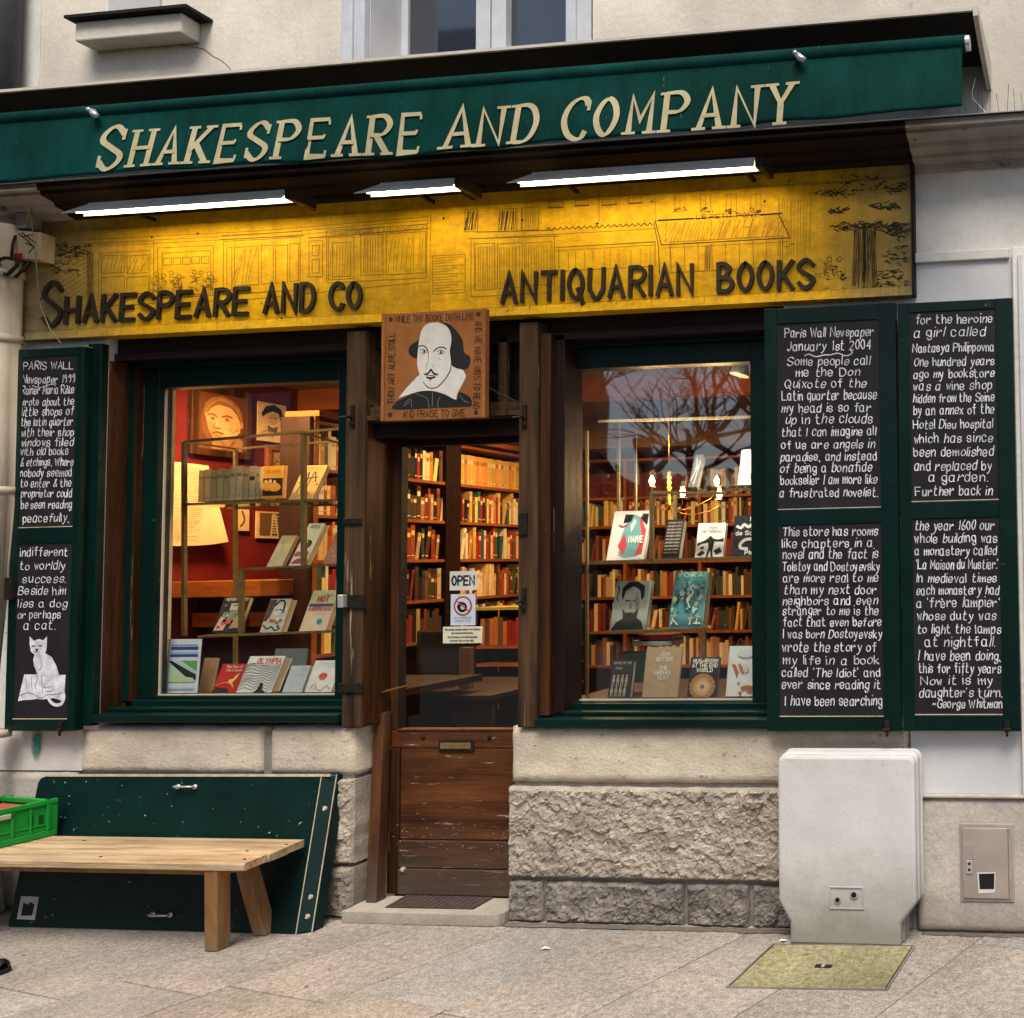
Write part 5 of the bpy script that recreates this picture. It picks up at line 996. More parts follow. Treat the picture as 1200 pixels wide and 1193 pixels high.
# ------------------------------------------------------------------ pictures on the crimson wall
def wall_pt(u, v, X=-5.8):
    d = RM @ Vector((u - PPX, -(v - PPY), -FX)); t = (X - CAM.x) / d.x; return CAM + d * t
def picture(label, u0, v0, u1, v1, frame, paper, ops, X=-5.79, fw=.03, name='framed_picture', cat='picture'):
    a, b = wall_pt(u0, v0, X), wall_pt(u1, v1, X); y0, y1 = a.y, b.y; z1, z0 = wall_pt((u0 + u1) / 2, v0, X).z, wall_pt((u0 + u1) / 2, v1, X).z
    T = root(name, label, cat, (X, y0, z0))
    mt = Matrix(((0, -1, 0, X), (1, 0, 0, y0), (0, 0, 1, z0), (0, 0, 0, 1)))   # local x -> +Y, local -y -> +X
    T.matrix_world = mt; W = y1 - y0; H = z1 - z0
    if frame:
        mb = MB(); mb.box(-fw, 0, -.03, 0, -fw, H + fw); mb.box(W, W + fw, -.03, 0, -fw, H + fw); mb.box(0, W, -.03, 0, -fw, 0); mb.box(0, W, -.03, 0, H, H + fw); mb.build('frame', frame, T, local=True, bev=.005)
    MB().box(0, W, -.012, -.002, 0, H).build('sheet', flat(paper, .7), T, local=True)
    if ops:
        mb = MB(); ms = []; cover_art(mb, ms, W, H, -.0125, ops); mb.build('drawing', ms, T, local=True)
BR = (.13, .045, .015); LT = (.62, .36, .16)
SK, SK2, HR = (.66, .40, .18), (.48, .26, .10), (.30, .14, .05)
fops = [('e', .5, .5, .42, .5, (.2, .08, .03)), ('p', [(.3, .02), (.95, .02), (.97, .2), (.8, .32), (.5, .26), (.35, .2)], (.34, .18, .08)), ('p', [(.16, .62), (.2, .48), (.24, .34), (.34, .2), (.5, .16), (.72, .22), (.9, .36), (.92, .5), (.84, .66), (.7, .78), (.4, .82), (.24, .78)], SK),
 ('p', [(.24, .34), (.34, .2), (.5, .16), (.6, .19), (.45, .26), (.36, .4), (.3, .5), (.2, .5)], SK2), ('p', [(.13, .62), (.16, .8), (.3, .92), (.5, .97), (.72, .92), (.88, .8), (.96, .62), (.9, .5), (.86, .66), (.74, .76), (.6, .8), (.42, .8), (.3, .74), (.22, .64)], HR)]
for i in range(13): t = i / 12; fops.append(('l', [(.17 + t * .12, .66 + t * .16), (.35 + t * .15, .86 + t * .06), (.62 + t * .1, .86 - t * .02), (.86 + t * .04, .74 - t * .12)], .012, (SK2, (.55, .33, .14), (.16, .07, .02))[i % 3]))
fops += [('l', [(.2, .6), (.28, .63), (.37, .6)], .03, HR), ('l', [(.5, .6), (.6, .63), (.7, .61)], .03, HR), ('e', .3, .55, .045, .03, HR), ('e', .6, .56, .05, .03, HR), ('l', [(.38, .58), (.34, .46), (.33, .4), (.4, .38), (.46, .4)], .018, HR), ('p', [(.35, .55), (.4, .56), (.42, .42), (.36, .41)], (.74, .48, .24)), ('l', [(.3, .3), (.4, .325), (.52, .3)], .03, HR), ('l', [(.34, .27), (.42, .26), (.5, .28)], .015, SK2), ('p', [(.64, .5), (.8, .55), (.86, .42), (.72, .34), (.62, .4)], (.58, .34, .15)), ('p', [(.9, .58), (.95, .52), (.93, .42), (.88, .44)], SK2), ('l', [(.45, .2), (.55, .1), (.6, .02)], .02, HR), ('l', [(.8, .28), (.7, .14), (.6, .04)], .02, HR), ('l', [(.35, .2), (.45, .1), (.55, .04)], .015, SK2)]
picture('large framed brown portrait of a man with swept hair on the crimson wall', 229, 462, 284, 528, M['brownwood'], BR, fops, fw=.045)
bw = [('e', .5, .62, .2, .24, (.5, .36, .2)), ('p', [(.1, .7), (.25, .9), (.55, .98), (.8, .88), (.92, .62), (.78, .58), (.72, .75), (.5, .8), (.3, .72), (.15, .62)], BLK), ('l', [(.42, .62), (.48, .62)], .03, BLK), ('l', [(.56, .63), (.62, .62)], .03, BLK), ('p', [(.35, .25), (.65, .25), (.7, .42), (.5, .36), (.32, .42)], (.12, .08, .05)), ('l', [(.1, .2), (.4, .3), (.5, .1)], .03, (.3, .2, .1))]
picture('black and white print of a woman in a dark hat on the crimson wall', 301, 473, 333, 518, None, (.62, .45, .27), bw)
picture('small framed brown print hanging below the woman in the hat', 315, 529, 336, 556, M['shelfwood'], (.42, .25, .1), sprinkle(22, [(.25, .13, .05), (.5, .32, .15)], r=(.05, .14)), fw=.035)
picture('print of a harp player lower on the crimson wall', 299, 600, 340, 640 - 9, None, (.6, .42, .25), [('r', .08, .1, .92, .95, (.12, .07, .04)), ('l', [(.4, .1), (.45, .9)], .04, CRM), ('l', [(.6, .1), (.5, .9)], .04, CRM)] + [('l', [(.4, .2 + i * .1), (.58, .22 + i * .1)], .025, CRM) for i in range(7)] + [('e', .7, .7, .13, .16, (.05, .03, .02))])
picture('narrow print partly behind the display case post', 276, 597, 290, 622, None, (.6, .44, .26), [('l', [(.3, .2), (.6, .5), (.4, .9)], .15, (.15, .08, .04))])
# large curled sheet of handwriting hanging on the crimson wall
mb = MB(); a, b = wall_pt(180, 540, -5.74), wall_pt(262, 646, -5.74); y0, y1 = wall_pt(160, 600, -5.74).y, b.y; z1, z0 = wall_pt(230, 544, -5.74).z, wall_pt(230, 640, -5.74).z; nn = 16
for i in range(nn + 1):
    t = i / nn
    for j in range(9):
        s_ = j / 8; bul = .03 * math.sin(t * 3) + .05 * (t ** 6) * (1 - s_); mb.v.append((-5.76 + bul, y0 + (y1 - y0) * t * (1 - .18 * s_), z0 + (z1 - z0) * s_ + .03 * t ** 5 * (1 - s_)))
for i in range(nn):
    for j in range(8): a_ = i * 9 + j; mb.face((a_, a_ + 1, a_ + 10, a_ + 9))
o = mb.build('manuscript_sheet', pm('manuscript_paper', (.66, .50, .32), (.6, .44, .27), sc=4, rough=.8), smooth=True); tag(o, 'large curling cream manuscript sheet hung on the crimson wall in the left window', 'poster')
mb = MB(); mpx = lambda x, z, oo: Vector((-5.70 + .0 + oo + .03 * math.sin((x - y0) / (y1 - y0) * 3) - .055, x, z))
for i in range(34):
    zz = z1 - .03 - i * (z1 - z0 - .05) / 34
    if zz > z0 + .02: ribbon(mb, [(y0 + .02, zz), (y0 + (y1 - y0) * .4, zz + random.uniform(-.003, .003)), (y0 + (y1 - y0) * random.uniform(.62, .74), zz)], .0028, mpx)
mb.build('handwriting', flat((.3, .2, .12), .8), o)
# lower furniture in the left window: table with drawers and dark books
T = root('wooden_counter', 'orange brown wooden counter behind the left display case', 'counter', (-5.1, 1.0, 0))
a, b = at(185, 687, .95), at(309, 687, .95); z0, z1 = vz(250, 700, .95), vz(250, 681, .95)
box('top', M['shelfwood'], T, a.x, b.x - .02, .95, 1.6, z0, z1, .004); box('back_panel', M['darkwood'], T, a.x, b.x - .05, 1.2, 1.6, .06, z0 - .001)
for i in range(3): box('drawer', M['shelfwood'], T, a.x + .01 + i * .2, a.x + .19 + i * .2, 1.15, 1.1995, vz(250, 735, 1.15), vz(250, 718, 1.15), .004)
T = root('dark_cloth', 'dark curtain hanging under the manuscript sheet in the left window', 'curtain', (-5.5, 1.7, 0))
mb = MB()
for i in range(40):
    t = i / 39; x = -5.6 + .62 * t; 
    mb.v += [(x, 1.62 + .02 * math.sin(i * 1.3), 1.4), (x, 1.62 + .012 * math.sin(i * 1.3), 1.98)]
for i in range(39): mb.face((2 * i, 2 * i + 2, 2 * i + 3, 2 * i + 1))
mb.build('drape', flat((.045, .03, .022), .9), T)
box('rod', M['darkwood'], T, -5.62, -4.95, 1.63, 1.65, 1.975, 2.0)

# ------------------------------------------------------------------ bookcases
PAL_W = [(.70, .55, .3), (.75, .62, .4), (.55, .34, .1), (.5, .22, .06), (.7, .62, .45), (.28, .03, .02), (.5, .4, .24), (.35, .08, .03), (.12, .06, .03), (.78, .62, .18), (.03, .02, .02), (.7, .45, .2), (.03, .1, .12), (.06, .10, .04), (.02, .02, .025), (.72, .66, .55)]
PAL_D = [(.16, .03, .02), (.10, .03, .02), (.22, .06, .02), (.06, .03, .02), (.25, .14, .05), (.05, .05, .03), (.2, .03, .02), (.34, .24, .12), (.5, .38, .22), (.02, .015, .015), (.03, .05, .07)]
CN = [('cream', (.62, .5, .3)), ]
def cname(c):
    r, g_, b_ = c
    if r < .12: return 'black'
    if r < .3 and g_ < .12: return 'maroon'
    if r > .5 and g_ > .4: return 'cream'
    if r > .5: return 'orange'
    if g_ > .2: return 'tan'
    return 'russet'
ORDX = 0
def bookgeo(w, h, d):
    mb = MB(); mb.box(0, w, 0, d, 0, h, 0); mb.box(w * .12, w * .88, -.0008, 0, h * .70, h * .84, 1); mb.box(w * .12, w * .88, -.0008, 0, h * .10, h * .13, 1); return mb
COUNT = [0]; MASS = {}
def shelf_row(x0, x1, z, place, pal, hmax, individual, desc, group, series=None, wr=(.018, .038)):
    x = x0; nth = 0
    while x < x1 - .02:
        nth += 1
        w = random.uniform(*wr); c = random.choice(pal); h = hmax * random.uniform(.66, 1.0); d = random.uniform(.12, .16)
        if series: w, h, c = series[0], hmax * series[1] * random.uniform(.985, 1.01), tuple(q_ * random.choice((.72, .85, 1, 1.08)) for q_ in series[2])
        tilt = 0
        if not series and random.random() < .04: x += random.uniform(.01, .04)
        if not series and random.random() < .08: tilt = R(random.uniform(5, 14))
        key = (round(w, 3), round(h, 2), c)
        lab = random.choice(((.7, .6, .4), (.3, .15, .06), (.65, .45, .15), tuple(q * .6 for q in c)))
        mt = place(x, z) @ Matrix.Rotation(tilt, 4, 'Y')
        if individual and COUNT[0] < 262:
            COUNT[0] += 1; mb = bookgeo(w, h, d); o = mb.build('shelf_book', [flat(c, .45), flat(lab, .5)], local=True); o.matrix_world = mt
            tag(o, '%s book, %s from left %s' % (cname(c), ORD[nth - 1], desc), 'book', group)
        else:
            mb = MASS.setdefault(c, MB()); k = len(mb.v)
            g_ = MB(); g_.box(0, w, 0, d, 0, h)
            mb.v += [tuple(mt @ Vector(v)) for v in g_.v]; mb.f += [tuple(k + i for i in f) for f in g_.f]; mb.m += g_.m
        x += w + (.002 if not tilt else .03)
# side bookcase along the left, facing the door (books face +X)
XS = -5.0
sideplace = lambda x, z: Matrix(((0, -1, 0, XS - .02), (1, 0, 0, x), (0, 0, 1, z), (0, 0, 0, 1)))
T = root('tall_bookcase', 'tall dark wooden bookcase wall seen obliquely through the glass door', 'bookcase', (XS - .15, 2.7, 0))
zsh = [2.60, 2.295, 2.0, 1.71, 1.412, 1.11, .8, .5]
for z in zsh: box('shelf', M['shelfwood'], T, XS - .20, XS, 1.20, 4.28, z - .022, z, .002)
for y in (1.20, 1.925, 2.35, 3.62): box('upright', M['darkwood'] if y == 2.35 else M['shelfwood'], T, XS - .199, XS + .012, y, y + (.155 if y == 2.35 else .035), .05, 2.62, .003)
box('back_board', M['darkwood'], T, XS - .22, XS - .201, 1.20, 4.28, .05, 2.62); box('case_cornice', M['shelfwood'], T, XS - .20, XS + .04, 1.20, 4.28, 2.622, 2.66, .004)
box('end_panel', M['darkwood'], T, XS - .20, XS + .005, 1.17, 1.1995, .05, 2.62, .003)
gname = 'books on the tall bookcase beyond the door'
for i, z in enumerate(zsh[1:6]):
    ds = ['top', 'second', 'third', 'fourth', 'fifth'][i]; vis = i < 4
    shelf_row(2.515, 3.26, z + .001, sideplace, PAL_W if i < 3 else PAL_D + PAL_W, .265, vis, 'on the %s shelf behind the door, right bay' % ds, gname, series=(.031, .88, (.66, .36, .1)) if i == 0 else None, wr=(.018, .034))
    shelf_row(3.26, 3.60, z + .001, sideplace, PAL_W, .265, False, '', '')
    shelf_row(1.965, 2.345, z + .001, sideplace, PAL_D if i else PAL_D + PAL_W, .25, vis, 'on the %s shelf behind the door, left bay' % ds, gname, wr=(.022, .04))
    shelf_row(1.24, 1.50, z + .001, sideplace, PAL_W, .26, i < 3, 'on the %s shelf inside the left window' % ds, 'books on the bookcase end in the left window')
    shelf_row(1.50, 1.92, z + .001, sideplace, PAL_D, .26, False, '', '')
    shelf_row(3.66, 4.26, z + .001, sideplace, PAL_W, .26, False, '', '')
# back wall bookcase
YB = 3.90
backplace = lambda x, z: Matrix.Translation((x, YB + .03, z))
T = root('long_bookcase', 'long bookcase full of old books on the back wall seen through the right window', 'bookcase', (-2.8, 4.1, 0))
zs2 = [2.62, 2.266, 2.0, 1.671, 1.345, 1.03, .72, .41]
for z in zs2: box('shelf', M['shelfwood'], T, -4.99, -.9, YB + .01, YB + .28, z - .024, z, .002)
for i, x in enumerate((-4.99, -4.45, -3.73, -3.0, -2.3, -1.6, -.9)): box('upright', M['shelfwood'], T, x, x + .03, YB, YB + .28, .05, 2.60, .003)
box('back_board', M['darkwood'], T, -4.7, -.87, YB + .282, YB + .30, .05, 2.6)
for i, z in enumerate(zs2[1:7]):
    for k, x in enumerate((-4.95, -4.41, -3.69, -2.96, -2.26, -1.56)):
        pal = PAL_W if i == 1 else (PAL_D if i in (0, 2) else PAL_D + PAL_W[:4])
        ser = (.03, .85, (.1, .015, .012)) if i == 0 and k < 2 else None
        shelf_row(x, (-4.46, -3.74, -3.01, -2.31, -1.61, -.91)[k], z + .001, backplace, pal, .26, (i == 1 and 0 < k < 3), 'in the %s bay of the row behind the chandelier' % ('left', 'left', 'right')[min(k, 2)], 'books in the bright row behind the chandelier', series=ser)
for i, (c, mb) in enumerate(MASS.items()):
    o = mb.build('shelved_books', flat(c, .45)); o['kind'] = 'stuff'

# ------------------------------------------------------------------ desk behind the door, notices on the glass
T = root('desk', 'dark desk with papers behind the glass of the door', 'desk', (-4.0, 1.2, 0))
DYk = .75; a = at(462, 822, DYk); b = at(575, 812, DYk)
zt2 = vz(520, 815, DYk); box('desk_top', M['darkwood'], T, a.x - .3, b.x, DYk, 1.55, zt2 - .03, zt2, .004); box('desk_front', M['darkwood'], T, a.x - .3, b.x - .03, DYk + .05, DYk + .08, .06, zt2 - .031)
for i in range(3):
    p = at(470 + i * 6, 812, .9); o = MB().box(p.x - .1, p.x + .09 - i * .02, .85, 1.1, zt2 + i * .006 + .0005, zt2 + i * .006 + .005).build('paper_sheet', M['paper']); tag(o, ['lowest', 'middle', 'uppermost'][i] + ' of the papers on the left end of the desk behind the door', 'paper')
T = root('computer_monitor', 'black computer monitor standing on the desk behind the door', 'monitor', (-3.6, 1.2, zt2))
p, q = at(487, 800, 1.2), at(570, 738, 1.2); box('screen', flat((.008, .008, .01), .3), T, p.x, q.x - .12, 1.2, 1.25, zt2 + .06, q.z, .01); box('stand', flat((.01, .01, .01), .4), T, p.x + .12, p.x + .2, 1.22, 1.24, zt2, zt2 + .06)
p = at(543, 822, 1.0); o = box('box_file', pm('box_file_board', (.12, .06, .03), (.08, .04, .02)), None, p.x - .03, p.x + .03, 1.0, 1.05, zt2, vz(543, 760, .95), .003); tag(o, 'upright brown box file on the desk behind the door', 'box file')
T = root('low_table', 'low shelf unit with red books at the right behind the door', 'shelf unit', (-3.2, 2.0, 0))
for vz_ in (712, 757, 778, 803): p0, p1 = at(558, vz_, 2.0), at(612, vz_, 2.0); box('shelf', M['shelfwood'] if vz_ != 712 else flat((.3, .26, .06)), T, p0.x, p1.x + .3, 2.0, 2.25, p0.z - .02, p0.z)
box('side', M['darkwood'], T, ux(556, 760, 2.0) - .03, ux(556, 760, 2.0), 2.0, 2.25, .06, vz(558, 712, 2.0))
box('back', M['darkwood'], T, ux(556, 760, 2.0), ux(612, 760, 2.0) + .3, 2.26, 2.28, .06, vz(558, 712, 2.0))
for i in range(9):
    p = at(563 + i * 5.2, 756, 2.03); h = .2 * random.uniform(.8, 1); o = MB().box(p.x, p.x + .032, 2.03, 2.18, p.z + .001, p.z + h).build('red_book', flat(random.choice(((.3, .02, .02), (.2, .015, .015), (.08, .05, .05), (.35, .12, .04))))); tag(o, 'dark red book, %s from the left on the low shelf unit behind the door' % ORD[i], 'book', 'books on the low shelf unit behind the door')
NY = DY + .015
def notice(label, u0, v0, u1, v1, col, ops, name='notice', cat='notice'):
    a, b = at(u0, v1, NY), at(u1, v0, NY); T = root(name, label, cat, (a.x, NY, a.z)); T.matrix_world = Matrix.Translation((a.x, NY, a.z)); W, H = b.x - a.x, b.z - a.z
    MB().box(0, W, 0, .003, 0, H).build('card', flat(col, .6), T, local=True); mb = MB(); ms = []; cover_art(mb, ms, W, H, 0, ops); mb.build('print', ms, T, local=True)
notice('small white card reading OPEN in black on the door glass', 527, 669, 559, 692, (.60, .60, .52), [('t', 'OPEN', .09, .9, .28, .46, BLK, .2)])
notice('pale blue no photography notice with a crossed out camera on the door glass', 528, 696, 557, 733, (.52, .58, .66), [('e', .5, .62, .38, .38, (.35, .05, .05)), ('e', .5, .62, .31, .31, (.52, .56, .62)), ('e', .48, .58, .2, .2, BLK), ('e', .50, .58, .09, .09, (.45, .48, .52)), ('p', [(.25, .6), (.4, .78), (.46, .75), (.3, .55)], BLK), ('l', [(.24, .8), (.76, .45)], .05, (.4, .05, .05)), ('t', 'NO CAMERAS', .15, .85, .22, .05, BLK), ('t', 'THANK YOU', .2, .8, .12, .05, BLK)])
notice('cream card with four lines of small print below the camera notice', 519, 734, 565, 754, (.62, .60, .44), [('t', 'This section contains Modern First Editions', .05, .95, .78, .1, BLK, .2), ('t', 'and Second Hand Books.', .22, .78, .57, .1, BLK, .2), ('t', 'The Entrance to the Main Bookshop', .12, .88, .33, .1, BLK, .2), ('t', 'is the next door on your right.', .18, .8, .12, .1, BLK, .2)])

# ------------------------------------------------------------------ chandelier and lamps indoors
CY = 1.15
cpt = lambda u, v: at(u, v, CY)
T = root('chandelier', 'gilt chandelier with glowing candle bulbs hanging inside the right window', 'chandelier', tuple(cpt(784, 590)))
mb = MB(); c0 = cpt(784, 560)
mb.tube([(c0.x, CY, CZ), (c0.x, CY, cpt(784, 545).z)], .0025, 6); zc = cpt(784, 590).z
mb.lathe((c0.x, CY, zc), [(.004, -.04), (.014, -.02), (.02, .0), (.010, .02), (.018, .035), (.008, .05), (.02, .065), (.008, .08), (.018, .095), (.007, .11), (.018, .125), (.006, .14), (.015, .155), (.005, .17), (.012, .185), (.003, .2)], 14)
mb.build('stem', M['gold'], T, smooth=True)
bulbm = emit('candle_bulb', (1.0, .66, .26), 60)
for k, (u, v, yy) in enumerate(((764, 566, 1.0), (840, 566, 1.3), (800, 579, .92), (843, 581, 1.05))):
    p = at(u, v, yy); base = Vector((c0.x, CY, zc)); d = p - base; m_ = base + d * .5 + Vector((0, 0, -.09))
    q = [base, base + d * .25 + Vector((0, 0, -.07)), m_, base + d * .85 + Vector((0, 0, -.08)), p + Vector((0, 0, -.06)), p + Vector((0, 0, -.02))]
    MB().tube([Vector(x) for x in q], .0035, 6).build('arm', M['gold'], T, smooth=True)
    mb = MB(); mb.lathe((p.x, p.y, p.z), [(.006, -.02), (.014, .0), (.016, .012), (.010, .028), (.002, .042)], 10); mb.build('candle_bulb', bulbm, T, smooth=True)
    MB().lathe((p.x, p.y, p.z), [(.02, -.028), (.024, -.02), (.008, -.018)], 10).build('drip_cup', M['gold'], T, smooth=True)
    if k < 4:
        pd = bpy.data.lights.new('bulb_light', 'POINT'); pd.energy = 10; pd.color = (1, .62, .28); pd.shadow_soft_size = .02
        po = bpy.data.objects.new('bulb_light', pd); COL.objects.link(po); po.parent = T; po.location = p + Vector((0, 0, .015)) - WL[T.name] + Vector((0, 0, .04))
def added_ceiling_lamp(x, y, e, col, label, size=.35):  # unseen ceiling fixtures, added to warm the room and its bookcases
    T = root('added_ceiling_lamp', label, 'lamp', (x, y, CZ), 'added ceiling lamps inside the shop')
    MB().lathe((x, y, CZ - .035), [(size / 2, 0), (size / 2 + .01, .034)], 20).build('rim', M['brass'], T); MB().lathe((x, y, CZ - .045), [(size / 2 - .02, 0), (size / 2 - .015, .009)], 20).build('diffuser', emit('lamp_diffuser', col, 3), T)
    ad = bpy.data.lights.new('lamp_light', 'AREA'); ad.shape = 'DISK'; ad.size = size; ad.energy = e; ad.color = col
    ao = bpy.data.objects.new('lamp_light', ad); COL.objects.link(ao); ao.parent = T; ao.location = (0, 0, -.05)
added_ceiling_lamp(-5.15, .70, 80, (1, .57, .22), 'added unseen ceiling lamp warming the left window display')
added_ceiling_lamp(-4.0, 2.3, 64, (1, .58, .24), 'added unseen ceiling lamp warming the middle of the room')
added_ceiling_lamp(-2.15, 2.5, 32, (1, .58, .24), 'added unseen ceiling lamp warming the long bookcase')
def spot(u, v, y, label, target, e, col=(1, .8, .58)):
    p = at(u, v, y); T = root('spot_lamp', label, 'lamp', tuple(p), 'spot lamps over the window displays')
    d = (Vector(target) - p).normalized(); mb = MB(); mb.tube([p - d * .07, p - d * .05, p, p + d * .035], [.015, .03, .045, .05], 14, cap=False); mb.build('shade', flat((.65, .55, .4), .4), T, smooth=True)
    MB().tube([p - d * .05, p - d * .05 + Vector((0, .02, .05))], .006, 6).build('stem', M['iron'], T)
    MB().tube([p + d * .0, p + d * .01], .03, 12).build('bulb', emit('spot_bulb', col, 12), T)
    sl = bpy.data.lights.new('spot_light', 'SPOT'); sl.energy = e; sl.color = col; sl.spot_size = R(100); sl.spot_blend = .6; sl.shadow_soft_size = .03
    so_ = bpy.data.objects.new('spot_light', sl); COL.objects.link(so_); so_.parent = T; so_.location = d * .04; so_.rotation_euler = (-d).to_track_quat('Z', 'Y').to_euler()
spot(868, 432, .42, 'cream spot lamp in the top right corner of the right window', (-2.1, .30, 1.4), 30)
spot(320, 408, .225, 'added spot lamp hidden behind the top frame of the left window', (-4.1, .42, 1.3), 130, (1, .64, .32))  # unseen spot, added to brighten the left display
spot(735, 402, .225, 'added spot lamp hidden behind the top frame of the right window', (-2.15, .36, 1.0), 110, (1, .86, .68))  # this and the next: unseen spots added to brighten the book covers
spot(835, 398, .225, 'second added spot lamp hidden behind the top frame of the right window', (-1.9, .36, 1.0), 85, (1, .86, .68))

# ------------------------------------------------------------------ door step and mat
ZP = .054
mb = MB(); xs0, xs1 = -3.60, XR - .004; y0, y1 = -.065, .135
pts = [(xs0, y0 + .0), (xs1 - .035, y0), (xs1 - .01, y0 + .01), (xs1, y0 + .035), (xs1, y1), (XL + .002, y1), (XL + .002, -.004), (xs0, -.004)]
n = len(pts); mb.v = [(a, b, 0.001) for a, b in pts] + [(a, b, ZP) for a, b in pts]; mb.face(range(n)[::-1]); mb.face(range(n, 2 * n))
for i in range(n): j = (i + 1) % n; mb.face((i, j, n + j, n + i))
mb.build('door_step', pm('worn_step_stone', (.40, .36, .30), (.30, .27, .22), sc=8, rough=.85, bump=.4, bsc=60, vary=.15, fine=.15, zdirt=((.18, .165, .14), -.02, .06, .6)), B, bev=.008)
c = [atz(451, 1064, ZP), atz(555, 1066, ZP), atz(581, 1051, ZP), atz(476, 1050, ZP)]
T = root('doormat', 'thin dark reddish mat lying on the stone door step', 'doormat', tuple(c[0]))
MB().hexa([(p.x, p.y, ZP + .0005) for p in c] + [(p.x, p.y, ZP + .005) for p in c]).build('mat', pm('mat_fibre', (.09, .055, .045), (.05, .03, .028), sc=60, rough=.95, bump=.6, bsc=200), T)
mb = MB()
for i in range(14):
    t = (i + .5) / 14; a = c[0].lerp(c[1], t); b = c[3].lerp(c[2], t); mb.beam((a.x, a.y + .003, ZP + .0065), (b.x, b.y - .003, ZP + .0065), .006, .003)
mb.build('ribs', pm('mat_ribs', (.13, .09, .08), (.08, .05, .045), sc=60, rough=.95), T)

# ------------------------------------------------------------------ leaning green panel
T = root('green_panel', 'big dark green chipped wooden panel leaning against the wall behind the bench', 'panel', (-4.5, -.2, 0))
tlc, trc, brc, blc = at(46, 909, -.04), at(376, 909, -.04), at(346, 1088, -.20), at(9, 1086, -.20)
blc.z = max(blc.z, .003); brc.z = .003
nrm = (brc - blc).cross(tlc - blc).normalized()
if nrm.y > 0: nrm = -nrm
bk = -nrm * .028
def panel_pt(s, t): return blc.lerp(brc, s).lerp(tlc.lerp(trc, s), t)
cr = [(0, 0), (1, 0), (1, 1), (.03, 1), (.008, .985), (0.0, .95)]
mb = MB(); F = [panel_pt(s, t) for s, t in cr]; n = len(F); mb.v = [tuple(p) for p in F] + [tuple(p + bk) for p in F]; mb.face(range(n)); mb.face([n + i for i in range(n)][::-1])
for i in range(n): j = (i + 1) % n; mb.face((i, n + i, n + j, j))
mb.build('board', M['green_chip'], T, bev=.003)
# side batten, seen edge on at the right
e0, e1 = panel_pt(1.004, 0), panel_pt(1.004, 1.0)
off_ = Vector((.055, .03, 0)); mb = MB()
A_ = [e0 - nrm * -.006, e0 + off_, e0 + off_ + bk * 2, e0 + bk]; Bq = [e1 - nrm * -.006, e1 + off_, e1 + off_ + bk * 2, e1 + bk]
mb.hexa(A_ + Bq); mb.build('side_batten', M['green_chip'], T, bev=.006)
mb = MB(); 
for s_, dd in ((0.0, .0), (.5, .03)):
    a = e0.lerp(e0 + off_, .02 + s_ * 1.9); b = e1.lerp(e1 + off_, .02 + s_ * 1.9); mb.beam(a + nrm * .004, b + nrm * .004, .004, .003, up=nrm)
mb.beam(tlc.lerp(trc, .03) + Vector((0, 0, .002)), trc + Vector((.05, 0, .002)), .012, .003, up=nrm)
mb.build('worn_edge', M['green_bare'], T)
for t in (.22, .78, .1):
    p = e0.lerp(e1, t) + off_ * .5; q = [p + Vector((.012 * math.cos(k), 0, .016 * math.sin(k))) + nrm * .006 for k in [i * .785 for i in range(8)]]
    MB().tube([p - nrm * .002, p + nrm * .006], [.012, .010], 8).build('worn_knob', M['green_bare'], T)
def handle(u, v, y):
    p = at(u, v, y); mb = MB(); d = Vector((.045, 0, 0)); o_ = nrm * .03
    q = [p - d, p - d + o_ * .8, p - d * .6 + o_, p + d * .6 + o_, p + d + o_ * .8, p + d]; mb.tube(q, .005, 8)
    for s_ in (-1, 1): mb.tube([p + d * s_ - nrm * .001, p + d * s_ + nrm * .006], .012, 10)
    mb.build('handle', M['steel'], T, smooth=True)
pf = panel_pt(.5, .92); handle(219, 922, pf.y - .001); pf = panel_pt(.5, .1); handle(190, 1072, pf.y - .001)
def on_panel(u, v):
    d = RM @ Vector((u - PPX, -(v - PPY), -FX)); t = (blc - CAM).dot(nrm) / d.dot(nrm); return CAM + d * t
mb = MB(); q = [on_panel(*p) + nrm * .0012 for p in ((20, 1077), (41, 1078), (46, 1051), (25, 1050))]; mb.poly(q); q = [on_panel(*p) + nrm * .002 for p in ((25, 1073), (38, 1073), (41, 1060), (36, 1057), (33, 1060), (28, 1058))]; mb.poly(q, 1)
mb.build('torn_sticker', [flat((.45, .45, .42), .8), flat((.01, .02, .015), .7)], T)
ch = MB()
for _ in range(45):
    u, v = random.uniform(52, 370), random.uniform(912, 980) if random.random() < .6 else random.choice((random.uniform(1070, 1086), random.uniform(910, 950)))
    if v > 990 and u > 240: continue
    if v > 990: u = random.uniform(16, 230)
    p = on_panel(u, v) + nrm * .001; r = random.uniform(.0012, .0038); ch.poly([p + Vector((r * random.uniform(.5, 1.3) * math.cos(k * 1.256), 0, r * random.uniform(.6, 1.6) * math.sin(k * 1.256))) for k in range(5)])
ch.build('paint_chips', M['green_bare'], T, kind='stuff')

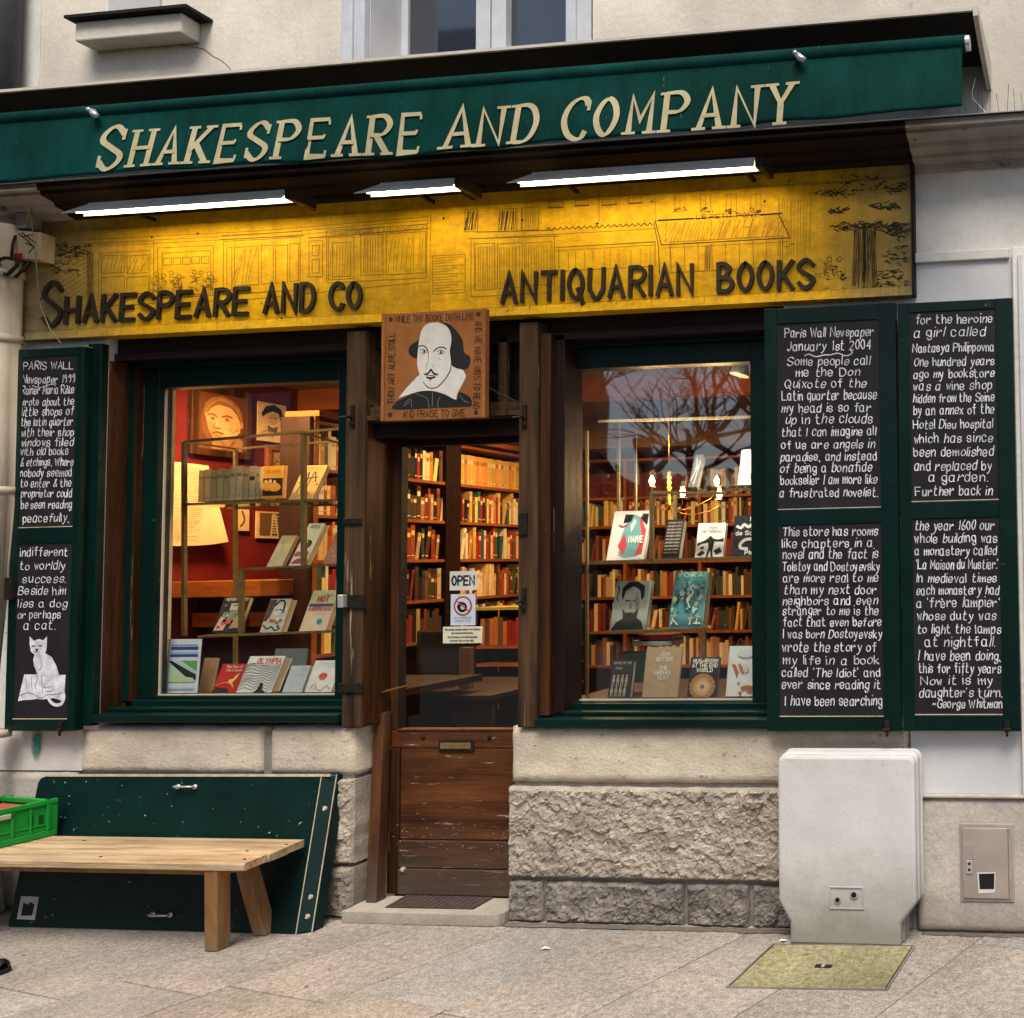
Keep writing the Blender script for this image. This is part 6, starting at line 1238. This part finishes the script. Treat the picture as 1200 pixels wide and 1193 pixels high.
# ------------------------------------------------------------------ bench
BZ = .405
T = root('wooden_bench', 'rustic wooden bench with pale worn planks standing in front of the green panel', 'bench', (-4.5, -.3, 0))
fr, bk_ = atz(286, 1012, BZ), atz(356, 984, BZ); yl = [fr.y, fr.y + (bk_.y - fr.y) * .36, fr.y + (bk_.y - fr.y) * .68, bk_.y]
xl = -6.2
for i in range(3):
    xr0 = fr.x + (bk_.x - fr.x) * [0, .36, .68][i]; xr1 = fr.x + (bk_.x - fr.x) * [.36, .68, 1][i]
    a, b = yl[i] + (.0015 if i else 0), yl[i + 1] - .0015; jx = [0, .012, .004][i]
    mb = MB(); NS = 90
    for k in range(NS + 1):
        t = k / NS; e0_, e1_ = xl + (xr0 + jx - xl) * t, xl + (xr1 + jx - xl) * t
        wa, wb = .0035 * noise.noise(Vector((e0_ * 6, i * 3.3, 1))) + .002 * noise.noise(Vector((e0_ * 25, i, 4))), .0015 * noise.noise(Vector((e1_ * 9, i * 5.1, 7)))
        if i: wa *= .3
        hz_ = .0018 * noise.noise(Vector((e0_ * 4, i, 0)))
        mb.v += [(e0_, a + wa, BZ - .032), (e0_, a + wa, BZ - .007 + hz_), (e0_, a + wa + .006, BZ + hz_), (e1_, b + wb, BZ + hz_ * .5 + .0006 * i), (e1_, b + wb, BZ - .032)]
    for k in range(NS):
        for j in range(5): p_, q_ = k * 5 + j, k * 5 + (j + 1) % 5; mb.face((p_, q_, q_ + 5, p_ + 5))
    mb.face(range(5)[::-1]); mb.face([NS * 5 + j for j in range(5)]); mb.build('seat_plank', M['benchwood'], T)
box('apron', M['benchleg'], T, xl, fr.x - .13, yl[0] + .03, yl[0] + .055, BZ - .062, BZ - .0325, .003)
box('cross_batten', M['benchleg'], T, fr.x - .20, fr.x - .11, yl[0] + .056, yl[3] - .03, BZ - .06, BZ - .0325, .003)
def leg(ub, vb, ut, vt, ytop, s=.062):
    g_ = atz(ub, vb, 0); t_ = at(ut, vt, ytop); t_.z = BZ - .0328
    h = s / 2; q = [(g_.x - h, g_.y - h, .001), (g_.x + h, g_.y - h, .001), (g_.x + h, g_.y + h, .001), (g_.x - h, g_.y + h, .001)]; r = [(t_.x - h, t_.y - h, t_.z), (t_.x + h, t_.y - h, t_.z), (t_.x + h, t_.y + h, t_.z), (t_.x - h, t_.y + h, t_.z)]
    MB().hexa(q + r).build('leg', M['benchleg'], T, bev=.004)
leg(255, 1112, 255, 1012, yl[0] + .035); leg(311, 1094, 285, 1010, yl[3] - .10)
for dx in (-1.9,):
    for (y_, yy) in ((yl[0] + .04, -.40), (yl[3] - .05, -.2)):
        MB().beam((fr.x + dx, yy, .001), (fr.x + dx, y_, BZ - .033), .06, .06, up=(0, 1, 0)).build('leg', M['benchleg'], T, bev=.004)

# ------------------------------------------------------------------ green crate on the bench
CB = BZ + .003
a, b = atz(68, 978, CB), atz(0, 994, CB); d = (b - a); d.z = 0; d.normalize(); pz_ = Vector((-d.y, d.x, 0))
if pz_.x > 0: pz_ = -pz_
ht = at(68, 935, a.y).z - CB
T = root('plastic_crate', 'bright green plastic crate of books on the left end of the bench', 'crate', tuple(a))
Lc, Wc = .52, .34
fm = Matrix(((d.x, pz_.x, 0, a.x), (d.y, pz_.y, 0, a.y), (0, 0, 1, CB), (0, 0, 0, 1)))
T.matrix_world = fm
def cb(nm, x0, x1, y0, y1, z0, z1, m=M['crate'], bev=.003): return MB().box(x0, x1, y0, y1, z0, z1).build(nm, m, T, local=True, bev=bev)
def side(alongx, fixed):
    o = []
    Lx = Lc if alongx else Wc
    def bb(s0, s1, d0, d1, z0, z1, nm='rail'):
        if alongx: cb(nm, s0, s1, fixed + d0, fixed + d1, z0, z1)
        else: cb(nm, fixed + d0, fixed + d1, s0, s1, z0, z1)
    bb(.001, Lx - .001, 0, .022, ht - .022, ht, 'rim'); bb(.001, Lx - .001, .002, .02, 0, .03); bb(.014, Lx - .014, .008, .014, .03, ht - .022, 'side_wall')
    bb(.0, .03, .003, .0195, .0305, ht - .0225, 'corner_post'); bb(Lx - .03, Lx, .003, .0195, .0305, ht - .0225, 'corner_post')
    bb(Lx * .3, Lx * .3 + .014, .002, .018, .031, ht - .023, 'rib'); bb(Lx * .7, Lx * .7 + .014, .002, .018, .031, ht - .023, 'rib'); bb(Lx * .18, Lx * .18 + .01, .002, .018, .031, ht - .023, 'rib'); bb(.03, Lx - .03, .004, .0185, .055, .062, 'rib')
side(True, 0); side(True, Wc - .022); side(False, 0.0225); side(False, Lc - .045)
cb('floor', .03, Lc - .03, .03, Wc - .03, .002, .01)
vn = MB()
for k in range(9):
    for s_ in (.10, .17):
        if k < 7: vn.box(Lc * s_, Lc * s_ + .018, .0055, .0078, .07 + k * .006 - .001, .073 + k * .006 - .001)
        if k < 7: vn.box(Lc * (s_ + .45), Lc * (s_ + .45) + .018, .0055, .0078, .07 + k * .006 - .001, .073 + k * .006 - .001)
vn.build('vent_slots', flat((.004, .07, .012), .6), T, local=True, kind='stuff')
cb('handle_grip', Lc * .33, Lc * .62, -.004, .004, ht - .05, ht - .028, flat((.45, .42, .3), .5)); cb('side_wall', Lc * .30, Lc * .66, .002, .0045, ht - .056, ht - .0225)
for k in range(7):
    z0 = CB + .07; x_ = .06 + k * .058
    c0_ = random.choice(((.5, .06, .04), (.45, .1, .06), (.6, .3, .2), (.5, .05, .05)))
    m0 = Matrix.Translation((0, 0, 0)); o = MB().box(x_, x_ + .05, .05, .28, .012, ht - .012 - random.uniform(0, .02)).build('crate_book', flat(c0_), local=True); o.matrix_world = fm; tag(o, 'red backed book, %s from the right in the green crate' % ORD[k], 'book', 'books in the green crate')

# ------------------------------------------------------------------ shoe at the lower left edge
g_ = atz(4, 1142, 0)
T = root('shoe', 'tip of a black shoe with white stripes at the lower left edge of the pavement', 'shoe', (g_.x, g_.y, 0))
mb = MB(); prof = [(-.27, .034, .075), (-.22, .036, .10), (-.16, .036, .085), (-.10, .040, .062), (-.05, .043, .05), (-.015, .036, .042), (.0, .016, .028)]
n = 10; k0 = 0
for (x, wv, h) in prof:
    for j in range(n): t = math.pi * j / (n - 1); mb.v.append((g_.x + x, g_.y + wv * math.cos(t), .018 + h * math.sin(t)))
for i in range(len(prof) - 1):
    for j in range(n - 1): a_ = i * n + j; mb.face((a_, a_ + 1, a_ + n + 1, a_ + n))
mb.build('upper', flat((.012, .012, .013), .4), T, smooth=True)
mb = MB(); k = len(prof); mb.v = [(g_.x + x, g_.y + wv + .003, z) for z in (.001, .019) for x, wv, h in prof] + [(g_.x + x, g_.y - wv - .003, z) for z in (.001, .019) for x, wv, h in prof]
for i in range(k - 1): mb.face((i, i + 1, k + i + 1, k + i)); mb.face((2 * k + i, 3 * k + i, 3 * k + i + 1, 2 * k + i + 1)); mb.face((k + i, k + i + 1, 3 * k + i + 1, 3 * k + i)); mb.face((i, 2 * k + i, 2 * k + i + 1, i + 1))
mb.face((k - 1, 3 * k - 1, 4 * k - 1, 2 * k - 1)); mb.build('sole', flat((.02, .02, .02), .7), T)
mb = MB()
for x in (-.02, -.045): mb.tube([(g_.x + x, g_.y + .036 * math.cos(t), .02 + (.052 if x < -.03 else .045) * math.sin(t)) for t in [.15 + i * .31 for i in range(10)]], .003, 5)
mb.build('stripe', flat((.5, .5, .48)), T)

# ------------------------------------------------------------------ utility cabinet
KY = -.165
def kp(u, v): p = at(u, v, KY); return (p.x, p.z)
T = root('utility_cabinet', 'pale grey weathered utility cabinet with chamfered foot in front of the right wall', 'cabinet', (-1.1, KY, 0))
xl_, xr_ = kp(911, 980)[0], kp(1073, 980)[0]; zt2_ = kp(990, 886)[1]; zc1, zc2 = kp(990, 1057)[1], kp(990, 1082)[1]; xlf, xrf = kp(925, 1095)[0], kp(1056, 1095)[0]
def outline(g, r=.03):
    o = [(xlf - g, .0), (xrf + g, .0), (xrf + g, zc2), (xr_ + g, zc1)]
    for k in range(6): t = k * math.pi / 10; o.append((xr_ + g - r + r * math.cos(t), zt2_ + g - r + r * math.sin(t)))
    for k in range(6): t = math.pi / 2 + k * math.pi / 10; o.append((xl_ - g + r + r * math.cos(t), zt2_ + g - r + r * math.sin(t)))
    o += [(xl_ - g, zc1), (xlf - g, zc2)]; return o
MB().prism(outline(-.002), KY, KY + .07).build('front_shell', M['boxplastic'], T, bev=.012)
MB().prism(outline(.003, .033), KY + .045, KY + .10).build('middle_rib', M['boxplastic'], T, bev=.008)
MB().prism(outline(.009, .039), KY + .105, -.045).build('back_shell', M['boxplastic'], T, bev=.008)
a, b = kp(972, 1065), kp(1012, 1039); lip = MB()
for q in ((a[0], b[0], a[1], a[1] + .007), (a[0], b[0], b[1] - .007, b[1]), (a[0], a[0] + .007, a[1] + .007, b[1] - .007), (b[0] - .007, b[0], a[1] + .007, b[1] - .007)): lip.box(q[0], q[1], KY - .005, KY - .0005, q[2], q[3])
lip.build('lock_surround', M['boxplastic'], T, bev=.002)
for u, v, r in ((982, 1054, .012), (1001, 1048, .014)):
    q = kp(u, v); MB().lathe((q[0], KY, q[1]), [(r + .004, .002), (r + .004, -.006), (r, -.007)], 14, axis='y').build('lock', M['steel'], T); MB().lathe((q[0], KY, q[1]), [(r - .002, -.004), (r - .002, -.0085)], 12, axis='y').build('keyhole', flat((.01, .01, .01), .5), T)
# meter hatch
HY = -.02
a, b = at(1129, 1053, HY), at(1184, 969, HY)
T = root('meter_hatch', 'small pinkish metal meter hatch with a black sticker in the wall at the lower right', 'hatch', (a.x, HY, a.z))
box('frame', M['hatch'], T, a.x - .012, b.x + .012, HY, .0, a.z - .012, b.z + .012, .003); box('hatch_door', M['hatch'], T, a.x, b.x - .012, HY - .008, HY - .001, a.z + .004, b.z - .004, .003); box('hinge_strip', M['hatch'], T, b.x - .009, b.x, HY - .008, HY - .001, a.z + .004, b.z - .004, .002)
sa, sb = at(1147, 1046, HY), at(1167, 1021, HY); mb = MB(); mb.poly([(sa.x, HY - .009, sa.z), (sb.x - .004, HY - .009, sa.z + .004), (sb.x, HY - .009, sb.z), (sa.x - .004, HY - .009, sb.z - .003)], 0); mb.poly([(sa.x + .006, HY - .0098, sa.z + .018), (sb.x - .008, HY - .0098, sa.z + .02), (sb.x - .005, HY - .0098, sb.z - .006), (sa.x + .003, HY - .0098, sb.z - .009)], 1)
mb.build('sticker', [flat((.6, .6, .58)), flat((.015, .015, .015))], T)
mb = MB()
for u0, u1, v0, v1 in ((1132, 1142, 990, 1006),): p, q = at(u0, v1, HY), at(u1, v0, HY); box('label_plate', flat((.34, .28, .25), .5), T, p.x, q.x, HY - .010, HY - .0085, p.z, q.z)
p, q = at(1133, 1023, HY), at(1140, 1007, HY); box('lock', M['steel'], T, p.x, q.x, HY - .013, HY - .0085, p.z, q.z, .002)
for v in (1011, 1018): c_ = at(1136.5, v, HY); MB().lathe((c_.x, HY - .013, c_.z), [(.006, 0), (.006, -.002)], 10, axis='y').build('keyhole', flat((.01, .01, .01)), T)

# ------------------------------------------------------------------ manhole cover
cc = [atz(850, 1157, .004), atz(1040, 1160, .004), atz(1073, 1108, .004), atz(905, 1106, .004)]
T = root('manhole_cover', 'square mossy manhole cover set in the pavement below the grey cabinet', 'manhole cover', tuple(cc[0]))
ctr = sum(cc, Vector()) / 4
def inset(k): return [ctr + (p - ctr) * k for p in cc]
def ring(nm, o, i, z0, z1, m):
    mb = MB()
    for a_ in range(4):
        b_ = (a_ + 1) % 4; mb.hexa([(o[a_].x, o[a_].y, z0), (o[b_].x, o[b_].y, z0), (i[b_].x, i[b_].y, z0), (i[a_].x, i[a_].y, z0), (o[a_].x, o[a_].y, z1), (o[b_].x, o[b_].y, z1), (i[b_].x, i[b_].y, z1), (i[a_].x, i[a_].y, z1)])
    mb.build(nm, m, T)
ring('frame', inset(1.0), inset(.975), -.01, .006, M['grout']); ring('gap', inset(.975), inset(.955), -.01, .0022, M['tarwood'])
i_ = inset(.955); MB().hexa([(p.x, p.y, -.01) for p in i_] + [(p.x, p.y, .006) for p in i_]).build('cover', M['moss'], T, bev=.002)
kc = atz(965, 1132, .008); box('lifting_slot', M['iron'], T, kc.x - .035, kc.x + .035, kc.y - .014, kc.y + .014, .0062, .009, .002); box('lifting_bar', M['steel'], T, kc.x - .006, kc.x + .006, kc.y - .013, kc.y + .013, .0092, .012)
# litter
for (u, v, lb) in ((640, 1112, 'small white scrap of paper on the open pavement before the stone base'), (918, 1103, 'pale scrap of paper at the left foot of the grey cabinet')):
    p = atz(u, v, .002); mb = MB(); mb.v = [(p.x - .02, p.y - .006, .003), (p.x + .004, p.y - .01, .008), (p.x + .022, p.y, .003), (p.x + .006, p.y + .009, .006), (p.x - .012, p.y + .008, .01)]; mb.face((0, 1, 4)); mb.face((1, 2, 3)); mb.face((1, 3, 4)); tag(mb.build('paper_scrap', flat((.7, .68, .64), .8)), lb, 'litter')

# ------------------------------------------------------------------ drainpipe, alarm box, wires at the left
px_ = ux(4, 500, -.09); T = root('drainpipe', 'beige drainpipe running down the wall at the left edge beside the shutter', 'drainpipe', (px_, -.09, 0))
MB().tube([(px_, -.09, .02), (px_ + .004, -.09, 2.0), (px_ - .003, -.09, 3.40)], .054, 20).build('pipe', M['pipe'], T, smooth=True)
for v in (322, 398, 575, 860): z_ = vz(5, v, -.09); MB().tube([(px_, -.09, z_ - .018), (px_, -.09, z_ + .018)], .061, 20).build('collar', M['pipe'], T, smooth=True)
z_ = vz(5, 590, -.09); MB().tube([(px_ - .01, -.15, z_), (px_ + .05, -.14, z_)], .013, 8).build('clamp_bolt', M['pipe'], T)
px2 = ux(6, 60, -.08); o = MB().tube([(px2, -.08, 3.6), (px2, -.08, 6.1)], .055, 18).build('upper_pipe', M['greypipe'], smooth=True); tag(o, 'dark grey downpipe on the upper wall at the top left corner', 'drainpipe')
al = [at(16, 302, -.10), at(46, 305, -.10), at(47, 272, -.10), at(20, 270, -.10)]
T = root('alarm_box', 'cream alarm box with black stripes at the left end of the yellow sign', 'alarm box', tuple(al[0]))
mb = MB(); mb.hexa([al[0], al[1], al[1] + Vector((0, .09, 0)), al[0] + Vector((0, .09, 0)), al[3], al[2], al[2] + Vector((0, .09, 0)), al[3] + Vector((0, .09, 0))]); mb.build('case', flat((.45, .36, .24), .6), T, bev=.004)
mb = MB(); mq = lambda x, z, o: Vector((x, -.1015 - o, z))
for pts in ([(22, 274), (34, 283), (40, 290)], [(28, 277), (38, 275)], [(31, 285), (40, 289), (34, 296)], [(26, 273), (42, 285)]): ribbon(mb, [(at(*q, -.101).x, at(*q, -.101).z) for q in pts], .006, mq)
mb.build('black_stripes', M['ink2'], T); p, q = at(16, 303, -.103), at(26, 297, -.103); box('red_label', flat((.3, .02, .03)), T, p.x, q.x, -.106, -.1012, p.z, q.z)
p, q = at(29, 270, -.06), at(42, 252, -.06); o = box('junction_box', flat((.35, .35, .36), .5), None, p.x, q.x, -.10, -.03, p.z, q.z, .004); tag(o, 'small grey junction box above the alarm box', 'junction box')
o = MB().tube([at(37, 232, -.12), at(37.5, 262, -.12), at(42, 300, -.12), at(44, 335, -.09), at(48, 360, -.09), at(58, 385, -.09), at(72, 403, -.09)], .0026, 6).build('cable', flat((.3, .24, .16), .6), smooth=True); tag(o, 'thin cable hanging down over the left end of the yellow sign', 'cable')
c_ = at(9, 312, -.14); loop = [c_ + Vector((.05 * math.cos(t), .01 * math.sin(2 * t), .042 * math.sin(t))) for t in [i * .45 for i in range(15)]]
mb = MB(); mb.tube(loop, .008, 8); mb.tube([at(13, 305, -.13), at(15, 285, -.12), at(18, 276, -.1)], .006, 6); mb.tube([at(18, 325, -.13), at(28, 315, -.12), at(36, 306, -.1)], .007, 6); o = mb.build('cable_loop', M['iron'], smooth=True); tag(o, 'loop of thick black cable below the alarm box at the left edge', 'cable')

# ------------------------------------------------------------------ across the street (seen only in the glass)
def tree(x, y, h, label, seed, n0=5):
    random.seed(seed); T = root('bare_tree', label, 'tree', (x, y, -.14)); trunk, crown = MB(), MB()
    trunk.tube([(x, y, -.14), (x + .1, y, h * .2), (x - .05, y + .1, h * .42)], [.28, .22, .18], 10)
    def grow(p, d, L_, r, dep):
        q = [p]; c_ = p.copy(); dd = d.copy()
        for i in range(4):
            dd = (dd + Vector((random.uniform(-.28, .28), random.uniform(-.28, .28), random.uniform(-.16, .2)))).normalized(); c_ = c_ + dd * L_ / 4; q.append(c_.copy())
        crown.tube(q, [r * (1 - .13 * i) for i in range(5)], 5 if dep < 2 else 3, cap=False)
        if dep < 4:
            for i in range(3):
                k = random.choice((2, 3, 4)); nd = (dd + Vector((random.uniform(-.9, .9), random.uniform(-.9, .9), random.uniform(-.35, .6)))).normalized(); grow(q[k], nd, L_ * random.uniform(.6, .8), r * .55, dep + 1)
    for i in range(n0):
        a_ = i * 6.283 / n0 + random.random(); grow(Vector((x, y, h * (.22 + .04 * i))), Vector((math.cos(a_), math.sin(a_), .55)).normalized(), h * .24, .10, 0)
    trunk.build('trunk', M['bark'], T, smooth=True); crown.build('crown', M['bark'], T)
tree(-5.6, -11.5, 9.5, 'bare branching tree across the street, left of the other one in the reflection', 3, 5); tree(-9.5, -13.5, 10, 'bare tree further back across the street in the reflection', 11)
random.seed(5); hd = MB()  # hedge added to block low sky, so the glass reflects dark below
for i in range(14000):
    x, y, z = random.uniform(-26, 10), random.uniform(-17.5, -16), random.uniform(-.1, 3.6 + .5 * noise.noise(Vector((i * .01, 0, 0)))); p = Vector((x, y, z)); a_ = Vector((random.uniform(-1, 1), random.uniform(-1, 1), random.uniform(-1, 1))).normalized() * .16; b_ = a_.cross(Vector((random.uniform(-1, 1), random.uniform(-1, 1), .3))).normalized() * .12
    hd.poly([p - a_, p + b_, p + a_, p - b_])
hd.box(-26, 10, -17.4, -16.3, -.14, 3.1)
o = hd.build('hedge', M['hedge']); tag(o, 'added dark hedge across the street, blocking low sky from the window reflections', 'hedge')

T = root('sky_blocking_building', 'added dark building across the street, blocking the sky reflected in the left window', 'building', (-36, -19, -.14))  # dark block added to keep sky out of the left window's reflection
wallm = pm('dark_facade_stone', (.075, .065, .055), (.05, .045, .04), sc=3, rough=.9)
box('wall', wallm, T, -60, -16.6, -24, -18, -.14, 15); box('roof', M['greypipe'], T, -60.3, -16.3, -24.3, -17.7, 15.001, 16.2)
for i in range(14):
    for j in range(4): box('window', M['paneglass'], T, -59.5 + i * 3.0, -58.2 + i * 3.0, -17.999, -17.96, 1.2 + j * 3.4, 3.2 + j * 3.4)

# ---- small wear of the place
random.seed(21)
def wall_line(pts, w, m, yy, name, par=None):
    mb = MB(); q = []
    for (a_, b_) in zip(pts, pts[1:]):
        for k in range(4): t = k / 4; q.append((a_[0] + (b_[0] - a_[0]) * t + random.uniform(-1.2, 1.2), a_[1] + (b_[1] - a_[1]) * t + random.uniform(-1.2, 1.2)))
    q.append(pts[-1]); P_ = [at(u, v, yy) for u, v in q]
    ribbon(mb, [(p.x, p.z) for p in P_], w, lambda x, z, o: Vector((x, yy - .0015 - o, z))); return mb.build(name, m, par or B)
crk = flat((.30, .26, .21), .9)
wall_line([(1105, 384), (1130, 396), (1158, 391), (1182, 400)], .003, crk, -.006, 'plaster_crack')
gm = MB(); zz = .0026
for i in range(55):
    x, y = random.uniform(-5.8, .3), random.uniform(-1.5, -.06); r = random.uniform(.003, .008); t0 = random.random(); zz += .00001
    gm.poly([(x + r * random.uniform(.7, 1.15) * math.cos(t0 + k * .785), y + r * random.uniform(.7, 1.15) * math.sin(t0 + k * .785), zz) for k in range(8)])
o = gm.build('gum_spots', pm('gum_and_grit', (.20, .17, .145), (.13, .11, .095), sc=30, rough=.9)); o['kind'] = 'stuff'
dg_ = MB()
for (xa_, xb_, yy) in ((-6.0, -3.62, -.012), (XR, -1.42, -.045), (-.86, .6, -.02)):
    n_ = int((xb_ - xa_) / .02); pr = None
    for i in range(n_ + 1):
        x = xa_ + (xb_ - xa_) * i / n_; w_ = .012 + .03 * abs(noise.noise(Vector((x * 7, 3, 0)))) + .012 * abs(noise.noise(Vector((x * 40, 1, 0))))
        c_ = ((x, yy + .03, .003), (x, yy - w_, .003))
        if pr: dg_.quad(pr[0], pr[1], c_[1], c_[0])
        pr = c_
o = dg_.build('wall_foot_grime', pm('foot_grime', (.17, .145, .12), (.10, .085, .07), sc=40, rough=.95, bump=.4, bsc=90)); o['kind'] = 'stuff'
lt = MB()
for i in range(60):
    x, y = random.uniform(-5.8, .3), random.uniform(-1.2, -.05); r = random.uniform(.002, .005); lt.poly([(x, y - r, .004), (x + r, y, .007), (x, y + r * .8, .004), (x - r, y, .006)])
o = lt.build('loose_grit', flat((.55, .5, .42), .9)); o['kind'] = 'stuff'
# scuffs low on the door and scratches on the cabinet
sf = MB()
for i in range(90):
    u = random.uniform(458, 596); v = random.choice((random.gauss(985, 7), random.gauss(975, 10), random.uniform(930, 1040))); p = at(u, v, DY - .011); l_ = random.uniform(.002, .014)
    sf.poly([(p.x, DY - .0112, p.z), (p.x + l_, DY - .0112, p.z + random.uniform(-.001, .001)), (p.x + l_ * .8, DY - .0112, p.z + random.uniform(.0008, .003)), (p.x + l_ * .1, DY - .0112, p.z + random.uniform(.0008, .003))])
for k_, (zlo, zhi) in enumerate(((pz[1] + .004, zg),)): pass
sf.build('paint_scuffs', flat((.36, .31, .25), .8), DO, kind='stuff')
# bolts, knots and cracks of the bench
BT = bpy.data.objects['wooden_bench']; bt = MB()
for (x, y) in ((fr.x - .05, yl[0] + .05), (fr.x - .05, yl[2] + .03), (fr.x - .15, yl[1] + .04), (fr.x - .75, yl[0] + .05), (fr.x - 1.1, yl[2] + .04)): bt.tube([(x, y, BZ), (x, y, BZ + .0025)], .006, 8)
bt.build('nail_head', M['iron'], BT, kind='stuff')
ckb = MB()
for i in range(26):
    x = fr.x - random.uniform(.05, 1.5); y = yl[0] + random.uniform(.02, .28) * 1.0; l_ = random.uniform(.05, .25); ckb.poly([(x - l_, y, BZ + .0018), (x - l_ * .5, y - .0016, BZ + .0018), (x, y + random.uniform(-.002, .002), BZ + .0018), (x - l_ * .5, y + .0012, BZ + .0018)])
ckb.build('grain_cracks', flat((.14, .085, .04), .9), BT, kind='stuff')
